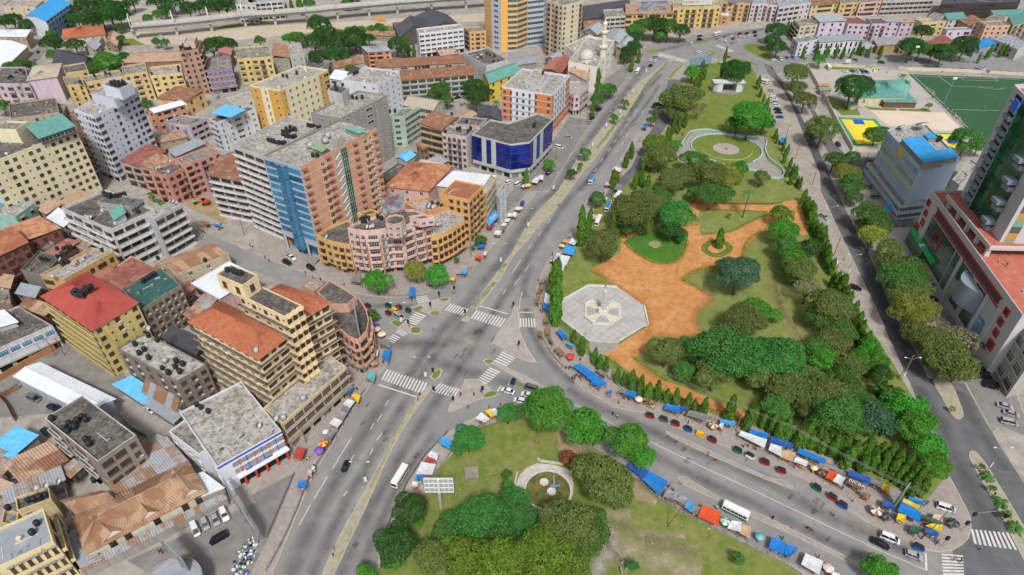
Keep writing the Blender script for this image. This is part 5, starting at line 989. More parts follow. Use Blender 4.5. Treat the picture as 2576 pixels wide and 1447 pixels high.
fbox(rM,'grey_sign',A,B_,.9,5.2,(4,.3,1),M('navy_sign','#28407c',.5),.1)
up=G('/z3 572,505 800,780 1200,790',28);mb=MB();qd=[(p.x,p.y)for p in up+[up[0]+up[2]-up[1]]]
mb.prism(qd,27.2,28,gw,deck,bottom=True);wmesh('upper_deck',mb,rM)
for a in(.08,.3,.52,.74,.96):p=fpt(up[0],up[1],a,24,-1);mb=MB();mb.box(p+Vector((0,0,1.6)),(1,1.4,3.2),gw,rz);wmesh('deck_column',mb,rM)
mb=MB()
for i in range(2):p,q=up[i],up[i+1];mb.box(((p.x+q.x)/2,(p.y+q.y)/2,28.5),((q-p).xy.length,.3,1),gw,frz(p,q))
wmesh('deck_parapet',mb,rM)
z0=28;T0=G('/z3 648,500 690,572 712,580 735,612 762,640 808,692 850,748 1150,770 1000,470',z0)
lo,hi=30,140
for _ in range(50):
    m_=(lo+hi)/2
    if proj((T0[0].x,T0[0].y,m_))[1]>223:lo=m_
    else:hi=m_
HT=lo;gt=thing('office_tower',(T0[0].x,T0[0].y,z0),'tall white and green glass office tower cut by right edge','building');BL.append(('glass office tower',T0[0]))
tww=wallm('#b3b3b6',.12);mb=MB();n=len(T0)
for i in range(n):
    p,q=T0[i],T0[(i+1)%n];mb.face([(p.x,p.y,z0),(q.x,q.y,z0),(q.x,q.y,HT),(p.x,p.y,HT)],tww)
mb.face([(p.x,p.y,HT)for p in T0],deck);wmesh('wall',mb,gt);nf=16;fh=(HT-z0)/nf
mb=MB()
for i in range(n):
    p,q=T0[i],T0[(i+1)%n];mb.box(((p.x+q.x)/2,(p.y+q.y)/2,HT+.7),((q-p).xy.length,.4,1.4),tww,frz(p,q))
wmesh('parapet',mb,gt)
for f in range(nf):
    z=z0+f*fh
    fbox(gt,'dark_loggia',T0[0],T0[1],.66,z+fh*.35,((T0[1]-T0[0]).xy.length*.5,.06,fh*.62),m_dark,.02)
    fbox(gt,'grey_balcony',T0[0],T0[1],.72,z-.2,((T0[1]-T0[0]).xy.length*.5,1.4 if f%2 else .7,fh*.5),gc,.02)
    for e in range(1,5):
        p,q=T0[e],T0[e+1];L_=(q-p).xy.length;lnk('glass_panel',pane_grid_mesh(round(L_,1),round(fh,2),max(1,int(L_/1.5)),2,m_greeng,M('green_mullion','#24503c',.4)),gt,fpt(p,q,.5,z,.04),frz(p,q))
    if f%3!=2:fbox(gt,'grey_balcony',T0[4],T0[5],.75,z+.2,(4,3.2 if f%3 else 2,1.5),gc,.1)
    for k,c in enumerate(('#6f9a86','#b58a3a','#4f8373')[:2]):fbox(gt,'coloured_spandrel',T0[6],T0[7],.16,z+k*fh*.5,(3.2,.08,fh*.45),M('spandrel_%d'%((k+f)%3),('#6f9a86','#b58a3a','#4f5a50')[(k+f)%3],.4),.02)
fbox(gt,'blue_roof_sign',T0[0],T0[1],.95,HT-4,(4,.4,3.5),M('sign_blue','#1f5fd0',.5),1.2)
rK,PK_=bld('grey side wing of shopping podium at the right edge','podium side wing','/z3 925,1130 1045,1335 1300,1280',19,'#a5a199',3,('WWW',''),'conc',name='shopping_centre')
# blue and white office with blue roof canopy
rW,PW=bld('pale blue office with ribbed front and blue roof canopy','pale blue office','/z3 258,165 432,362 640,312',25,'#98aec4',5,('hhhhhhhhhh',''),'pale',grime=.12,st=dict(gm=glassm('louvre','#6c7f92','#9aabba',.4),fm=M('pale_fin','#b3bfca',.5),band=(wallm('#b7c4cf',.1),.5),fard=0),name='office')
A,B_=PW[0],PW[1]
for z in(19.2,15):fbox(rW,'yellow_trim',A,B_,.5,z,((B_-A).xy.length,.58,.3),M('lime_trim','#b9b93a',.6),0)
fbox(rW,'yellow_sign',A,B_,.5,22,(5,.3,2.2),M('sign_yellow','#d6b21f',.6),.1)
for i in range(36):fbox(rW,'fin',A,B_,(i+.5)/36,9,(.16,.7,5.8),M('pale_fin','#b3bfca',.5),0)
for s,l,z,k in(('/z3 340,205 455,330 562,320','large bright blue canopy roof on the pale blue office',28,'shed'),('/z3 525,265 560,312 630,308','small bright blue roof beside the large canopy',27,'shed'),('/z3 455,180 480,205 520,205','little blue roof patch by the black tanks',26.6,'shed')):
    bld(l,l.replace('bright ',''),s,z,'#8c8378',1,('',''),'blue',base=25.1,kind=k,rise=.5,name='roof_canopy',sheet=False,over=.3)
bld('low pale wing with lime trim before the pale blue office','lime-trimmed wing','/z3 152,335 330,562 470,545',7,'#b7b5ac',2,('hhhhhhhh','h'),'pale',st=dict(gm=m_blue),name='office',trim='#a9ae5c')
bld('white flat roof with black streaks behind the pale blue office','streaked white roof','/z3 600,425 640,455 735,345',8,'#a9a9a9',1,('',''),'pale',name='shed')
bld('tiny guard hut with blue roof before the lime-trimmed wing','guard hut','/z3 245,560 262,585 292,575',3,'#b5b9bd',1,('',''),'blue',kind='shed',rise=.3,sheet=False,name='kiosk',over=.3)
# ------------------------------------------------------------------ stadium
bld('stadium clubhouse with wide sea-green hipped roof','stadium clubhouse','',5,'#c2bb8c',1,('w..w','www'),'teal',pts=G('/30 690,738 870,722 1040,728 930,608 740,612',5)[:1]+G('/30 1040,728 925,606 745,610',5),kind='hip',rise=2.5,sheet=False,name='clubhouse')
bld('open verandah with sea-green roof beside the clubhouse','clubhouse verandah','/30 882,772 1122,775 1035,690',3.4,'#6f4a3f',1,('',''),'teal',kind='shed',rise=.6,sheet=False,name='verandah')
bld('cream kiosk with sea-green roof near the basketball court','cream kiosk','/30 592,778 635,795 675,788',3,'#c9c7b0',1,('',''),'teal',kind='hip',rise=.8,sheet=False,name='kiosk')
bld('cream gatehouse with pale roof by the stadium gate','cream gatehouse','/30 735,500 790,508 855,500',3.4,'#c6c09a',1,('','dwd'),'green',kind='shed',rise=.4,sheet=False,name='gatehouse')
bld('grey-roofed store by the stadium side wall','grey store','/30 385,665 400,685 478,680',3,'#9a948a',1,('',''),'green',kind='shed',rise=.3,sheet=False,name='shed')
bld('small orange-roofed store by the stadium side wall','orange store','/30 385,640 395,652 468,648',3,'#9a948a',1,('',''),'rusto',kind='shed',rise=.3,sheet=False,name='shed')
def wallrun(label,s,h,th,mat,name='boundary_wall',cat='wall',posts=False,z0=0):
    p=G(s);t=thing(name,p[0],label,cat)
    for a,b in zip(p,p[1:]):
        L=(b-a).length;k=max(1,round(L/6))
        for i in range(k):
            c=a.lerp(b,(i+.5)/k);mb=MB();mb.box((c.x,c.y,z0+h/2),(L/k-.02,th,h),mat,frz(a,b));wmesh('wall_panel',mb,t)
            if posts:mb=MB();q=a.lerp(b,i/k);mb.box((q.x,q.y,z0+h/2+.1),(th*2,th*2,h+.2),mat,frz(a,b));wmesh('pier',mb,t)
    return t
cw=wallm('#bdb59a',.3)
wallrun('long cream boundary wall along the stadium side','/30 285,500 420,745 520,940 632,1140 845,1145',2.6,.3,cw)
wallrun('cream wall strip behind the car park by stadium street','/30 290,492 480,497 730,512',1.5,.3,cw)
rw_=rustm('rusty_sheet',0,0,0)
wallrun('rusty sheet fence of the earth yard at left edge','/02 -20,90 60,180 120,290',2.2,.1,rw_);wallrun('upper rusty sheet fence of the earth yard at left edge','/02 0,125 80,80 155,35',2.2,.1,rw_)
wallrun('orange yard wall below the white showroom','/01 -20,1445 200,1310 425,1190',2.2,.25,wallm('#a8703c',.4));wallrun('dark stained yard wall beside the parking shelter','/02 905,245 1010,360 1110,410',2,.3,m_conc);wallrun('white hoarding round the building site','/01 1385,130 1500,190 1665,255',2,.1,wallm('#b4b8c0',.3));wallrun('stained wall below the stained grey block','/02 500,760 540,900 600,1050',2.5,.3,m_conc)
wallrun('long cream wall behind the goal along stadium street','/30 980,520 1040,530 1500,545 1990,575',2,.3,cw)
def meshfence(label,s,h,step,name='mesh_fence',mat=None,rails=2):
    p=G(s);t=thing(name,p[0],label,'fence');mat=mat or m_steel
    for a,b in zip(p,p[1:]):
        L=(b-a).length;k=max(1,round(L/step));mb=MB()
        for r_ in range(rails):mb.tube([a+Vector((0,0,h*(r_+1)/rails)),b+Vector((0,0,h*(r_+1)/rails))],.05,mat,4)
        wmesh('rail',mb,t)
        for i in range(k+1):q=a.lerp(b,i/k);mb=MB();mb.cyl((q.x,q.y,0),.07,h,mat,5);wmesh('post',mb,t)
    return t
meshfence('tall steel ball-stop frame behind the goal','/30 1365,520 1490,535 1860,555',9,5,rails=4)
meshfence('tall steel frame around the basketball court','/30 520,890 640,1105 830,1110',6,5,rails=3)
meshfence('low rail along the football pitch touchline','/30 1180,685 1480,975',1.1,6)
meshfence('light steel fence on the stadium street wall','/30 1060,530 1380,540',4,5)
wm_=M('goal_white','#cfcfcf',.5)
def goal(label,a,b):
    p,q=G('/30 '+a+' '+b);t=thing('football_goal',p,label,'goal');n=Vector((p.y-q.y,q.x-p.x,0)).normalized();up_=Vector((0,0,2.5))
    for nm,pts in(('goal_post',[p,p+up_]),('goal_post',[q,q+up_]),('crossbar',[p+up_,q+up_]),('stay',[p+up_,p+n*2]),('stay',[q+up_,q+n*2]),('ground_bar',[p+n*2,q+n*2])):mb=MB();mb.tube(pts,.09,wm_,5);wmesh(nm,mb,t)
goal('white football goal at the near touchline of the pitch','1190,690','1240,718');goal('small white goal by the crowd on the touchline','1405,895','1435,920');goal('white goal at the far end of the pitch','1525,575','1640,580')
# ------------------------------------------------------------------ mosque: dome and minaret as parts of the mosque
cm=wallm('#c9c2ad',.2);c=at(*px('/20 562,455')[0],15);mb=MB();mb.lathe([(4.4,0),(4.4,1.8),(4.8,2)],cm,24,c);wmesh('drum',mb,MOSQ)
mb=MB();mb.lathe([(4.7*math.cos(a)**.8,2+4.3*math.sin(a))for a in[R(90)*k/9 for k in range(9)]]+[(.25,6.4),(.1,8)],patchm('dome_stone',['#b1aeaa','#98958f','#c3c0bb'],(.3,.8)),28,c);wmesh('dome',mb,MOSQ,True)
c=at(*px('/20 668,600')[0],0);mb=MB();mb.lathe([(2,0),(2,20),(3,21),(3,22),(1.6,22.2),(1.6,29),(2.4,30),(2.4,31),(1.2,31.2),(1.2,35)],cm,14,c);wmesh('minaret',mb,MOSQ)
mb=MB();mb.lathe([(1.5*math.cos(a),35+2.2*math.sin(a))for a in[R(90)*k/6 for k in range(6)]]+[(.08,38.5)],M('minaret_cap','#c6c6c4',.5),14,c);wmesh('minaret_cap',mb,MOSQ,True)
for i in range(5):panel(MOSQ,P_[0],P_[1],0,0,0,0,cm)if False else None
# ------------------------------------------------------------------ viaduct under construction
vc=patchm('viaduct_concrete',['#a9a7a4','#959390','#b8b5b0'],(.1,.4),(.47,.6))
vt=thing('rail_viaduct',at(*px('/10 0,120')[0],0),'pale concrete railway viaduct on piers, unfinished at its left end','viaduct')
VZ=10
top=G('/00 985,205 1310,178 1580,150 1830,118 /10 130,105 380,85 610,62 850,40 1065,22 1325,2 1590,-15 1800,-30',VZ)
for a,b in zip(top,top[1:]):
    d=(b-a).normalized();n=Vector((-d.y,d.x,0));mb=MB()
    for w0,w1,za,zb in((0,9,-.4,0),(2.2,6.8,-2.6,-.4)):
        q=[a+n*w0,b+n*w0,b+n*w1,a+n*w1];mb.prism([(p.x,p.y)for p in q],VZ+za,VZ+zb,vc,bottom=True)
    for w0 in(0,8.7):q=[a+n*w0,b+n*w0,b+n*(w0+.3),a+n*(w0+.3)];mb.prism([(p.x,p.y)for p in q],VZ,VZ+1.1,vc)
    wmesh('deck_span',mb,vt)
for i,a in enumerate(top[:-1]):
    d=(top[i+1]-a).normalized();n=Vector((-d.y,d.x,0));c=a+n*4.5;rz=math.atan2(d.y,d.x);mb=MB()
    mb.box((c.x,c.y,3.4),(1.8,2.6,6.8),vc,rz);mb.box((c.x,c.y,7.0),(2.4,7.5,.8),vc,rz);wmesh('pier',mb,vt)
    if i<5:
        mb=MB();pts=[]
        for k in range(11):a_=math.pi*k/10;pts.append(a+n*(4.5-4.2*math.cos(a_))+Vector((0,0,(8.5*math.sin(a_)**.6)if 0<k<10 else 0)))
        mb.tube(pts,.28,m_whitep,6);wmesh('steel_arch',mb,vt)
mb=MB();d=(top[4]-top[2]).normalized();n=Vector((-d.y,d.x,0));mb.tube([top[1]+n*8.8+Vector((0,0,1.4)),top[2]+n*8.8+Vector((0,0,1.4)),top[3]+n*8.8+Vector((0,0,1.4))],.12,M('yellow_rail','#c9a52a',.6),4);wmesh('guard_rail',mb,vt)
# ------------------------------------------------------------------ park: bandstand, round garden, monument court, fountain
wc=wallm('#b7c0c0',.4);c=at(*px('/20 1630,705')[0],0);st_=thing('bandstand',c,'white open-fronted bandstand with flat roof on the park lawn','bandstand');BL.append(('bandstand',c))
mb=MB();W_=9.3
mb.prism([(c.x+W_*math.cos(a)*1.05,c.y+1.5+4.2*math.sin(a))for a in[math.pi+math.pi*k/12 for k in range(13)]]+[(c.x+W_,c.y+6),(c.x-W_,c.y+6)],0,1.2,m_conc);wmesh('stage_floor',mb,st_)
for s in(-1,1):
    mb=MB();pts=[(c.x+s*W_,c.y+6),(c.x+s*W_,c.y+1),(c.x+s*(W_-2),c.y-.6),(c.x+s*4.3,c.y-1),(c.x+s*4.0,c.y+5)];mb.prism(pts,1.2,6,wc);wmesh('side_wall',mb,st_)
mb=MB();mb.box((c.x,c.y+5.8,3.6),(9,.4,4.8),m_fg);wmesh('back_wall',mb,st_)
mb=MB();mb.prism([(c.x-W_-.6,c.y+6.6),(c.x-W_-.6,c.y-.6),(c.x+W_+.6,c.y-.9),(c.x+W_+.6,c.y+6.6)],6.02,6.7,m_conc,wallm('#b9bfc3',.5));wmesh('roof',mb,st_)
c=at(*px('/20 1615,1125')[0],0);rg=thing('round_garden',c,'round sunken garden ringed by low pale blue walls','garden');BL.append(('round garden',c))
bw_=wallm('#9cbcc4',.4);ra=18.5
m_path=patchm('grey_path',['#8b8782','#77736f','#9a958e'],(.3,.8))
sheet('garden_path',smooth(G('/20 1245,1165 1310,1060 1370,1000 1480,990 1620,1020 1660,1030 1900,1040 1925,1090 1905,1150 1932,1220 /30 60,1260 115,1340 60,1350 0,1325 /20 1850,1300 1700,1270 1500,1260 1280,1230'),2,True),.142,m_path)
mb=MB();mb.cyl((c.x,c.y,.12),ra-.4,.03,m_lawn,48);wmesh('garden_lawn',mb,rg);mb=MB();mb.cyl((c.x,c.y,.12),6.9,.07,m_pave,32);wmesh('paved_disc',mb,rg)
mb=MB();mb.cyl((c.x,c.y,.15),1.1,.2,m_lawn,12);wmesh('disc_planter',mb,rg)
def ringwall(root,name,c,r,a0,a1,z0,z1,th,mat,n=28):
    mb=MB();P=[(c.x+rr*math.cos(R(a0+(a1-a0)*k/n)),c.y+rr*math.sin(R(a0+(a1-a0)*k/n)))for rr,ks in((r,range(n+1)),(r-th,range(n,-1,-1)))for k in ks]
    mb.prism(P,z0,z1,mat);wmesh(name,mb,root)
for k in range(6):
    if k!=4:ringwall(rg,'ring_wall',c,ra,k*60+1,k*60+59,.1,.9,.5,bw_)
ringwall(rg,'inner_kerb',c,13.5,190,350,.1,.4,.25,m_sand)
def lowwall(label,s,h,th,mat,name='low_wall',z0=.1,n=3):
    p=smooth(G(s),n);t=thing(name,p[0],label,'wall');
    for a,b in zip(p,p[1:]):mb=MB();m2=(a+b)/2;mb.box((m2.x,m2.y,z0+h/2),((b-a).length+th*.4,th,h),mat,frz(a,b));wmesh('wall_piece',mb,t)
    return t
lowwall('curving pale blue wall left of the round garden','/20 1243,1165 1300,1060 1340,1005 1400,988 1480,985 1560,1000 1618,1018',.9,.5,bw_)
lowwall('curving pale blue wall right of the round garden','/20 1650,1022 1780,1035 1880,1045 1920,1075 1908,1130 1932,1190 /30 20,1210 90,1265 118,1310 100,1345 40,1350 0,1335 /20 1870,1300 1790,1288',.9,.5,bw_)
# monument court
cc=at(*px('/21 690,935')[0],0);BL.append(('monument court',cc))
n_=N('court_tiles');mp=n_.pos();bk=n_.add('TexChecker');bk.inputs['Scale'].default_value=.55;n_.link(mp,bk.inputs['Vector']);bk.inputs[1].default_value=(*srgb('#a6a39f'),1);bk.inputs[2].default_value=(*srgb('#9e9b97'),1)
f_=n_.noise(mp,.25,6);n_.col(n_.mix(n_.ramp(f_,.45,.7,0,.6),bk.outputs[0],srgb('#807b78')));n_.b.inputs['Roughness'].default_value=.85
slab('monument_court',G('/21 358,835 575,712 790,722 1000,868 1030,1010 800,1145 580,1140 372,968',0),n_.m,z=.3,kerb=.3,km=wallm('#b0aca6',.3))
slab('court_apron',G('/21 585,1148 800,1150 790,1185 700,1225 600,1235',0),m_path,z=.16)
mn=thing('monument',at(*px('/21 686,925')[0],.3),'white obelisk monument on octagonal cream plinth in the paved court','monument')
mw=wallm('#c6c3ba',.25);cr_=patchm('cream_plinth',['#bfb69d','#a9a08a','#ccc4ae'],(.3,.8))
oc=[at(*p_,.3)for p_ in px('/21 548,858 612,828 750,836 820,872 822,962 752,1008 615,1003 548,950')]
mb=MB();mb.prism([(p.x,p.y)for p in oc],.3,.75,mw,cr_);wmesh('plinth',mb,mn)
ctr=sum(oc,Vector())/8
for i in range(8):
    a,b=oc[i].lerp(ctr,.12),oc[(i+1)%8].lerp(ctr,.12);c1,c2=oc[i].lerp(ctr,.7),oc[(i+1)%8].lerp(ctr,.7);mb=MB();q=[c1,c2,b,a]
    if i%2:mb.prism([(p.x,p.y)for p in q],.75,.78,mw,patchm('grey_plinth_slab',['#9a9a98','#87878a'],(.4,)));wmesh('plinth_slab',mb,mn)
    if i in(0,2,4,6):m2=(oc[i]+oc[(i+1)%8])/2;mb=MB();mb.box((m2.x,m2.y,1.05),((oc[(i+1)%8]-oc[i]).length,.45,.65),mw,frz(oc[i],oc[(i+1)%8]));wmesh('plinth_wall',mb,mn)
oc_c=at(*px('/21 685,912')[0],.75)
mb=MB();mb.cyl(oc_c,1.9,1.6,mw,8,1.7);wmesh('base_block',mb,mn)
for s in(-1,1):mb=MB();mb.box(oc_c+Vector((s*1.4,-.3,1.6)),(.7,1.3,1.8),mw);wmesh('scroll',mb,mn)
# obelisk height from its top in the photograph
lo,hi=2,40
for _ in range(40):
    m_=(lo+hi)/2
    if proj((oc_c.x,oc_c.y,m_))[1]>482.3+745/3:lo=m_
    else:hi=m_
mb=MB();mb.cyl(oc_c+Vector((0,0,1.6)),1.15,lo-2.4,wallm('#b9bdbb',.25),4,.62);wmesh('shaft',mb,mn);mb=MB();mb.cyl((oc_c.x,oc_c.y,lo-.8),.75,.5,mw,8);wmesh('finial',mb,mn)
for l,s in(('upper left white wall of the monument court','/21 362,836 578,714'),('top white wall of the monument court','/21 575,714 790,726'),('right white wall of the monument court','/21 998,872 1026,1008'),('lower left white wall of the monument court','/21 375,972 578,1130'),('lower right white wall of the monument court','/21 806,1140 1000,1022')):
    lowwall(l,s,.8,.4,mw,n=1)
# fountain
fc=at(*px('/22 272,815')[0],.13);BL.append(('round fountain',fc));fo=thing('fountain',fc,'disused round fountain basin with murky green water','fountain')
fr_=6.25;m_fconc=patchm('fountain_concrete',['#b3aca6','#9a938d','#c2bbb4'],(.3,.9))
mb=MB();mb.lathe([(fr_+.25,0),(fr_+.25,.75),(fr_-.25,.75),(fr_-.25,.05)],wallm('#bdb8ac',.35),48,fc);wmesh('basin_wall',mb,fo)
n_=N('murky_water');n_.col(n_.mix(n_.ramp(n_.noise(n_.pos(),.6,6),.4,.65),srgb('#6b6836'),srgb('#4b4a26')));n_.b.inputs['Roughness'].default_value=.12
mb=MB();mb.cyl(fc+Vector((0,0,.1)),fr_-.26,.3,n_.m,40);wmesh('water',mb,fo)
for s in('/22 241,757','/22 297,828'):
    p=at(*px(s)[0],.5);mb=MB();mb.lathe([(.5,0),(1.1,.7),(1.25,.8),(1.0,.8),(.8,.55),(0,.5)],wallm('#bdb8ac',.4),20,p);wmesh('bowl',mb,fo)
mb=MB();a,b=G('/22 322,690 312,800',1);mb.box((a+b)/2,(.5,(b-a).length,.2),m_steel,0);a,b=G('/22 285,770 365,775',1);mb.box((a+b)/2,((b-a).length,.6,.25),M('bridge_blue','#5f8299',.6),0);wmesh('pipe_bridge',mb,fo)
slab('fountain_surround',smooth(G('/22 190,605 400,640 455,700 460,830 400,960 200,1020 110,1000 20,850 60,690'),2,True),m_fconc,z=.135,kerb=.1)
lowwall('broken white bench wall behind the fountain','/22 195,575 215,592 390,618',.7,.45,wallm('#b9b5a8',.4),n=1);lowwall('short white bench wall left of the fountain','/22 5,830 40,680',.7,.45,wallm('#b9b5a8',.4),n=1)
# ------------------------------------------------------------------ landmarks for naming
for s,n in(('/30 1400,700','football pitch'),('/30 700,1000','basketball court'),('/11 1500,1000','main crossroads'),('/21 1550,440','planter circle of the park'),('/21 1050,440','teardrop lawn'),('/21 1650,220','triangle lawn'),
             ('/21 1450,800','red earth court'),('/20 1300,390','far junction'),('/20 850,900','avenue median'),('/32 1700,800','right-hand median'),('/32 1350,1250','south-east corner'),('/22 1500,600','tuk-tuk lane'),('/22 1200,1000','lower park fence'),
             ('/21 350,900','park west gate'),('/31 600,500','right-hand road'),('/12 1375,850','steel billboard'),('/30 100,600','roadside car row'),('/00 900,100','viaduct end'),('/10 900,150','viaduct yard'),('/22 900,1300','sandy clearing'),
             ('/31 470,1000','park east hedge'),('/32 500,450','park south hedge'),('/21 1500,1250','feathery tree clump'),('/20 1650,800','upper park lawn'),('/20 1250,900','park north-west edge')):
    BL.append((n,at(*px(s)[0])))
def near(p,skip=('hut','lift','shade','roof','penthouse','head','gable')):
    return min((b for b in BL if not any(k in b[0]for k in skip)),key=lambda b:(Vector(b[1][:2])-Vector(p[:2])).length)[0]
# ------------------------------------------------------------------ plants
def crown_mesh(seed,Rr,leaf,nq,flat=.72,lobes=16,clump=.42):
    g=np.random.default_rng(seed);cs=[]
    for i in range(lobes):
        a=g.uniform(0,2*math.pi);e=math.asin(g.uniform(-.25,1));r=.62*(1+.18*g.standard_normal())
        cs.append((r*math.cos(e)*math.cos(a),r*math.cos(e)*math.sin(a),r*math.sin(e)*flat,clump*g.uniform(.7,1.25)))
    cs.append((0,0,.05,.62));cs=np.array(cs);w=cs[:,3]**2;w/=w.sum()
    idx=g.choice(len(cs),nq,p=w);d=g.standard_normal((nq,3));d/=np.linalg.norm(d,axis=1)[:,None];d[:,2]=np.where(d[:,2]<-.35,-d[:,2],d[:,2])
    rad=cs[idx,3]*(1-.16*g.random(nq)**2+.07*g.random(nq)+np.where(g.random(nq)<.1,.28*g.random(nq),0));pos=cs[idx,:3]+d*rad[:,None]*np.array([1,1,.85])
    deep=np.zeros(nq,bool)
    for c in cs:deep|=(np.linalg.norm((pos-c[:3])/np.array([1,1,.85]),axis=1)<c[3]*.72)
    pos,d=pos[~deep],d[~deep];n=len(pos);nr=d+.75*g.standard_normal((n,3));nr[:,2]+=.35;nr/=np.linalg.norm(nr,axis=1)[:,None]
    u=np.cross(nr,g.standard_normal((n,3)));u/=np.linalg.norm(u,axis=1)[:,None];v=np.cross(nr,u)
    s=leaf/Rr*g.uniform(.6,1.3,n)[:,None];u*=s;v*=s*.62
    V=np.stack([pos-u,pos-v*.9+u*.1,pos+u,pos+v*.9-u*.1],1).reshape(-1,3);V/=np.percentile(np.hypot(V[:,0],V[:,1]),97)
    me=bpy.data.meshes.new('crown');me.from_pydata(V.tolist(),[],np.arange(4*n).reshape(-1,4).tolist())
    return me
def core_into(me):return me
LEAF={'dark':leafm('dark_foliage','#37612a','#2b5222','#4b763a'),'bright':leafm('bright_foliage','#4a8f2c','#3b7c24','#66a83e'),'olive':leafm('olive_foliage','#66763a','#566a32','#808a4a'),
        'mid':leafm('mid_foliage','#4d7834','#3f6a2b','#658d42'),'lime':leafm('lime_foliage','#64862a','#527524','#86a53a'),'feather':leafm('feathery_foliage','#427f38','#366f2f','#5b9446'),
        'blue':leafm('bluish_foliage','#42664a','#375a3f','#5a7d58'),'sparse':leafm('thin_foliage','#827c5c','#70704c','#989070'),'ashoka':leafm('column_foliage','#557f2a','#456d22','#729a38'),'ochre':leafm('yellowing_foliage','#858c38','#707c34','#a39f40'),'dry':leafm('dry_brown_foliage','#8a5a36','#7a4c2c','#a06840'),'hedge':leafm('hedge_foliage','#8c9e2a','#748e26','#a8b436')}
m_bark=patchm('bark',['#5d5045','#453a32','#776a5c'],(1,3),(.45,.6))
dummy=LEAF['mid']
CROWN={}
for cls,Rr,leaf,nq,lb in(('s',2.2,.26,2200,12),('m',4.5,.31,9000,24),('l',8.,.37,21000,40)):
    for k in range(4):me=crown_mesh(hash((cls=='s',cls=='m',k))%9999+k,Rr,leaf,nq,.7+.05*k,lb,.42 if cls!='l' else .36);me.materials.append(dummy);CROWN[cls,k]=me
for k in range(2):
    me=crown_mesh(77+k,6,.26,12000,.5,30,.3);me.materials.append(dummy);CROWN['f',k]=me
    me=crown_mesh(99+k,4.5,.3,1700,.7,18,.36);me.materials.append(dummy);CROWN['t',k]=me
def trunk_mesh(seed,bare=False):
    g=random.Random(seed);mb=MB();f=.38;mb.tube([(0,0,0),(.04*g.uniform(-1,1),.03,.2),(.05,.02,f)],.055,m_bark,7,.04)
    for i in range(7 if bare else 5):
        a=2*math.pi*i/5+g.uniform(-.4,.4);r=g.uniform(.25,.45)*(1.3 if bare else 1);p=(r*math.cos(a),r*math.sin(a),f+g.uniform(.2,.42));q=(p[0]*.5,p[1]*.5,f+(p[2]-f)*.65)
        mb.tube([(.05,.02,f-.03),q,p],.028,m_bark,5,.008)
    return mb.mesh('trunk',True)
TRUNK=[trunk_mesh(i)for i in range(4)];TRUNKB=[trunk_mesh(9+i,True)for i in range(2)]
ADJ={'dark':'dense dark green tree','bright':'bright green broad-leaved tree','olive':'dull olive-green round tree','mid':'mid green bushy tree','lime':'yellow-green tree with upright shoots','feather':'spreading feathery green tree','blue':'bluish green tree','sparse':'thin half-bare tree','ochre':'yellowing olive tree','dry':'dry brown bush'}
def mscale(p):return(p[1]*_c-(p[2]-CAM_H)*_s)/CAM_F
def tree(x,y,r,kind,tall=1.):
    p0=at(x,y,5);Rm=r*mscale(p0);hc=(Rm*.95+1.2)*tall;c=at(x,y,hc);Rm=r*mscale(c)
    small=Rm<1.6;nm='shrub' if small else 'tree'
    adj=ADJ[kind].replace('tree','shrub')if small else(('tall ' if Rm>7 else '')+ADJ[kind]);dist=near(c)
    t=thing(nm,(c.x,c.y,0),'%s near the %s'%(adj,dist),nm,'trees and shrubs of the streets and park');k=rnd.randrange(4)
    me=CROWN['f',k%2]if kind=='feather' else CROWN['t',k%2]if kind=='sparse' else CROWN['s' if Rm<3 else 'm' if Rm<6 else 'l',k]
    o=lnk('crown',me,t,(0,0,hc),rnd.uniform(0,6.28),False,(Rm*rnd.uniform(.98,1.1),Rm*rnd.uniform(.98,1.1),Rm*rnd.uniform(.95,1.1)))
    o.material_slots[0].link='OBJECT';o.material_slots[0].material=LEAF[kind]
    tt=(hc+.25*Rm)/.8;lnk('trunk',(TRUNKB if kind=='sparse' else TRUNK)[k%(2 if kind=='sparse' else 4)],t,(0,0,0),rnd.uniform(0,6),False,(max(tt*.7,Rm*1.1),max(tt*.7,Rm*1.1),tt))
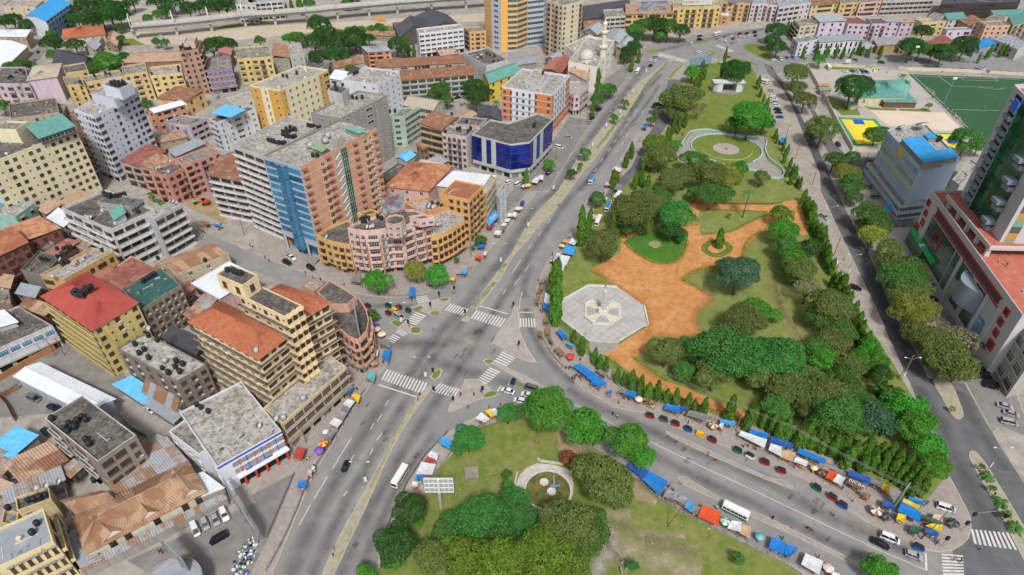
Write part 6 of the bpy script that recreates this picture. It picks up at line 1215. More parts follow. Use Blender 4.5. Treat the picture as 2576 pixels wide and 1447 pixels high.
TREES={
'/00':'dark:590,150,70 690,170,70 760,130,80 900,120,70 940,60,50 560,90,60 1000,20,60 1250,85,55 1500,60,60 1640,55,70 680,60,70 840,60,70 940,460,60 330,130,60 730,130,90 840,130,90 880,60,60 610,30,55 395,330,78 570,345,65 100,160,70 210,195,60 1430,75,70 1600,365,85 1730,350,60 1700,50,85 1310,30,70 1560,20,60 1850,30,60 1180,20,60 780,30,70;mid:400,425,48 150,500,60 80,510,50 215,495,45 720,530,62 1210,120,50 1115,145,40 900,210,35 975,195,32 915,300,35 1110,800,50 20,810,55 1180,320,35 1250,330,35 1660,330,60 30,170,60;bright:810,475,98 880,520,50',
'/10':'bright:620,255,40 700,250,44 790,235,40 870,225,36 960,230,36 300,290,60 250,300,50;dark:850,300,50 780,340,60 470,195,92 440,330,90 520,270,95 640,330,95 740,280,82 600,420,90 470,440,75 1060,345,72 1120,385,50 740,10,55 1640,665,82 1665,745,80 1720,700,62;mid:330,300,55 30,315,42 700,330,70 1390,685,75 1340,725,50 1440,765,50 930,210,35 960,240,30 400,35,45 690,25,45;lime:715,525,46',
'/20':'mid:920,245,72 1000,210,80 1180,215,88 690,690,62 640,765,62 740,680,52 850,780,36 770,890,36 550,1160,46 1050,915,36;dark:1080,200,92 1270,240,70 940,285,52 890,400,60 920,360,58 850,435,42 1680,548,105 1610,575,52 1740,520,62 445,1312,44 1095,815,42 1900,930,75;bright:1120,265,48 1360,560,60 1370,1212,92 1720,1275,62 1800,900,150 1700,940,75 1230,642,18 515,1250,26 280,1245,46 1235,1100,45;olive:1270,760,140 1350,725,92 1230,820,90 1250,865,70 1120,1175,120 1050,1210,82 1500,1325,130 1300,1335,92 1200,1365,112 1880,1345,62;lime:1080,1092,95;ochre:1620,1345,118;sparse:1400,850,42 1440,800,30',
'/21':'mid:640,60,60 620,330,50 870,270,70;olive:900,155,165 1080,115,110 680,405,135 1000,60,100 760,330,60 1740,985,150 1165,1212,132 1530,1385,140 1860,1390,120;mid:980,250,82 1300,1360,80 1680,1130,110 1900,1180,90 1120,60,90 1500,30,105 1380,20,60 1620,20,60;feather:1260,190,150 1560,1215,230 1800,1240,185 1400,1190,125;dark:1200,300,80 1270,345,42;blue:1710,625,165 1620,560,70;bright:1840,905,112 1640,178,16;ochre:1440,1330,60',
'/30':'olive:200,565,95 210,675,75 280,765,80 410,985,122 340,1030,60;bright:390,457,50;dark:640,675,132 710,645,80 1080,365,95 1320,405,88 1480,355,92 1170,240,66 60,240,82 30,310,62 70,365,70;mid:500,1215,80 630,1200,62 620,1405,92 810,1035,86 865,1005,60 1500,1075,122 1585,1105,62 1150,375,72 1420,385,70 1240,400,60;ochre:590,1335,100 550,1280,55;lime:1215,800,25',
'/31':'olive:1000,720,110 1150,740,90 1180,900,110 950,520,70 1120,1080,110 1260,1120,110 720,250,60 1330,1150,110;mid:370,960,100 560,1060,100 380,1200,110 200,620,90 560,1400,110 180,1400,110;bright:700,1270,80;lime:100,180,85;bright:110,300,112 180,525,102 45,930,60 760,1185,92 830,1290,80 420,1265,105;mid:140,425,100 820,265,100 980,655,150 1080,605,112 640,45,62 760,190,118;olive:240,595,122 470,885,160 480,1145,130 900,455,100 930,560,112 600,1325,112 300,1415,102 1060,805,130 1350,1255,182 1290,1330,110 1440,1340,110;dark:320,435,86 850,1380,80;sparse:300,745,112 1440,1130,122 1230,1010,110;feather:100,1255,200;ochre:790,345,100 1090,905,152 1200,1110,90',
'/11':'bright:915,685,100 1375,635,88;ochre:1205,600,85;mid:880,940,52 1700,370,42 1515,515,22 1640,420,20;lime:1690,350,30',
'/01':'lime:1150,45,24 1200,75,22 1240,95,20 1130,20,18;mid:1140,345,28 1200,1395,22',
'/12':'feather:1480,1050,110 1640,1130,120;lime:1480,1240,110 1560,1440,120;mid:1420,1130,100;dark:1170,955,132 1060,1215,162 1000,1335,80;feather:1600,420,120 1540,480,70 1900,230,82 1700,1005,190 1850,955,130;olive:1320,1315,142;lime:1600,1335,180 1850,1360,180 1720,1420,120;bright:830,1435,80 1230,1055,42 1050,1330,75;mid:1890,690,42 1900,790,52 1870,1180,120',
'/22':'feather:30,880,110 160,1120,120;bright:280,195,175 180,160,80 540,335,150 620,400,80 870,445,155 985,555,92;olive:680,725,212 790,855,132 435,1090,222;mid:560,1155,172 610,1050,110 30,220,62 1710,1322,50;feather:60,1005,130 910,1375,46;lime:250,1305,232 450,1365,150;dry:440,575,75 400,560,40;dark:1870,640,1',
'/32':'mid:330,40,120 60,190,110 700,170,110 940,130,100;olive:150,60,150 430,105,172 300,200,100;bright:1020,205,132 1120,335,150 1200,485,130 1240,625,120 810,1400,105 910,1440,80 1160,150,60;mid:600,65,122 520,235,182 650,330,110 1615,630,22 1690,790,26 1800,990,36 870,60,62;blue:780,275,150 880,330,80;dark:1130,240,70;ochre:1395,190,22'}
for tl,spec in TREES.items():
    for grp in spec.split(';'):
        kind,lst=grp.split(':')
        for e in lst.split():
            x,y,r=map(float,e.split(','))
            if r<5:continue
            X,Y=px('%s %g,%g'%(tl,x,y))[0];tree(X,Y,r/3*1.04,kind)
# columnar ashoka trees
def ashoka_mesh(seed,nq=1500):
    g=np.random.default_rng(seed);t=g.random(nq)**.8;prof=np.interp(t,[0,.08,.3,.6,.85,1],[.5,.95,1,.85,.5,.06]);a=g.uniform(0,2*math.pi,nq)
    lump=1+.16*np.sin(a*3+t*14+seed)+.12*np.sin(a*5-t*23)
    r=.115*prof*lump*(.82+.25*g.random(nq));pos=np.stack([r*np.cos(a),r*np.sin(a),.04+.96*t],1)
    out=np.stack([np.cos(a),np.sin(a),np.full(nq,.25)],1)+.5*g.standard_normal((nq,3));out/=np.linalg.norm(out,axis=1)[:,None]
    dn=np.stack([.35*np.cos(a),.35*np.sin(a),-np.ones(nq)],1)+.3*g.standard_normal((nq,3));v=np.cross(out,dn);v/=np.linalg.norm(v,axis=1)[:,None];u=np.cross(v,out)
    s=.042*g.uniform(.6,1.3,nq)[:,None];u*=s;v*=s*.42
    V=np.stack([pos-u,pos-v,pos+u,pos+v],1).reshape(-1,3);me=bpy.data.meshes.new('foliage');me.from_pydata(V.tolist(),[],np.arange(4*nq).reshape(-1,4).tolist());me.materials.append(LEAF['ashoka']);return me
ASH=[ashoka_mesh(i)for i in range(4)];mb=MB();mb.cyl((0,0,0),.016,.8,m_bark,6,.008);AST=mb.mesh('trunk')
def ashoka(x,y,H,wd=1.):
    c=at(x,y,H*.5);t=thing('ashoka_tree',(c.x,c.y,0),'narrow column-shaped drooping tree near the %s'%near(c),'tree','column trees along the park and streets');k=rnd.randrange(4);s=H*rnd.uniform(.78,1.16)
    lnk('crown',ASH[k],t,(0,0,0),0,False,(s*wd*rnd.uniform(.9,1.3),s*wd*rnd.uniform(.9,1.3),s),(rnd.gauss(0,.035),rnd.gauss(0,.035),rnd.uniform(0,6)));lnk('trunk',AST,t,(0,0,0),0,False,(s,s,s))
for tl,H,wd,lst in(
 ('/10',11,.9,'1150,380 1190,400 1130,330 1110,310'),('/10',12,1,'40,80 75,70 105,50 150,55 225,60 265,45 320,35 345,60 10,60'),('/00',12,1.3,'520,150 370,290 410,300'),
 ('/20',10,.9,'960,425 902,490 608,830 1235,905 1245,860'),('/20',13,.9,'645,620'),('/20',17,.55,'1615,410'),('/20',11,1,'1440,500 1455,540 1420,600 1390,620'),
 ('/20',9,1,'1180,1000 1215,960 1195,1050 1085,860 1010,1230 990,1260 960,1330 930,1370 985,1350 1020,1400 765,1360 860,1210 905,1140 790,1340 100,1345 1260,950 1285,880 1310,910'),
 ('/20',8,1,'1862,630 1880,690 1900,740 1925,790'),('/21',17,.8,'530,285'),('/21',12,.8,'578,225 798,230 770,260'),('/21',18,.85,'312,665'),('/21',14,.8,'350,620'),('/21',20,.8,'328,850'),('/21',13,1.3,'1580,330'),
 ('/21',8,1,'465,1085 530,1170 622,1240 670,1290 718,1295 795,1380 850,1400 905,1410 978,1430'),('/22',8,1,'905,20 975,30 1030,60 1105,65 1165,80 1240,105 1328,135 1382,155 1450,175 1840,230 1900,270'),('/22',11,.9,'1650,190 1790,260'),
 ('/30',9,1,'150,190 170,230 375,380 455,385 440,400 515,395 567,400 635,395 690,370 715,375 770,390 860,370 850,400 268,395 1680,390 1660,400 1760,385 1790,380 1835,380 1600,430'),
 ('/30',7,1,'10,860 25,910 60,1010 75,1040 120,1100 140,1140 130,1190 170,1240 190,1280 210,1310 225,1360 245,1380 180,1350 150,1290'),
 ('/31',9,1.1,'275,30 290,70 305,110 325,150 335,190 345,235 365,270 390,300 405,340 425,380 430,430 448,470 460,510 485,560 500,650 520,680 545,670 560,710 590,770 615,800 650,920 655,960 675,1010 695,1060 715,1100 735,1150 745,1200 780,1240 790,1300 770,1320'),
 ('/32',9,1,'15,270 50,300 95,350 170,370 130,360 230,410 280,410 310,380 345,420 390,430 425,450 460,440 500,470 540,480 580,500 620,500 660,520 700,520 735,540 770,490 810,520 850,530 880,570 930,560 960,590 1000,600 1030,640 1060,600 1100,680 1130,720 1160,700 1180,770 880,620 940,640 1000,680 800,580 720,600 600,560 1060,720 1110,780'),('/32',9,1.1,'860,30 890,90 920,70')):
    for x,y in px(tl+' '+lst):ashoka(x,y,H,wd)
# palms
def palm(s,H,label):
    p=at(*px(s)[0]);t=thing('palm_tree',p,label,'tree','palms');g=random.Random(s);mb=MB();mb.tube([(0,0,0),(.2,.1,H*.5),(.1,.3,H)],.22,m_bark,7,.14);lnk('trunk',mb.mesh('trunk',True),t,(0,0,0),0,False)
    for i in range(13):
        a=2*math.pi*i/13+g.uniform(-.2,.2);e=g.uniform(-.1,.7);L=3.2 if H>4 else 2.2;mb=MB();prev=None
        for k in range(7):
            u=k/6;r=L*u;z=H+L*(e*u-.75*u*u);wdt=.42*(1-.8*abs(u-.35));cx,cy=.1+r*math.cos(a),.3+r*math.sin(a);nx,ny=-math.sin(a)*wdt,math.cos(a)*wdt
            cur=[(cx+nx,cy+ny,z-wdt*.5),(cx,cy,z),(cx-nx,cy-ny,z-wdt*.5)]
            if prev:mb.face([prev[0],prev[1],cur[1],cur[0]],LEAF['mid']);mb.face([prev[1],prev[2],cur[2],cur[1]],LEAF['mid'])
            prev=cur
        lnk('frond',mb.mesh('frond'),t,(0,0,0),0,False)
for s,H,l in(('/21 1738,198',13,'tall coconut palm leaning over the triangle lawn'),('/31 1180,580',5,'palm by the bank sign of the podium'),('/31 1315,720',5,'palm in the middle of the podium forecourt'),('/31 1420,890',5,'palm beside the podium entrance steps'),('/31 1535,1100',5,'palm near the blue banner of the podium'),('/30 985,660',8,'palm behind the clubhouse roof'),('/30 1020,690',6,'shorter palm at the clubhouse corner'),('/10 1810,830',5,'palm beside the orange hotel'),('/20 1145,300',6,'palm below the yellow billboard flats'),('/32 1650,720',1.2,'bushy small palm on the right-hand median, upper one'),('/32 1755,920',1.2,'bushy small palm on the right-hand median, middle one'),('/32 1860,1110',1.4,'bushy small palm on the right-hand median, lowest one')):palm(s,H,l)
# clipped hedges
def hedge(label,s,h=.8,wd=.9,mat=None,n=2,dens=26,closed=False):
    p=smooth(G(s),n,closed);p=p+[p[0]]if closed else p;g=np.random.default_rng(len(label));V=[];mb=MB();mat=mat or LEAF['hedge']
    for a,b in zip(p,p[1:]):
        L=(b-a).length;k=int(L*dens);d=(b-a).normalized();nn=Vector((-d.y,d.x,0))
        for i in range(k):
            t=g.random();ang=g.uniform(0,math.pi);rr=wd/2*(.8+.3*g.random());c=a.lerp(b,t)+nn*(rr*math.cos(ang))+Vector((0,0,.12+h*(.25+.75*math.sin(ang))*(.85+.2*g.random())))
            n_=(nn*math.cos(ang)+Vector((0,0,math.sin(ang)))+Vector(g.standard_normal(3))*.5).normalized();u=n_.cross(Vector(g.standard_normal(3))).normalized()*.19;v=n_.cross(u)*.7
            mb.face([c-u,c-v,c+u,c+v],mat)
    o=lnk('hedge',mb.mesh('hedge'));tag(o,label,'hedge');return o
hedge('yellow-green hedge along the curved foot of the teardrop lawn','/21 850,385 920,455 1000,505 1080,538 1180,547 1255,520 1295,470 1325,382')
hedge('short hedge at the left entrance of the red earth court','/21 605,565 690,520');hedge('hedge at left side of the red earth court','/21 598,600 660,635 720,662')
hedge('low hedge above the monument court','/21 370,780 480,710 560,685 720,690',.6)
hedge('long angled hedge on the right side of red earth court','/21 1545,570 1440,585 1380,605 1290,660 1330,690 1400,730 1455,762',.9)
hedge('hedge along lower edge of the triangle lawn','/21 1425,325 1530,320 1650,308 1760,250 1930,170',.7);hedge('hedge along upper edge of the triangle lawn','/21 1420,150 1600,142 1930,156',.5)
hedge('hedge below the upper triangle of lawn','/21 1500,92 1932,98 /31 20,100 110,85',.6,mat=LEAF['mid']);hedge('hedge curving up the right path of the park','/21 1742,495 1755,420 1800,350 1880,300')
hedge('hedge beside the path under the olive tree','/21 915,1262 1000,1320 1100,1390 1170,1430',.8);hedge('long hedge along the lower park path','/22 930,0 1050,40 1250,110 1450,190 1780,290 1932,330',.8)
hedge('broad green verge hedge inside the park fence','/21 730,1250 800,1330 880,1390 960,1430',1.0,1.6);hedge('thin hedge strip along the east path','/31 600,1060 640,1180',.8)
t=hedge('round clipped green hedge ring of the planter circle','/21 1450,440 1475,400 1530,385 1590,388 1635,410 1640,440 1600,470 1545,488 1490,475',.7,2.4,LEAF['bright'],3,60,True)
hedge('green planting strip outside lower left wall of monument court','/21 360,985 420,1040 500,1105 575,1150',.5,2.2,LEAF['bright'],2,50);hedge('little shrubs outside the lower right wall of monument court','/21 810,1150 900,1090 1010,1025',.8,.8,LEAF['mid'],2,14)
for l,s in(('upper','/20 1180,470 1080,570 1010,650 955,750 890,850'),('middle','/20 850,880 770,960 690,1060 640,1120'),('short','/20 520,1290 480,1320'),('southern','/11 1640,870 1720,780 1800,690'),('broken','/11 1830,600 1880,550')):
    hedge('%s planted green strip on the avenue median'%l,s,.5,1.7,LEAF['lime'],2,16)
hedge('row of low planting in the old south median','/12 1250,70 1150,220 1060,370 1000,500 930,650 860,780',.12,.8,LEAF['ochre'],2,8)
# ------------------------------------------------------------------ vehicles
m_tyre=M('tyre_rubber','#17181a',.85);m_rim=M('wheel_rim','#8d9196',.4,.5);m_cglass=M('car_glass','#12181c',.08,0,.6);m_head=M('headlamp','#cfd3d6',.2);m_tail=M('tail_lamp','#8d1410',.3);m_trim=M('black_trim','#1c1d1f',.6);m_plate=M('number_plate','#d2b62e',.6)
def loft(mb,st,mat,cap=True):
    """st: (x, halfwidth, z0, z1, top halfwidth)"""
    i0=len(mb.v);n=8;k=mb.mi(mat)
    for x,w_,z0,z1,wt in st:
        zb=z0+(z1-z0)*.12;zt=z0+(z1-z0)*.82
        for p in((-w_*.9,z0),(w_*.9,z0),(w_,zb),(w_,zb+(zt-zb)*.6),(wt,z1-.02),(wt*.8,z1),(-wt*.8,z1),(-wt,z1-.02),(-w_,zb+(zt-zb)*.6),(-w_,zb)):mb.v.append((x,p[0],p[1]))
    n=10
    for a in range(len(st)-1):
        for j in range(n):mb.f.append((i0+a*n+j,i0+(a+1)*n+j,i0+(a+1)*n+(j+1)%n,i0+a*n+(j+1)%n)[::-1]);mb.m.append(k)
    mb.f.append(tuple(range(i0,i0+n))[::-1]);mb.m.append(k);mb.f.append(tuple(range(i0+(len(st)-1)*n,i0+len(st)*n)));mb.m.append(k)
WH=None
def wheel(root,x,y,r=.32):
    global WH
    if WH is None:
        a=MB();a.cyl((0,-.11,0),1,.22,m_tyre,14,axis='y');b=MB();b.cyl((0,-.125,0),.6,.25,m_rim,10,axis='y');WH=(a.mesh('tyre'),b.mesh('rim'))
    o=lnk('wheel',WH[0],root,(x,y,r),0,False,(r,1,r));lnk('rim',WH[1],o,(0,0,0),0,False)
PAINT={'white':'#c9cacb','silver':'#8f9499','grey':'#585b60','black':'#14151a','blue':'#1c3f86','navy':'#161f36','red':'#8d1f1c','olive':'#6f6a45','green':'#1f5a45','pink':'#9a8784','skyblue':'#3f7fb8'}
PROTO={}
def car_proto(kind):
    """x forward; body, roof, glass, wheels, lamps"""
    if kind in PROTO:return PROTO[kind]
    r=bpy.data.objects.new(kind,None);ORG[r.name]=Vector((0,0,0));pm=M('car_paint_white',PAINT['white'],.3,0,.5);b=MB();g=[]
    if kind=='sedan':L,W,hz,H,cab=4.5,.88,.92,1.43,(-1.75,-1.05,.45,1.25)
    elif kind=='hatchback':L,W,hz,H,cab=4.0,.85,.95,1.5,(-1.9,-1.65,.35,1.1)
    elif kind=='suv':L,W,hz,H,cab=4.6,.93,1.05,1.75,(-2.2,-1.95,.45,1.1)
    elif kind=='minivan':L,W,hz,H,cab=4.7,.9,1.05,1.85,(-2.3,-2.1,.8,1.75)
    elif kind=='pickup':L,W,hz,H,cab=5.2,.92,1.05,1.78,(-.9,-.75,.55,1.2)
    h=L/2
    loft(b,[(-h,W*.86,.38,hz*.9,W*.8),(-h+.18,W*.97,.26,hz,W*.88),(-h*.4,W,.22,hz,W*.92),(h*.35,W,.22,hz,W*.92),(h-.45,W*.96,.24,hz*.86,W*.84),(h-.06,W*.84,.34,hz*.68,W*.74)],pm)
    body=lnk('body',b.mesh('body',False),r,(0,0,0),0,False)
    c0,c1,c2,c3=cab;b=MB();wt,wb=W*.74,W*.9
    loft(b,[(c1,wt,H-.1,H,wt*.9),((c1+c2)/2,wt,H-.1,H+.03,wt*.9),(c2,wt,H-.1,H-.02,wt*.9)],pm);lnk('roof',b.mesh('roof'),r,(0,0,0),0,False)
    def quad(nm,pts):b=MB();b.face(pts,m_cglass);lnk(nm,b.mesh(nm),r,(0,0,0),0,False)
    quad('windscreen',[(c3,-wb,hz),(c3,wb,hz),(c2,wt,H-.05),(c2,-wt,H-.05)]);quad('rear_window',[(c0,wb,hz),(c0,-wb,hz),(c1,-wt,H-.05),(c1,wt,H-.05)])
    for s in(1,-1):p=[(c0,s*wb,hz-.02),(c3,s*wb,hz-.02),(c2,s*wt,H-.06),(c1,s*wt,H-.06)];quad('side_window',p[::-s])
    for s in(1,-1):
        for xb,xt in((c0,c1),((c0+c3)/2-.05,(c1+c2)/2),(c3,c2)):b=MB();b.tube([(xb,s*wb,hz-.02),(xt,s*wt,H-.05)],.05,pm,4);lnk('pillar',b.mesh('pillar'),r,(0,0,0),0,False)
    for s in(1,-1):
        for nm,x,z,mt in(('headlight',h-.14,hz*.62,m_head),('tail_light',-h+.03,hz*.75,m_tail)):b=MB();b.box((x,s*W*.64,z),(.16,.36,.16),mt);lnk(nm,b.mesh(nm),r,(0,0,0),0,False)
        b=MB();b.box((c3-.25,s*(W+.1),hz+.04),(.14,.2,.15),m_trim);lnk('mirror',b.mesh('mirror'),r,(0,0,0),0,False)
        for x in(-h*.6,h*.6):wheel(r,x,s*(W-.1),.33 if kind in('sedan','hatchback','minivan')else .38)
    b=MB();b.box((h-.02,0,.42),(.1,W*1.5,.14),m_trim);b.box((-h+.0,0,.44),(.1,W*1.5,.14),m_trim);lnk('bumper',b.mesh('bumper'),r,(0,0,0),0,False)
    b=MB();b.box((h+.035,0,.45),(.02,.5,.12),m_plate);lnk('number_plate',b.mesh('number_plate'),r,(0,0,0),0,False)
    if kind=='pickup':b=MB();b.box((-1.75,0,1.0),(1.6,W*1.7,.12),m_trim);lnk('load_bed',b.mesh('load_bed'),r,(0,0,0),0,False)
    PROTO[kind]=r;return r
def bus_proto(col):
    k='bus'+col
    if k in PROTO:return PROTO[k]
    r=bpy.data.objects.new('minibus',None);ORG[r.name]=Vector((0,0,0));wp=M('bus_white','#cfcfcc',.4,0,.5);cp=M('bus_'+col,{'cream':'#b9a284','green':'#2f6b52','blue':'#2f6fae','orange':'#c07a2a','yellow':'#b5b03a'}[col],.4)
    b=MB();loft(b,[(-3.5,.95,.4,2.6,.85),(-3.4,1.02,.35,2.72,.92),(3.1,1.02,.35,2.72,.92),(3.4,.98,.4,2.3,.85),(3.5,.9,.45,1.3,.85)],wp);lnk('body',b.mesh('body'),r,(0,0,0),0,False)
    for s in(1,-1):
        b=MB();b.box((0,s*1.03,.75),(6.6,.03,.55),cp);lnk('stripe',b.mesh('stripe'),r,(0,0,0),0,False)
        for i in range(6):b=MB();b.box((-2.75+i*1.05,s*1.0,1.75),(.92,.1,.7),m_cglass);lnk('side_window',b.mesh('side_window'),r,(0,0,0),0,False)
        for x in(-2.1,2.1):wheel(r,x,s*.92,.42)
        for nm,x,mt in(('headlight',3.47,m_head),('tail_light',-3.5,m_tail)):b=MB();b.box((x,s*.7,.85),(.1,.3,.2),mt);lnk(nm,b.mesh(nm),r,(0,0,0),0,False)
    b=MB();b.face([(3.52,-.85,1.35),(3.52,.85,1.35),(3.42,.82,2.25),(3.42,-.82,2.25)],m_cglass);lnk('windscreen',b.mesh('windscreen'),r,(0,0,0),0,False)
    b=MB();b.box((-3.5,0,1.8),(.06,1.6,.8),m_cglass);lnk('rear_window',b.mesh('rear_window'),r,(0,0,0),0,False);b=MB();b.box((3.48,0,.5),(.14,1.8,.25),m_trim);lnk('bumper',b.mesh('bumper'),r,(0,0,0),0,False)
    if col=='blue':
        o=r.children[0];b=MB();b.box((0,0,2.74),(6.4,1.7,.04),cp);lnk('painted_roof',b.mesh('painted_roof'),r,(0,0,0),0,False)
    PROTO[k]=r;return r
def tuk_proto(col):
    k='tuk'+col
    if k in PROTO:return PROTO[k]
    r=bpy.data.objects.new('auto_rickshaw',None);ORG[r.name]=Vector((0,0,0));c={'red':'#8f1d20','green':'#12663f','blue':'#1d4f9c','yellow':'#c99a1c','white':'#c3c4c4','grey':'#4a5350'}[col];p=M('tuk_'+col,c,.4);rf=M('tuk_canopy','#1d1e1f',.7)if col!='yellow' else M('tuk_canopy_yellow','#c99a1c',.6)
    b=MB();loft(b,[(-1.3,.62,.35,1.0,.58),(-1.15,.66,.28,1.05,.6),(.2,.66,.26,.75,.6),(.8,.5,.3,.95,.42),(1.25,.22,.4,1.0,.18)],p);lnk('body',b.mesh('body'),r,(0,0,0),0,False)
    b=MB();loft(b,[(-1.3,.62,1.15,1.62,.52),(-1.1,.66,1.45,1.75,.55),(.3,.64,1.5,1.76,.52),(.85,.5,1.4,1.62,.42)],rf);lnk('canopy',b.mesh('canopy'),r,(0,0,0),0,False)
    b=MB();b.box((-1.2,0,1.25),(.08,1.15,.5),rf);lnk('rear_curtain',b.mesh('rear_curtain'),r,(0,0,0),0,False)
    b=MB();b.face([(.98,-.42,.98),(.98,.42,.98),(.84,.45,1.48),(.84,-.45,1.48)],m_cglass);lnk('windscreen',b.mesh('windscreen'),r,(0,0,0),0,False)
    b=MB()
    for s in(1,-1):
        for x in(-.3,.75):b.tube([(x,s*.6,.7),(x,s*.55,1.55)],.03,m_trim,4)
    lnk('posts',b.mesh('posts'),r,(0,0,0),0,False);b=MB();b.box((-.6,0,.72),(.7,1.1,.25),m_trim);lnk('seat',b.mesh('seat'),r,(0,0,0),0,False)
    b=MB();b.cyl((1.22,0,.8),.1,.06,m_head,8,axis='x');lnk('headlight',b.mesh('headlight'),r,(0,0,0),0,False)
    for x,y in((.95,0),(-.8,.55),(-.8,-.55)):wheel(r,x,y,.24)
    PROTO[k]=r;return r
def moto_proto():
    if 'moto' in PROTO:return PROTO['moto']
    r=bpy.data.objects.new('motorcycle',None);ORG[r.name]=Vector((0,0,0));p=M('moto_red','#5a1b1c',.4)
    b=MB();b.tube([(-.5,0,.75),(.1,0,.72),(.45,0,.85)],.13,p,6);b.tube([(.45,0,.9),(.68,0,.3)],.04,m_steel,5);lnk('frame',b.mesh('frame'),r,(0,0,0),0,False);b=MB();b.box((-.3,0,.86),(.8,.26,.1),m_trim);lnk('seat',b.mesh('seat'),r,(0,0,0),0,False)
    b=MB();b.tube([(.42,-.35,1.02),(.45,0,.98),(.42,.35,1.02)],.025,m_trim,5);lnk('handlebar',b.mesh('handlebar'),r,(0,0,0),0,False);b=MB();b.box((0,0,.45),(.4,.25,.35),m_steel);lnk('engine',b.mesh('engine'),r,(0,0,0),0,False)
    for x in(-.62,.66):wheel(r,x,0,.29)
    PROTO['moto']=r;return r
def park(tl,e,proto,label,cat,group,paint=None,z=.5):
    a,b=px(tl+' '+e);p,q=at(*a,z),at(*b,z);c=(p+q)/2;c.z=.15 if 'on kerb' in label else .03
    root=dup(proto,c,frz(p,q),'%s near the %s'%(label,near(c)),group);root['category']=cat
    if paint:
        m=M('car_paint_'+paint,PAINT[paint],.3,0,.5)
        for ch in root.children:
            if ch.name.split('.')[0]in('body','roof','pillar'):
                for i,s in enumerate(ch.material_slots):
                    if s.material and s.material.name.startswith('car_paint'):s.link='OBJECT';s.material=m
    return root
CARS={
'/00':'navy sedan 283,402 291,386;silver sedan 245,462 271,446;silver hatchback 1640,745 1648,718;white sedan 735,1300 782,1288;green sedan 698,1308 740,1328;white sedan 975,258 1015,257',
'/10':'white suv 1283,72 1306,60;silver suv 1545,797 1590,785;silver sedan 1478,1277 1512,1264;black sedan 1508,742 1536,734;silver sedan 1458,772 1484,768;white suv 1885,1388 1930,1366',
'/20':'silver sedan 1285,306 1332,309;black sedan 1398,276 1440,270;black suv 1400,302 1432,298;white suv 1345,342 1366,320;white sedan 1385,396 1437,389;silver sedan 1490,417 1531,407;silver suv 1066,440 1100,425;white suv 1108,445 1143,427;white sedan 1035,463 1063,449;white suv 1065,473 1101,455;black suv 1030,507 1063,486;silver suv 610,877 647,848;navy sedan 588,902 622,884;silver sedan 568,936 606,908;black suv 640,840 672,820;silver sedan 393,1026 460,1046;white minivan 328,1106 386,1121;black sedan 255,1322 298,1294;white minivan 15,1408 72,1376;silver sedan 1530,302 1562,284;skyblue sedan 1588,282 1624,270;white sedan 1635,281 1680,265;grey suv 1648,302 1692,284;white sedan 1560,312 1600,291;white hatchback 1598,322 1631,304;silver sedan 1644,332 1680,310;white sedan 1688,317 1731,300;white suv 1703,287 1742,271;navy sedan 1698,265 1742,249;black sedan 1755,259 1792,247;white sedan 1768,282 1806,262;black suv 1814,251 1852,239;black sedan 1824,277 1852,261;red pickup 1650,432 1588,432',
'/30':'white sedan 10,453 76,449;white suv 78,440 110,461;grey sedan 130,425 160,451;skyblue suv 173,425 206,446;silver sedan 270,435 293,451;grey sedan 638,445 682,460;navy suv 828,470 886,476;silver sedan 0,680 46,690;white sedan 0,714 60,725;white suv 14,744 76,755;silver sedan 22,769 90,780;white suv 28,794 97,804;black suv 34,824 113,833;black sedan 48,848 112,853;blue sedan 64,884 118,886;white sedan 560,534 600,546;grey sedan 620,531 652,546;white sedan 660,534 695,549;blue suv 696,534 723,552;blue hatchback 727,537 760,553;navy suv 513,1076 547,1114;silver sedan 668,1290 726,1310;red sedan 750,1217 797,1220;olive suv 715,1408 804,1421;white suv -14,600 14,640',
'/31':'silver suv 398,178 447,207;black suv 608,714 707,742;navy hatchback 1194,799 1292,822;silver sedan 1210,688 1272,712;silver suv 1556,1288 1636,1310;black suv 1553,1338 1672,1362;black suv 1568,1388 1702,1407;black suv 1630,1438 1742,1460;olive suv 778,39 852,46',
'/32':'black suv 1622,8 1742,36;silver sedan 1728,158 1847,187;pink sedan 1778,213 1892,246;silver minivan 1743,278 1892,312;white minivan 1263,918 1422,967;white minivan 838,1138 1000,1203;black sedan 763,1168 932,1253;silver hatchback 1028,1273 1172,1328',
'/z5':'white sedan 1003,182 838,128;white sedan 1192,217 1033,172;white hatchback 1107,262 965,234;grey minivan 1213,148 1062,100',
'/12':'black hatchback 692,598 660,668',
'/02':'white minivan 1448,1038 1502,1172;silver hatchback 1530,1013 1567,1113;silver sedan 1603,967 1648,1083;white suv 1668,928 1720,1056;black minivan 1728,1128 1576,1215;grey minivan 203,93 312,138;navy sedan 303,333 398,403;navy pickup 366,168 452,208;white sedan 1112,182 1152,212',
'/01':'white pickup 383,1113 427,1152;grey sedan 420,1000 456,1016',
'/11':'silver minivan 1040,922 1124,972;white pickup 222,473 312,527;black suv 198,518 277,558;black suv 376,552 454,604'}
for tl,spec in CARS.items():
    for e in spec.split(';'):
        col,kind,r_=e.split(' ',2);park(tl,r_,car_proto(kind),'%s %s'%({'pink':'pinkish silver','navy':'dark blue','skyblue':'light blue'}.get(col,col),kind if kind!='suv' else 'off-road car'),'car','cars on the streets and in car parks',col)
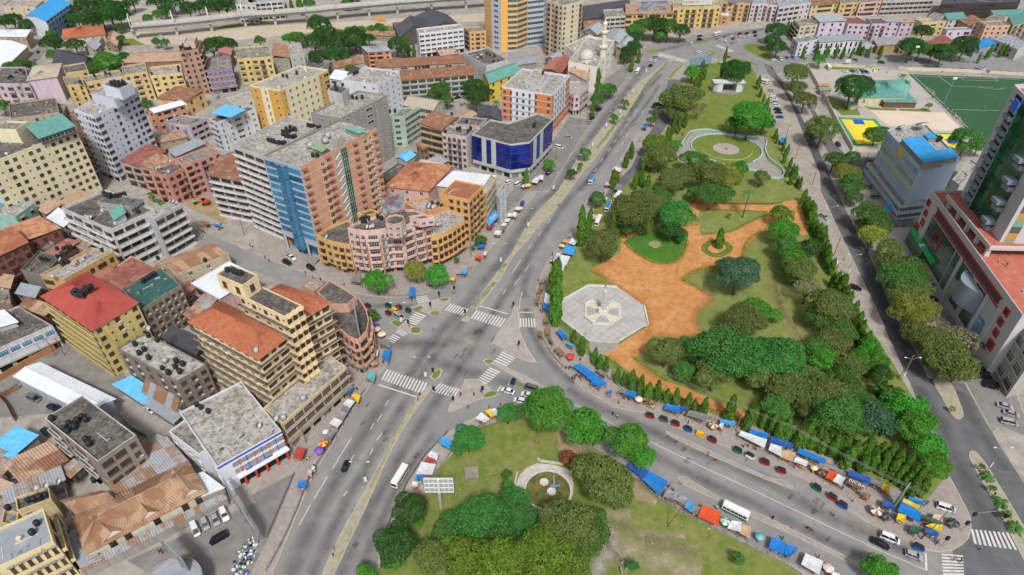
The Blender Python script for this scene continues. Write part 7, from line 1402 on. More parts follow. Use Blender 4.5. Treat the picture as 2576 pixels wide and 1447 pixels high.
for tl,e,col,l in(('/12','1140,615 1030,795','cream','white minibus with cream wave stripe'),('/22','1580,912 1800,1022','green','white minibus with green stripe'),('/20','968,510 930,565','cream','white minibus'),('/20','622,1322 582,1398','blue','white minibus with blue stripe'),('/20','1585,248 1513,268','yellow','white minibus with lime stripe'),
                      ('/21','744,78 706,158','blue','light blue minibus'),('/21','672,178 630,268','orange','white minibus with orange bumper'),('/30','1558,512 1634,542','blue','white minibus with blue stripe'),('/20','1860,605 1932,625','cream','white minibus'),('/21','812,15 780,60','yellow','white minibus'),('/30','440,488 472,530','cream','white box bus')):
    park(tl,e,bus_proto(col),l,'bus','minibuses',z=1.2)
for tl,spec in{'/11':'red 820,850 878,882;green 978,856 1024,872;red 1058,862 1108,888;yellow 1018,886 1078,908;red 978,908 1028,932;green 1126,886 1180,916','/22':'red 1008,232 1084,258;grey 1112,258 1188,288;red 1198,288 1278,322;blue 1292,328 1374,368;yellow 1382,366 1464,402;red 1478,408 1554,448;green 1668,488 1748,528;white 1758,528 1842,572;red 1878,578 1950,615',
                 '/32':'red 62,643 148,678;green 338,766 408,818;red 452,836 528,888;blue 528,896 608,948;blue 1098,1218 1188,1264','/21':'red 548,102 518,172;green 588,48 592,78','/z5':'blue 988,28 950,118'}.items():
    for e in spec.split(';'):
        col,r_=e.split(' ',1);park(tl,r_,tuk_proto(col),'%s three-wheeled auto rickshaw'%col,'auto rickshaw','auto rickshaws',z=.8)
for tl,e in(('/32','283,1083 342,1112'),('/11','365,598 375,622'),('/11','1510,632 1545,624'),('/11','1298,708 1332,716'),('/11','1400,726 1432,718'),('/30','26,508 38,522'),('/01','1520,295 1545,305'),('/21','418,350 440,345')):park(tl,e,moto_proto(),'dark motorcycle','motorcycle','motorcycles')
# ------------------------------------------------------------------ people
def person_mesh(pose,seed):
    """one skinned figure; walking or standing"""
    sw={'walk':.28,'stand':.06}[pose]
    V=[(0,0,.95),(0,0,1.2),(0,0,1.42),(0,0,1.52),(.02,0,1.64),(.02,0,1.72),(0,.1,.9),(sw*.5,.1,.5),(sw*.3,.1,.08),(sw*.3+.15,.1,.05),(0,-.1,.9),(-sw*.3,-.1,.5),(-sw,-.1,.1),(-sw+.15,-.1,.05),
         (0,.19,1.4),(-sw*.4,.24,1.12),(0,.25,.88),(.03,.25,.78),(0,-.19,1.4),(sw*.4,-.24,1.12),(sw*.8,-.25,.9),(sw*.9,-.25,.8)]
    E=[(0,1),(1,2),(2,3),(3,4),(4,5),(0,6),(6,7),(7,8),(8,9),(0,10),(10,11),(11,12),(12,13),(2,14),(14,15),(15,16),(16,17),(2,18),(18,19),(19,20),(20,21)]
    rad=[.15,.14,.16,.055,.095,.09,.1,.07,.05,.045,.1,.07,.05,.045,.07,.05,.038,.04,.07,.05,.038,.04]
    me=bpy.data.meshes.new('tmp');me.from_pydata(V,E,[]);o=bpy.data.objects.new('tmp',me);COL.objects.link(o);o.modifiers.new('s','SKIN');o.modifiers['s'].branch_smoothing=.4
    for i,v in enumerate(me.skin_vertices[0].data):v.radius=(rad[i],rad[i]);v.use_root=(i==0)
    bpy.context.view_layer.update();m2=bpy.data.meshes.new_from_object(o.evaluated_get(bpy.context.evaluated_depsgraph_get()));bpy.data.objects.remove(o);return m2
SKINM=M('skin','#4a2f22',.6);HAIR=M('hair','#120f0e',.8)
CLOTH={c:M('cloth_'+c,h,.85)for c,h in dict(white='#c4c4c2',red='#a01f22',blue='#274b8c',black='#1b1b1f',yellow='#bfa32c',purple='#5d3a6e',pink='#b5748a',green='#2f6a4a',teal='#2a8088',orange='#b8622a',grey='#6d6d70').items()}
LOW={'dark':M('trousers_dark','#22242b',.85),'robe':None,'tan':M('trousers_tan','#7d6c58',.85)}
PM_={}
def person_variant(pose,top,low):
    k=(pose,top,low)
    if k in PM_:return PM_[k]
    base=PM_.get(pose)or PM_.setdefault(pose,person_mesh(pose,0));me=base.copy();me.materials.clear();lowm=LOW[low]or CLOTH[top]
    for m in(SKINM,CLOTH[top],lowm,HAIR):me.materials.append(m)
    for p in me.polygons:
        c=p.center;p.material_index=3 if(c.z>1.66 or(c.z>1.58 and c.x<-.03))else 0 if c.z>1.47 or(abs(c.y)>.21 and c.z<1.2)or c.z<.07 else 1 if c.z>.95 else 2
    me.polygons.foreach_set('use_smooth',[True]*len(me.polygons));PM_[k]=me;return me
tops=list(CLOTH);lows=['dark','tan','robe']
def person(x,y,z=.14,top=None,pose=None,low=None):
    p=at(x,y,z);top=top or rnd.choice(tops);pose=pose or rnd.choice(['walk','walk','stand']);low=low or rnd.choice(lows);lm=near(p)
    o=lnk('person',person_variant(pose,top,low),None,p,rnd.uniform(0,6.28))
    tag(o,'person in %s %s %s near the %s'%(top,'robe' if low=='robe' else 'shirt and %s trousers'%low,'walking' if pose=='walk' else 'standing',lm),'person','people on foot')
for tl,lst in{'/12':'765,55 1237,95 1223,135 588,1262 583,1310 385,580 395,578 1110,885 1463,98 1545,92 1540,100 1600,190 1645,95 1633,58 1845,172 1828,205 1760,190 1700,70 560,215 530,225 545,180 520,505 440,640',
                '/11':'70,505 100,530 430,655 488,670 665,708 1040,765 1178,832 1752,988 1175,798 840,1350 850,1330 1290,715 1330,720 870,1060 1810,290 880,1250 960,1300','/22':'760,240 793,262 808,155 1328,305 1480,542 1825,500 1842,505 1780,482 1745,485 1180,790 1215,815 850,125 880,130 1250,230 1190,215 1540,950',
                '/32':'635,892 490,1000 30,1025 105,1180 375,1320 1265,1215 1275,1205 1155,1175 1395,1335 1445,1350 1595,1255 555,805 1700,850 200,645 215,628 1125,1115 360,690 330,680 405,700 420,720 810,990 1180,925 1195,910 840,1000 1000,1010','/21':'355,105 200,680 250,695 215,905 228,918 220,855 280,1155 440,1335 475,1405 490,1395 510,1410 305,485 660,25 590,35 620,100 230,875 515,1280 430,1345 690,22 750,45 408,1340 455,1420 470,1425 520,1425 665,15 700,205',
                '/20':'1045,815 1285,1025 1325,368 1490,360 320,1442 330,1440 1175,890 960,1075 1380,420','/31':'570,520 1020,262 1700,1330 1715,1340 1710,1310 1690,1320 1735,1300 1060,495','/30':'1715,795 1630,828 1610,588 1310,552 1330,818 1345,820 1360,830 1375,842 1390,862 1410,865 1440,898 1430,890 1240,745 1265,765 1350,848 900,552 1075,668 1320,805 1370,835 1400,880 1385,850',
                '/02':'1205,1278 1230,1282','/01':'1905,420 1890,415','/00':'1140,160 1450,160'}.items():
    for x,y in px(tl+' '+lst):person(x,y)
person(*px('/31 1735,535')[0],24,'white');person(*px('/31 1795,565')[0],24,'black');person(*px('/21 707,722')[0],.3,'red','stand','robe')
# ------------------------------------------------------------------ market stalls and umbrellas
TARP={c:patchm('tarp_'+c,[h,h2],(.8,),(.45,.65),rough=.55,bump=.4,bscale=1.2)for c,h,h2 in(('blue','#2472bd','#1f5f9f'),('sky','#3f93cf','#2f7fbd'),('navy','#2a559f','#244a86'),('white','#c6c8ca','#a9abae'),('grey','#77777a','#606063'),('yellow','#d2b52a','#b59a28'),('orange','#c9502a','#b5401f'),('red','#a8433d','#8f3a36'),('tan','#b89a7c','#a08468'),('brown','#6f5a52','#5d4a44'),('wood','#85684a','#6d5238'),('teal','#5b9fa0','#4a8a8c'),('green','#3a5a4a','#2f4a3c'),('patch','#8a8f96','#6f4f42'),('pink','#c0a29a','#a98c86'))}
m_wood=patchm('stall_wood',['#7a5c40','#5f4732','#947458'],(1.,3),(.45,.6))
GOODS=[M('goods_'+n,c,.7)for n,c in(('red','#a82a2a'),('yellow','#cfae2f'),('green','#4a7a2f'),('white','#c6c3bd'),('blue','#2f5a9f'),('brown','#6b4a33'),('pink','#c2668c'))]
TC={'sky':'light blue','navy':'dark blue','patch':'patched','wood':'bare wooden'}
def stall(s,col,z=2.4,txt=None):
    q=G(s,z);c=sum(q,Vector())/4;g=random.Random(s);cn=TC.get(col,col)
    t=thing('market_stall',(c.x,c.y,.12),'street stall under %s %s near the %s'%(cn,'top' if col=='wood' else 'tarpaulin',near(c)),'market stall','street stalls');mb=MB();n=4;P={}
    for i in range(n+1):
        for j in range(n+1):a,b=i/n,j/n;p=bilin(q,a,b);P[i,j]=p+Vector((0,0,-.35*(math.sin(math.pi*a)*math.sin(math.pi*b))*g.uniform(.3,1)+g.uniform(-.05,.05)+.25*(b-.5)))
    up=(q[1]-q[0]).cross(q[3]-q[0]).z>0
    for i in range(n):
        for j in range(n):f=[P[i,j],P[i+1,j],P[i+1,j+1],P[i,j+1]];mb.face(f if up else f[::-1],TARP[col])
    if col!='wood':
        for i in range(n):
            for(a,b)in(((i,0),(i+1,0)),((i,n),(i+1,n)),((0,i),(0,i+1)),((n,i),(n,i+1))):mb.face([P[a],P[b],P[b]-Vector((0,0,g.uniform(.1,.3))),P[a]-Vector((0,0,g.uniform(.1,.3)))],TARP[col])
    wmesh('tarpaulin' if col!='wood' else 'plank_top',mb,t)
    for p in q:mb=MB();pp=p.lerp(c,.06);mb.cyl((pp.x,pp.y,.1),.05,z-.25,m_wood,5);wmesh('post',mb,t)
    L0,L1=(q[1]-q[0]).length,(q[3]-q[0]).length;rz=frz(q[0],q[1]);mb=MB();mb.box((c.x,c.y,.8),(L0*.7,L1*.6,.08),m_wood,rz)
    for sx in(-.3,.3):
        for sy in(-.25,.25):mb.box((c.x+math.cos(rz)*L0*sx-math.sin(rz)*L1*sy,c.y+math.sin(rz)*L0*sx+math.cos(rz)*L1*sy,.44),(.08,.08,.66),m_wood,rz)
    wmesh('table',mb,t);mb=MB()
    for k in range(10):u,v=g.uniform(-.4,.4),g.uniform(-.4,.4);h=g.uniform(.1,.35);mb.box((c.x+math.cos(rz)*L0*.7*u-math.sin(rz)*L1*.6*v,c.y+math.sin(rz)*L0*.7*u+math.cos(rz)*L1*.6*v,.84+h/2),(g.uniform(.2,.5),g.uniform(.2,.5),h),g.choice(GOODS),g.uniform(0,3))
    wmesh('goods',mb,t,kind='stuff')
    if txt:text(txt,L0*.28,m_whitep,t,Vector((c.x,c.y,z+.12))-ORG[t.name]+ORG[t.name],(0,0,rz),ext=.01)
    return t
for tl,spec in{
 '/12':'blue 645,85 690,20 742,28 705,75;yellow 722,95 740,75 790,95 770,150;white 655,155 690,115 748,135 710,185;grey 635,205 655,170 712,190 690,225;patch 600,250 635,205 690,225 655,280;white 552,300 590,255 655,285 615,335;grey 515,410 540,360 600,370 560,430;blue 310,785 320,730 388,745 375,790;red 280,560 310,475 375,495 350,570;white 415,650 425,620 447,630 440,655;pink 385,690 395,645 425,660 420,690;sky 1375,440 1410,395 1490,440 1465,500;white 1295,545 1320,505 1378,530 1365,585;red 1270,580 1295,548 1355,575 1330,605;white 1207,680 1245,590 1358,612 1330,690;blue 1205,715 1215,685 1265,700 1258,740;white 1172,770 1180,735 1228,745 1222,780;wood 1150,850 1180,795 1245,810 1230,850;sky 1510,335 1540,305 1600,335 1570,360;white 1650,265 1700,215 1765,270 1730,295;yellow 1725,205 1760,192 1800,240 1775,260;white 1760,192 1810,185 1830,235 1798,242;blue 1010,1110 1025,1075 1075,1090 1065,1120',
 '/22':'navy 870,625 895,600 1035,660 990,720;blue 980,715 1040,660 1175,740 1110,845;patch 1140,850 1170,795 1260,830 1240,880;patch 1240,880 1265,835 1340,870 1310,920;sky 1300,930 1330,885 1370,905 1350,970;grey 1340,960 1370,920 1425,935 1400,990;orange 1405,1000 1440,910 1578,975 1555,1075;white 1625,1090 1660,1030 1735,1050 1725,1120;tan 1715,1125 1740,1060 1805,1085 1795,1170;blue 590,0 620,-25 710,0 665,25;blue 715,65 730,47 757,55 745,78;blue 838,80 870,45 943,65 930,110;grey 800,65 830,35 880,50 860,75;blue 1150,190 1165,155 1270,175 1262,225;navy 1270,205 1280,170 1325,180 1315,210;grey 1315,235 1340,200 1478,235 1465,290;sky 1570,290 1575,265 1682,295 1675,327;white 1710,385 1730,355 1925,425 1905,487;blue 1787,370 1800,340 1932,375 1920,420;wood 985,125 1000,100 1040,115 1025,140;wood 1030,150 1050,130 1095,145 1080,165;white 1560,320 1575,295 1600,305 1590,350;white 690,380 695,362 725,385 718,400',
 '/32':'white 5,500 20,450 110,480 95,550;tan 90,550 110,495 212,525 185,590;navy 12,440 30,397 192,455 180,500;blue 218,520 235,485 435,570 425,612;white 192,585 215,550 305,590 290,625;orange 435,705 470,650 530,680 490,735;white 490,735 530,680 585,715 555,768;grey 500,660 515,638 590,680 575,710;navy 605,690 620,650 775,715 765,765;grey 770,745 785,715 865,750 855,790;yellow 858,790 870,752 918,770 918,822;navy 860,915 870,878 950,910 945,960;yellow 970,1020 985,975 1042,1000 1035,1050;blue 980,960 1010,885 1155,975 1145,1050;yellow 1015,890 1025,862 1145,925 1138,955;blue 1050,880 1070,850 1180,895 1165,920;green 1145,1010 1160,985 1315,1050 1300,1070;yellow 1190,1070 1230,1055 1315,1065 1310,1125;pink 1240,1010 1260,980 1320,1000 1320,1050;navy 1185,1120 1200,1085 1290,1125 1280,1160;blue 8,1240 30,1155 135,1200 120,1290;blue 125,1285 140,1205 225,1245 165,1315;white 252,1360 285,1278 418,1345 385,1447;wood 700,830 715,810 780,845 765,868;white 470,1470 490,1420 545,1440 530,1490;green 1070,1110 1085,1065 1145,1085 1135,1145',
 '/21':'white 425,385 450,350 498,365 470,405;sky 385,460 410,400 485,420 460,480;white 345,540 370,475 440,490 410,555;white 325,600 345,540 400,555 375,630;white 330,480 340,460 370,470 360,490;blue 232,870 240,830 285,850 280,900;white 240,830 250,760 285,770 283,860;blue 333,1050 370,1038 424,1095 385,1112;sky 405,1140 420,1130 465,1155 455,1175;blue 455,1315 510,1292 620,1370 570,1400;blue 560,1395 612,1362 718,1447 655,1475;grey 635,1350 665,1335 725,1385 700,1397;white 575,150 590,130 620,140 610,158;white 685,55 695,38 722,45 715,65;white 15,130 40,110 85,118 60,140;navy 60,85 65,65 95,68 92,95;white 0,180 10,150 40,160 30,195;wood 175,840 180,785 208,790 203,845;wood 200,740 210,700 245,710 235,745;wood 235,985 240,945 280,950 278,990;wood 250,1075 255,1010 290,1020 295,1080;wood 195,1080 205,1040 230,1060 232,1100;wood 270,1090 285,1085 318,1140 300,1148;wood 315,1185 350,1170 400,1215 370,1240;pink 600,200 610,165 650,180 640,210;wood 185,770 190,735 212,740 210,770;grey 208,685 215,655 250,660 245,690',
 '/20':'blue 980,960 985,945 1020,950 1015,970;blue 885,1105 920,1100 930,1130 895,1135;white 760,1275 780,1255 830,1275 815,1300;pink 700,1395 710,1370 750,1370 740,1400;blue 1162,665 1170,650 1215,655 1205,672;grey 770,1425 790,1385 840,1395 825,1440;white 145,1370 180,1335 215,1340 190,1385;white 185,1345 205,1320 240,1325 235,1360;sky 850,1175 860,1160 885,1165 880,1180;wood 745,1330 760,1305 830,1315 820,1340;red 880,1150 890,1130 915,1135 910,1155',
 '/11':'navy 860,1010 880,985 930,1000 900,1020;grey 930,1140 940,1110 1010,1120 1015,1190;blue 950,1240 965,1195 1020,1195 1000,1290;white 865,1230 880,1190 925,1195 920,1240;teal 825,1400 850,1360 905,1370 890,1440;grey 710,670 740,630 800,650 785,690;blue 1152,790 1158,720 1200,720 1203,785;blue 1665,420 1690,365 1735,370 1725,420;orange 1650,495 1665,475 1705,480 1695,510;white 1795,320 1805,290 1855,295 1845,330;grey 1840,285 1850,265 1882,270 1875,292;white 1850,255 1865,232 1895,240 1885,262;white 1875,225 1885,200 1920,205 1910,228;white 1895,185 1905,160 1940,165 1930,190;sky 1540,610 1560,590 1600,600 1580,625;white 1715,475 1725,448 1745,455 1738,480;yellow 1465,665 1475,648 1505,650 1498,670;red 1735,270 1750,230 1800,235 1780,275',
 '/31':'blue 612,800 615,760 645,790 642,825;white 640,850 650,835 675,855 665,870;blue 755,1085 765,1050 795,1070 790,1100;sky 680,960 685,930 715,970 708,990;white 515,545 520,515 540,525 535,545','/30':'blue 92,1075 100,1038 135,1040 130,1075;blue 150,1120 160,1100 168,1130 160,1135','/01':'blue 1595,245 1615,240 1675,250 1660,265;wood 1510,230 1530,215 1580,235 1560,255'}.items():
    for e in spec.split(';'):col,s=e.split(' ',1);stall(tl+' '+s,col)
nt_=stall('/32 588,745 620,707 742,765 700,808','brown');q=G('/32 588,745 620,707 742,765 700,808',2.6);text('NCBA',1.5,m_whitep,nt_,(q[0].lerp(q[2],.55)),(0,0,frz(q[1],q[2])),ext=.01)
def umbrella(s,r,c1,c2=None):
    x,y=px(s)[0];c=at(x,y,2.1);Rm=max(1.0,r/3*mscale(c));cs=c1 if not c2 else c1+' and '+c2;t=thing('market_umbrella',(c.x,c.y,.12),'%s market umbrella near the %s'%(cs,near(c)),'umbrella','market umbrellas');n=8
    for i in range(n):
        a0,a1=2*math.pi*i/n,2*math.pi*(i+1)/n;m=UM[c2 if c2 and i%2 else c1];mb=MB();A=lambda a,rr,z:(c.x+rr*math.cos(a),c.y+rr*math.sin(a),z);am=(a0+a1)/2
        mb.face([A(a0,Rm,2.05),A(am,Rm*.93,2.0),A(a1,Rm,2.05),A(a1,Rm*.5,2.45),A(0,0,2.65),A(a0,Rm*.5,2.45)],m);wmesh('canopy_panel',mb,t)
    mb=MB();mb.cyl((c.x,c.y,.1),.035,2.6,m_steel,6);wmesh('pole',mb,t);mb=MB();mb.box((c.x,c.y,.75),(Rm*1.1,Rm*.9,.1),m_wood,.4)
    for k in range(7):mb.box((c.x+rnd.uniform(-.4,.4)*Rm,c.y+rnd.uniform(-.35,.35)*Rm,.9),(.3,.3,.2),rnd.choice(GOODS),rnd.uniform(0,3))
    mb.box((c.x,c.y,.42),(Rm*.8,Rm*.6,.6),m_wood,.4);wmesh('table',mb,t)
UM={c:M('umbrella_'+c,h,.7)for c,h in dict(yellow='#cfae2f',purple='#6a4fa8',white='#c9c6c0',beige='#c9b596',brown='#8a5a36',green='#5fa06a',teal='#5fa8a0',red='#b83a34',grey='#4d5560',pink='#c9a09a',orange='#c9803a',black='#22242a',mint='#9ac0b0').items()}
for s,r,a,b in(('/12 508,450',36,'yellow','red'),('/12 472,503',38,'purple',None),('/12 525,362',25,'white',None),('/22 1610,1040',38,'green','white'),('/22 1870,1155',33,'teal',None),('/22 958,115',32,'beige','white'),('/22 1520,315',36,'brown','beige'),('/32 350,635',28,'beige',None),('/32 408,668',34,'brown','black'),('/32 818,958',46,'white','brown'),('/32 900,1000',42,'grey','black'),('/32 1400,1050',46,'grey','black'),('/32 458,1390',42,'pink','white'),
                   ('/21 400,370',23,'orange',None),('/21 378,405',23,'white','green'),('/21 333,495',26,'purple','pink'),('/21 310,518',26,'beige','black'),('/21 440,1240',34,'red',None),('/20 120,1395',25,'yellow',None),('/20 90,1402',24,'purple','white'),('/11 905,1035',34,'beige',None),('/11 947,1072',34,'beige','white'),('/11 885,1115',24,'mint',None),('/11 890,1290',34,'red','green'),('/01 1465,68',22,'green',None),('/32 1880,1250',1,'white',None)):
    if r>5:umbrella(s,r,a,b)
# ------------------------------------------------------------------ lamps, poles, wires, signals
def double_lamp(s,H=10.5,ang=0.,panel_=True):
    p=at(*px(s)[0]);t=thing('street_lamp',p,'tall double-armed street lamp%s near the %s'%(' with white advert panel' if panel_ else '',near(p)),'street lamp','double street lamps');mb=MB();mb.cyl((0,0,0),.13,H-1,m_steel,8,.07);lnk('pole',mb.mesh('pole'),t,(0,0,0),ang,False)
    for k in(1,-1):
        mb=MB();mb.tube([(0,0,H-1.05),(k*.9,0,H-.3),(k*2,0,H)],.05,m_steel,5);lnk('arm',mb.mesh('arm'),t,(0,0,0),ang,False);mb=MB();mb.lathe([(.01,-.06),(.2,-.02),(.22,.05),(.02,.14)],m_whitep,8,(0,0,0));o=lnk('lamp_head',mb.mesh('lamp_head'),t,(k*2.3*math.cos(ang),k*2.3*math.sin(ang),H),ang,False,(2.1,1,1))
    if panel_:mb=MB();mb.box((.5,0,2.6),(.8,.12,1.9),m_whitep);lnk('advert_panel',mb.mesh('advert_panel'),t,(0,0,0),ang+.4,False)
for s in('/12 822,772','/11 1090,1010','/11 1272,1425','/11 1840,555','/21 113,285','/20 305,1452','/20 472,1312','/20 600,1125','/20 705,975','/20 808,872','/20 905,712','/20 1005,562','/31 1000,1430','/32 1645,665','/31 430,265','/31 590,640'):double_lamp(s)
def pole(s,H,label,arm=None,lean=0.):
    p=at(*px(s)[0]);t=thing('utility_pole',p,label,'utility pole','utility poles');mb=MB();mb.tube([(0,0,0),(lean,0,H)],.16,arm or m_wood,6,.1);lnk('pole',mb.mesh('pole'),t,(0,0,0),0,False);mb=MB();mb.box((lean,0,H-.5),(1.8,.12,.12),m_wood,.5)
    lnk('crossarm',mb.mesh('crossarm'),t,(0,0,0),0,False);mb=MB()
    for k in(-.7,0,.7):mb.cyl((lean+k*.88,k*.48,H-.44),.06,.25,m_fg,6)
    lnk('insulators',mb.mesh('insulators'),t,(0,0,0),0,False);return p+Vector((lean,0,H-.3))
gp=M('green_pole','#5f7f68',.6)
W1=pole('/22 195,390',9.5,'leaning utility pole with signboard in the lower park');W2=pole('/32 95,545',13,'pale green utility pole among stalls by the park fence',gp);W3=pole('/32 1205,1140',13,'green utility pole at the yellow stall cluster',gp,1);W4=pole('/22 1170,1085',11,'slanting wooden pole on the lower park lawn',lean=3.);W5=pole('/31 980,1420',11,'wooden pole on the right-hand road verge',lean=1)
W6=pole('/11 1260,680',11,'wooden pole between trees before the curved pink block');W7=pole('/11 1625,495',11,'wooden pole by the orange balcony flats');W8=pole('/11 805,730',8,'short pole beside the grey tarpaulin stall')
for s,H,l in(('/30 205,1200',9,'wooden pole beside the park hedge, upper'),('/30 130,1060',9,'wooden pole by the blue roadside stall'),('/30 330,1400',8,'thin pole near the park east corner'),('/31 495,485',9,'dark pole by the roadside puddle'),('/30 715,1280',9,'leaning pole by the yellowing tree',),('/20 335,1210',8,'pole on the parking apron'),('/20 510,940',9,'pole before the rounded pink shop house'),('/20 565,930',9,'second pole before the rounded pink shop house'),('/01 1520,365',8,'pole on the side street by white-balconied block'),('/01 1845,330',8,'pole before the brown-banded high-rise'),('/01 490,1235',8,'transformer pole in the timber yard'),('/01 420,1235',8,'second transformer pole in the timber yard'),('/20 1840,570',9,'pole at the park north corner'),('/20 1545,510',8,'pole by the back of the grey billboard'),('/21 540,1215',9,'grey pole beside the column trees of the park fence'),('/22 1690,360',10,'pole beside the white tarpaulin stall'),('/12 380,450',7,'pole behind the red kiosk'),('/12 295,560',7,'pole before the white and red office')):pole(s,H,l)
def wire(a,b,label,n=1,sag=1.):
    mb=MB()
    for k in range(n):o=Vector((0,.5*(k-(n-1)/2),0));mb.tube([a.lerp(b,i/8)+o-Vector((0,0,4*sag*(i/8)*(1-i/8)))for i in range(9)],.035,m_fg,4)
    o=lnk('power_cable',mb.mesh('power_cable'));tag(o,label,'cable')
wire(W1,W4,'pair of overhead cables across the lower park',2);wire(W2,W3,'triple overhead cables along the park south hedge',3);wire(at(*px('/21 950,1260')[0],9),W2,'overhead cables from the park path to green pole',2);wire(W6,W7,'thin cable before the curved pink block',1);wire(W8,W6,'thin cable over the trees of the curved block',1);wire(W1,at(*px('/12 1850,200')[0],6),'cable from leaning pole to the crossroads stalls',1)
def signal(s,H=4.2,arm=None):
    p=at(*px(s)[0],.14);t=thing('traffic_light',p,'black traffic light %s near the %s'%('on a long overhead arm' if arm else 'on a yellow post',near(p)),'traffic light','traffic lights');mb=MB();H=6 if arm else H;mb.cyl((0,0,0),.09,H,m_steel if arm else M('signal_yellow','#b58a24',.6),8);lnk('post',mb.mesh('post'),t,(0,0,0),0,False);heads=[Vector((0,0,3))]
    if arm:q=at(*px(arm)[0],6.1);d=q-p;d.z=0;mb=MB();mb.tube([(0,0,6),(d.x,d.y,6.2)],.07,m_steel,6);lnk('arm',mb.mesh('arm'),t,(0,0,0),0,False);heads.append(Vector((d.x,d.y,5.8)))
    else:heads=[Vector((0,0,H-.5))]
    for h in heads:
        mb=MB();mb.box(h,(.75,.5,1.4),m_black);o=lnk('signal_head',mb.mesh('signal_head'),t,(0,0,0),0,False)
        for k,c in enumerate(('#3a1210','#3a2a10','#12301c')):mb=MB();mb.cyl(h+Vector((0,-.27,.4-.4*k)),.15,.06,M('lens_%d'%k,c,.3),8,axis='y');lnk('lens',mb.mesh('lens'),o,(0,0,0),0,False)
signal('/11 1385,815',arm='/11 1495,722');signal('/11 1320,905');signal('/11 1155,1040');signal('/11 1580,960');signal('/11 1340,1405');signal('/12 1490,160',arm='/12 1340,35');signal('/12 1712,95');signal('/21 52,1200');signal('/21 10,905');signal('/32 1460,1115');signal('/32 1760,1050',arm='/32 1565,985');signal('/32 1310,1230')
def flood(s,H,label):
    p=at(*px(s)[0]);t=thing('floodlight_mast',p,label,'floodlight','stadium floodlights');mb=MB();mb.cyl((0,0,0),.22,H,m_steel,8,.12);lnk('mast',mb.mesh('mast'),t,(0,0,0),0,False);mb=MB();mb.box((0,-.3,H),(2.4,.6,1.2),m_whitep);lnk('lamp_cluster',mb.mesh('lamp_cluster'),t,(0,0,0),0,False)
flood('/30 1320,800',17,'floodlight mast standing at the touchline of football pitch');flood('/30 1065,520',15,'floodlight mast by the stadium street gate');flood('/30 1900,690',3,'floodlight on the glass tower roof edge')if False else None
def railing(label,s,mat,h=1.05):
    p=G(s);t=thing('street_railing',p[0],label,'railing','street railings')
    for a,b in zip(p,p[1:]):
        L=(b-a).length;mb=MB();z=Vector((0,0,.13))
        for hh in(h,h*.55,.15):mb.tube([a+z+Vector((0,0,hh)),b+z+Vector((0,0,hh))],.035,mat,4)
        n=max(2,int(L/.9))
        for i in range(n):q=a.lerp(b,i/n);mb.cyl((q.x,q.y,.13),.025,h,mat,4)
        wmesh('rail_panel',mb,t)
nb=M('navy_railing','#2a3550',.6)
railing('navy pavement railing along left kerb of the avenue','/12 80,1420 165,1270 245,1110 330,910 400,720 455,625 560,470 655,310 745,165 830,45',nb);railing('navy railing between car park and brick path','/12 85,1170 230,830 295,680',nb);railing('dark railing along the lower park side of the avenue','/12 985,1115 1045,965 1150,740 1285,540 1450,370',M('dark_railing','#33363b',.6));railing('short railing at the bend before the monument court','/21 225,1105 260,1170 295,1230 /21 320,1260 400,1345',nb);railing('dark railing at the north corner kerb','/11 1345,745 1440,700 1540,650 1640,570',nb);railing('short railing before curved block crossing','/11 980,785 1060,795 1165,790',M('dark_railing','#33363b',.6))
def pfence(label,s,h=1.7):
    p=G(s);t=thing('park_fence',p[0],label,'fence');k=0
    for a,b in zip(p,p[1:]):
        n=max(1,round((b-a).length/3))
        for i in range(n):q,q2=a.lerp(b,i/n),a.lerp(b,(i+1)/n);mb=MB();mb.box((q.x,q.y,h/2),(.22,.22,h),m_conc,frz(a,b));wmesh('post',mb,t);mb=MB();mb.box(((q.x+q2.x)/2,(q.y+q2.y)/2,.35),((q2-q).length-.24,.15,.5),m_conc,frz(a,b));wmesh('kerb_panel',mb,t)
pfence('concrete post fence along the south side of the big park','/21 300,960 400,1045 490,1115 570,1185 640,1295 740,1425 /22 860,65 1000,105 1130,165 1300,205 1500,275 1700,335 1932,405 /32 200,505 430,605 600,655 750,705 920,785 1100,835');pfence('concrete post fence around the lower park','/12 1300,780 1400,610 1500,490 1535,440 1640,350 1740,295',1.2);pfence('low concrete fence of the sandy lower park side','/22 870,680 960,745 1100,865 1300,985 1500,1085 1700,1185 1932,1300 /32 120,1360 260,1450',1.2)
# ------------------------------------------------------------------ billboards and signs
def board(label,pts,face,frame=None,legs=None,back=False,txt=None,base=0,name='billboard'):
    """pts: bottom-left, bottom-right, height"""
    a,b,h=pts;a,b=Vector(a),Vector(b);c=(a+b)/2;t=thing(name,(c.x,c.y,base),label,'billboard');L=(b-a).length;rz=frz(a,b);n=Vector((math.sin(rz),-math.cos(rz),0));mb=MB();mb.box(c+Vector((0,0,h/2)),(L,.3,h),frame or m_steel,rz);wmesh('frame',mb,t)
    mb=MB();o=n*.17;q=[a+o,b+o,b+o+Vector((0,0,h)),a+o+Vector((0,0,h))];mb.face(q,face);wmesh('poster',mb,t)
    for f in legs or(.2,.8):p=a.lerp(b,f)-n*.3;mb=MB();mb.cyl((p.x,p.y,base),.14 if len(legs or(1,2))>1 else .4,p.z-base+h*.8,m_steel,6);wmesh('leg',mb,t)
    for s,sz,col,u,v in txt or():wtext(s,sz,M('sign_'+col,{'white':'#d0d0cc','red':'#b5222a','yellow':'#d8c02a','black':'#18181a'}[col],.6),t,a,b,u,a.z+h*v,.2)
    return t
def zb(s,z):return at(*px(s)[0],z)
ad=lambda n,*c:patchm('poster_'+n,list(c),(.25,.5),(.42,.52),rough=.5,bump=0)
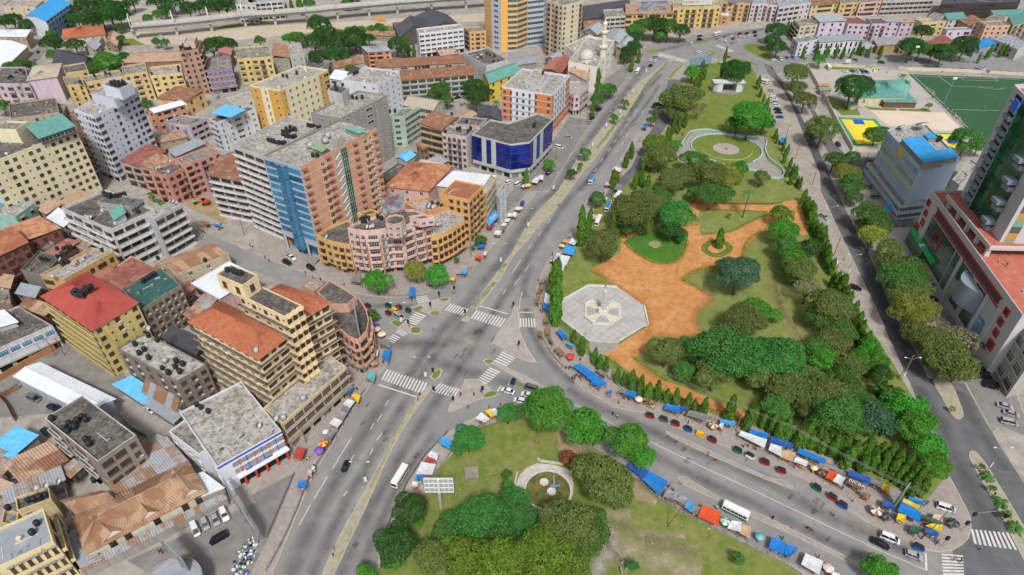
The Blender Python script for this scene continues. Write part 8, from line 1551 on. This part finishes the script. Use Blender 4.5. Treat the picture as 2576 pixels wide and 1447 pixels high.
board('football billboard with pale sky print on the curved pink block',(zb('/z2 850,208',25),zb('/z2 1092,130',25),6),ad('match','#9fb5ba','#c2cdd0','#5d7a84','#6d2a30'),base=21)
board('billboard of blue people with yellow letters on yellow flats',(zb('/20 955,85',12.5),zb('/20 1165,75',12.5),7),ad('crowd','#3f86b8','#8fb0a8','#b8933a','#2f4f8a'),base=12,txt=(('BAAASI!',2.6,'yellow',.74,.6),))
board('white billboard with red letters on mustard railed flats',(zb('/20 1282,42',15.5),zb('/20 1508,36',15.5),7),ad('pale','#c4c4c2','#a9c0a8','#b8b0a8'),base=15,txt=(('CHOMBO NA',2.2,'red',.3,.35),('MARISA NA',2.0,'red',.3,.75)))
board('teal billboard on the orange-tan flats',(zb('/20 1640,22',14.5),zb('/20 1818,18',14.5),5),ad('teal','#2f8f96','#3f7fa8','#b84a4a'),base=14)
board('blue-grey back of a big board at the park north corner',(zb('/20 1340,500',2.5),zb('/20 1500,480',2.5),5.5),ad('blueback','#6f8798','#5d7486','#7f97a6'),legs=(.1,.4,.7,.95))
board('green and yellow advert board standing at the roundabout lawn',(zb('/20 1905,330',3),zb('/30 28,380',3),7),ad('lime','#a9b84a','#4f86b0','#c9b84a'))
board('tall green advert board above the yellow stall cluster',(zb('/32 952,935',2),zb('/32 990,885',2),8),ad('green','#3f9a4a','#4fae5a','#a9b83a','#2f7a4a'),base=0)
board('white boards by the stadium street car park',(zb('/30 580,475',1.5),zb('/30 620,472',1.5),2.5),M('plain_white_board','#bfc2c4',.6));board('dark poster board hung on dark arena',(zb('/30 1305,65',4),zb('/30 1350,72',4),9),ad('arena','#2f6fa8','#7fa83a','#c9b040'))
mpur=M('purple_poster','#8a4a86',.6)
for s,l in(('/30 1435,525 1480,530','left'),('/30 1625,545 1670,550','middle'),('/30 1795,550 1840,556','right')):p,q=G(s,.6);board('%s white and purple poster on the pitch wall'%l,(p,q,1.6),mpur,base=0)
board('rusty billboard leaning on the round corner building',(zb('/02 1425,1415',7),zb('/02 1225,1215',7),5),ad('dark','#55463c','#3d3530','#7a5a40'),base=6)
board('white framed empty billboard at the car park edge, upper',(zb('/12 20,1180',4),zb('/02 1720,800',4),5),M('plain_white_board','#bfc2c4',.6),base=0,legs=(.1,.5,.9));board('edge-on blue billboard on the salmon prow roof',(zb('/z1 1342,640',14.5),zb('/z1 1322,520',14.5),9),M('board_blue','#2f4680',.6),base=14)
# steel billboard seen from behind in the lower park
p=at(*px('/12 1398,940')[0]);t=thing('billboard',p,'big steel billboard on a single post, its ribbed back showing','billboard');mb=MB();mb.box((p.x,p.y,3.5),(.7,.7,7),wallm('#9da0a2',.2));wmesh('post',mb,t);rzb=-.02
bw2,bh=7.4,5.6;bm3=M('board_back','#9ea3a6',.6,vary=.2);zc=9.6
mb=MB();mb.box((p.x,p.y+.6,zc),(bw2,.12,bh),bm3);wmesh('board',mb,t)
for k in range(7):mb=MB();mb.box((p.x-bw2/2+bw2*k/6,p.y+.35,zc),(.22,.3,bh),m_whitep);wmesh('rib',mb,t)
for k in range(4):mb=MB();mb.box((p.x,p.y+.2,zc-bh/2+bh*k/3),(bw2,.25,.2),m_whitep);wmesh('rail',mb,t)
mb=MB();mb.box((p.x,p.y,zc),(.6,.5,bh),m_whitep);wmesh('spine',mb,t)
t=thing('sign_awning',zb('/11 1800,200',3),'long blue sign awning with white letters before pale yellow flats','awning');a,b,c_,d_=G('/11 1755,265 1870,150 1850,110 1740,225',3.4);mb=MB();mb.face([a,b,c_+Vector((0,0,1)),d_+Vector((0,0,1))],TARP['sky']);wmesh('canopy',mb,t)
for q_ in(a,b):mb=MB();mb.cyl((q_.x,q_.y,.1),.06,3.3,m_steel,5);wmesh('post',mb,t)
text('VODACOM',1.6,m_whitep,t,(a+b+c_+d_)/4+Vector((0,0,.6)),(R(25),0,frz(a,b)),ext=.01)
# ------------------------------------------------------------------ rooftop tanks and dishes
for z,wh,s in((41.1,'tower stair head','/00 845,640 870,650 895,655 920,645 945,640 870,630 900,628 930,625'),(19,'pinkish balconied flats','/00 80,590 65,600 95,585 160,540 185,560'),(30.6,'slim brown tower','/00 1362,370 1375,365'),(27.3,'slim brown tower','/00 1400,378 1420,380 1440,376'),(17,'clean yellow flats','/00 1148,565 1350,520 1350,540'),(17.2,'narrow yellow flats','/00 610,632'),(16.6,'wide yellow flats','/00 715,580 800,560 830,565'),
                 (14.6,'long pink flats','/00 1500,1198 1515,1193 1530,1188 1545,1182 1265,1150'),(37.2,'brown-banded high-rise','/10 205,1005 225,1010 250,1000 270,990 290,985 300,990 230,985 260,975 95,1065 115,1072 135,1078 155,1085 175,1088 200,1090 220,1092 205,1030 230,1035 250,1040 275,1045 300,1045 395,955 415,960 440,965 460,970 485,975'),(41.6,'salmon tower','/10 430,1185 465,1190'),(37.7,'white tank house','/10 550,665 600,640 600,660 608,680 657,655'),(32.2,'grey ten-storey block','/10 730,745 760,750 803,745'),(26.2,'plain white block','/10 740,565 755,558 770,550'),
                 (27.2,'mustard yellow block','/10 205,580 235,585 310,560'),(16.7,'mint green block','/10 1010,850 1050,850'),(13.2,'rear school block','/10 1210,520 1235,520 1260,515 1285,510 1300,510'),(13.2,'aerial-crowded block','/10 1700,440 1740,410 1765,420 1800,430 1790,470 1830,470'),(25.3,'hotel roof hut','/20 232,560'),(17.2,'blue glass bank','/20 172,945 165,960'),(18.7,'grey tank-topped block','/10 1590,925 1620,980 1540,980 1600,1000'),(17.2,'pink-white flats','/10 1430,1005 1520,985'),(18.2,'mustard old flats','/10 1478,870'),
                 (21.7,'white block roof storey','/01 790,25 815,30 840,35 865,40 890,40 915,35 945,30 800,45 830,50'),(18.7,'white-balconied block','/01 1045,160'),(12.7,'yellow laundry flats','/01 435,440 485,440 515,430 540,430 475,480 495,485 555,495 510,540 478,555 775,450 440,500'),(12,'dark cluttered block','/01 315,515 350,515'),(23.2,'red-roofed yellow flats','/01 580,760 600,765 620,770 645,770 665,760 600,790 625,795 580,790 650,740 680,740 560,775 695,730'),(15.7,'teal deck flats','/01 1085,685 1110,670 1150,645 1170,635 1130,655'),(13.2,'grey-brown tank flats','/01 1023,1160 1092,1200 1055,1228 1126,1263 1126,1095 1192,1130 1335,1290 1325,1330 1228,1340 1275,1378 1360,1368 1383,1310'),
                 (40.7,'stepped ochre tank tower','/z1 382,155 425,165 448,175 478,180'),(8,'cream rusty bungalow','/01 1195,510 1550,525'),(14.7,'stained grey block','/02 495,350 515,370 570,340 525,310 590,290 625,265 655,285 400,275 655,435 680,465 550,330'),(10.7,'white and red office','/02 1487,170 1520,190 1575,220'),(8.2,'small yellow tank house','/02 220,890 265,885 310,870 350,850 70,950'),(14.2,'bottom left yellow flats','/02 285,1065 250,1135'),(1,'stained grey block','/02 490,660 715,740 620,660'),(20.7,'curved pink block','/z2 590,300 620,290 650,285 610,320 640,315 785,265 830,285 680,290'),(16.2,'orange right wing','/z2 1410,115 1485,120 1525,145'),(25.2,'pale blue office','/30 1250,1060 1275,1070 1300,1060 1290,1045 1265,1045'),
                 (12.2,'pinkish balconied flats','/00 130,560'),(10.2,'lilac tank flats','/30 650,110 680,112 700,115'),(14,'cream corner flats','/30 300,140 345,150')):
    tanks(s,z,wh)
for z,wh,s in((31,'cream hotel tower','/00 60,1000'),(13.5,'lilac dish house','/00 1320,885 1265,920 1355,940 1490,880'),(15,'pink terrace flats','/00 1275,1308 1185,1282 1205,1275 1285,1228'),(18.7,'white-balconied block','/01 648,200 668,208 690,205'),(17.7,'white block street wing','/01 1310,85 1335,95'),(41.7,'salmon tower','/10 545,1040 525,1080 410,1115'),(25.2,'pale blue office','/30 1000,975'),(20.7,'curved pink block','/z2 660,390 700,390 725,380'),(14.2,'orange left wing','/z2 190,505 655,240'),(16.2,'orange parapet terrace','/z2 1380,130 1370,155 1420,160 1445,155'),(13.2,'grey-brown tank flats','/01 1248,1285'),(10.7,'white and red office','/12 30,330'),(28.2,'stepped ochre left wing','/z1 588,738'),(10.7,'stepped ochre podium','/z1 735,1230 785,1222 928,1082'),(8.2,'small yellow tank house','/02 285,805 458,750 362,785'),(14.2,'yellow laundry flats','/01 405,650 460,525'),(15,'curved orange wing','/z2 1475,360 1505,350'),(17.2,'white block with blue canopy','/00 1755,1070'),(7.2,'small brown house','/01 30,745'),(20.2,'red-roofed yellow flats','/01 1125,1045'),(10,'pale patched house','/10 1615,1345 1630,1315')):
    dishes(s,z,wh,1.0 if 'salmon tower' not in wh else 1.5)
mb=MB();prof=[]
for k in range(7):prof+=[(.74,.23*k),(.78,.23*k+.08),(.74,.23*k+.2)]
mb.lathe(prof+[(.7,1.6),(.55,1.74),(.32,1.8)],m_black,14);TK=bpy.data.objects.new('water_tank',mb.mesh('tank_body'));mb=MB();mb.lathe([(.32,1.78),(.32,1.88),(.05,1.9)],m_black,12)
tk0=bpy.data.objects.new('water_tank',None);ORG[tk0.name]=Vector((0,0,0));lnk('tank_body',TK.data,tk0,(0,0,0),0,False);lnk('lid',mb.mesh('lid'),tk0,(0,0,0),0,False)
for p,wh,r,hh in TANKS:s=rnd.uniform(.8,1.0);q=dup(tk0,p+Vector((0,0,.02)),rnd.uniform(0,6),'black ribbed plastic water tank on the %s'%wh,'rooftop water tanks',(s,s,s*rnd.uniform(.9,1.15)));q['category']='water tank'
d0=bpy.data.objects.new('satellite_dish',None);ORG[d0.name]=Vector((0,0,0));mb=MB();mb.lathe([(0,0),(.4,.05),(.75,.17),(1,.32)],M('dish_white','#b9bbbc',.5),16);lnk('dish',mb.mesh('dish',True),d0,(0,0,.75),0,False,rot=(R(-42),0,R(160)))
mb=MB();mb.cyl((0,0,0),.06,.8,m_steel,6);lnk('mount',mb.mesh('mount'),d0,(0,0,0),0,False);mb=MB();mb.tube([(0,0,.75),(.1,-.6,1.45)],.03,m_steel,4);lnk('feed_arm',mb.mesh('feed_arm'),d0,(0,0,0),0,False)
for p,wh,r in DISHES:q=dup(d0,p+Vector((0,0,.02)),rnd.uniform(-.6,.6),'white satellite dish on the %s'%wh,'rooftop satellite dishes',r);q['category']='satellite dish'
d1=d0.copy();ORG[d1.name]=Vector((0,0,0));COL.objects.link(d1)
for ch in d0.children:c_=ch.copy();COL.objects.link(c_);c_.parent=d1;c_.rotation_euler=(R(-16),R(-14),0)if ch.name.startswith('dish')else c_.rotation_euler
for s,l in(('/30 1000,985','smaller large satellite dish on the pale blue office'),('/30 1150,985','largest white satellite dish on the pale blue office roof')):q=dup(d1,at(*px(s)[0],25.2),0,l,'rooftop satellite dishes',1.9 if 'smaller' in l else 3);q['category']='satellite dish'
# ------------------------------------------------------------------ small things
def benchs(s,label,rz):p=at(*px(s)[0],.13);t=thing('park_bench',p,label,'bench');mb=MB();mb.box((0,0,.42),(1.8,.5,.1),m_conc);lnk('seat',mb.mesh('seat'),t,(0,0,0),rz,False);mb=MB();mb.box((0,.28,.75),(1.8,.1,.5),m_conc);lnk('backrest',mb.mesh('backrest'),t,(0,0,0),rz,False);[lnk('leg',(lambda m:(m.box((x,0,.18),(.15,.45,.36),m_conc),m)[1])(MB()).mesh('leg'),t,(0,0,0),rz,False)for x in(-.7,.7)]
benchs('/22 845,1360','upper grey concrete bench near the bottom edge',.3);benchs('/22 870,1390','middle grey concrete bench near the bottom edge',1.2);benchs('/22 825,1420','lower grey concrete bench near the bottom edge',1.6);benchs('/30 95,1185','pale bench by the round garden hedge',0)
p=at(*px('/12 1628,685')[0],.13);t=thing('manhole_box',p,'square concrete chamber cover on the lower park lawn','chamber');mb=MB();mb.box((0,0,.35),(3.6,3.6,.7),m_conc);lnk('chamber',mb.mesh('chamber'),t,(0,0,0),.12,False);mb=MB();mb.box((0,0,.76),(3.8,3.8,.12),wallm('#8a8575',.5));lnk('lid',mb.mesh('lid'),t,(0,0,0),.12,False)
p=at(*px('/22 188,455')[0],.13);t=thing('notice_board',p,'small rusty orange board on two legs in the lower park','sign');mb=MB();mb.box((0,0,1.3),(1.3,.1,1.1),wallm('#b0683a',.4));lnk('board',mb.mesh('board'),t,(0,0,0),0,False);[lnk('leg',(lambda m:(m.box((x,0,.5),(.1,.1,1),m_wood),m)[1])(MB()).mesh('leg'),t,(0,0,0),0,False)for x in(-.5,.5)]
t=thing('excavator',at(*px('/01 1560,95')[0]),'orange excavator digging on the fenced building site','excavator');og=M('excavator_orange','#b8481c',.5);mb=MB();mb.box((0,0,.45),(3.4,2.6,.8),m_black);lnk('tracks',mb.mesh('tracks'),t,(0,0,0),.3,False);mb=MB();mb.box((0,0,1.6),(2.8,2.4,1.3),og);mb.box((.7,.6,2.6),(1.3,1.1,1.2),m_cglass);lnk('cab',mb.mesh('cab'),t,(0,0,0),2.6,False)
mb=MB();mb.tube([(0,0,1.8),(-2.6,.6,4.2),(-4.6,1,3.2),(-5,1.1,1.2)],.28,og,6);lnk('boom',mb.mesh('boom'),t,(0,0,0),.3,False);mb=MB();mb.box((-5,1.1,.8),(.9,1.1,.8),m_black);lnk('bucket',mb.mesh('bucket'),t,(0,0,0),.3,False)
t=thing('crane_truck',at(*px('/10 945,160')[0]),'yellow-orange crane truck parked in the viaduct yard','crane');mb=MB();mb.box((0,0,1.3),(7,2.4,1.6),M('crane_yellow','#c98a1c',.5));lnk('chassis',mb.mesh('chassis'),t,(0,0,0),.1,False);mb=MB();mb.tube([(1,0,2.5),(-8,0,3.5)],.4,M('crane_yellow','#c98a1c',.5),5);lnk('boom',mb.mesh('boom'),t,(0,0,0),.1,False);[wheel(t,x,y,.5)for x in(-2.4,0,2.4)for y in(-1,1)]
# rubbish heap and litter
mb=MB();g=random.Random(3);c=at(*px('/02 1850,1320')[0],.14)
for k in range(140):a,r_=g.uniform(0,6.28),g.random()**.6;mb.box((c.x+math.cos(a)*r_*2.6,c.y+math.sin(a)*r_*5.5,.2+(1-r_)*1.*g.random()),(g.uniform(.2,.8),g.uniform(.2,.7),g.uniform(.15,.5)),g.choice([m_whitep,m_whitep,m_black,m_black,m_fg,m_shut,GOODS[3],GOODS[4],GOODS[2],GOODS[5]]),g.uniform(0,3))
o=lnk('rubbish_heap',mb.mesh('rubbish_heap'));o['kind']='stuff'
mb=MB()
for s,n in(('/22 850,1000 1700,1300',34),('/12 1500,600 1800,1000',24),('/32 200,680 700,900',40),('/20 1450,700 1800,780',30),('/22 1000,250 1700,500',30),('/11 900,1050 1000,1250',14)):
    a,b=px(s)
    for k in range(n):p=at(g.uniform(a[0],b[0]),g.uniform(a[1],b[1]),.15);mb.box(p,(g.uniform(.1,.3),g.uniform(.1,.25),.05),g.choice([m_whitep,m_shut,GOODS[4],GOODS[3],GOODS[5]]),g.uniform(0,3))
o=lnk('litter',mb.mesh('litter'));o['kind']='stuff'
mb=MB()
for s,n in(('/z2 900,330 1000,340',0),('/01 560,560 690,460',8)):
    a,b=px(s)
    for k in range(n):p=at(a[0]+(b[0]-a[0])*k/n,a[1]+(b[1]-a[1])*k/n,13.6);mb.box(p,(.7,.04,.9),rnd.choice([m_whitep,CLOTH['pink'],CLOTH['white'],CLOTH['purple']]),.8)
o=lnk('washing',mb.mesh('washing'));tag(o,'line of pale washing on the yellow laundry flats roof','washing');o.name='washing_line'
# the patterns that were only copied from
for r_ in list(PROTO.values())+[tk0,d0,d1,TK]:
    for ch in list(r_.children):
        for g_ in list(ch.children):bpy.data.objects.remove(g_)
        bpy.data.objects.remove(ch)
    bpy.data.objects.remove(r_)
# ------------------------------------------------------------------ telling look-alikes apart
SHORTEN={'three-wheeled ':''}
by={}
for o in THINGS:by.setdefault(o['label'],[]).append(o)
ORD=['','second','third','fourth','fifth','sixth','seventh','eighth','ninth','tenth','eleventh','twelfth','thirteenth','fourteenth','fifteenth','sixteenth','seventeenth','eighteenth','nineteenth','twentieth']
for lab,os_ in by.items():
    if len(os_)<2:continue
    def key(o):
        if o.type=='MESH' and o.name.startswith('person')is False and o.location.length<.01:return(0,0)
        return proj(o.location)
    os_.sort(key=key);n=len(os_)
    for i,o in enumerate(os_):
        if n==2:s=('left one','right one')[i]
        elif i==0:s='leftmost'
        elif i==n-1:s='rightmost'
        elif i<n/2+.5:s='%s from left'%ORD[min(i,19)]if i<20 else '%dth from left'%(i+1)
        else:k=n-1-i;s='%s from right'%ORD[k]if k<20 else '%dth from right'%(k+1)
        w_=lab.split();room=16-len(s.split())
        o['label']=' '.join(w_[:room]if len(w_)>room else w_)+', '+s
print('things',len(THINGS),'objects',len(bpy.data.objects),'tris',sum(len(m.polygons)*2 for m in bpy.data.meshes))
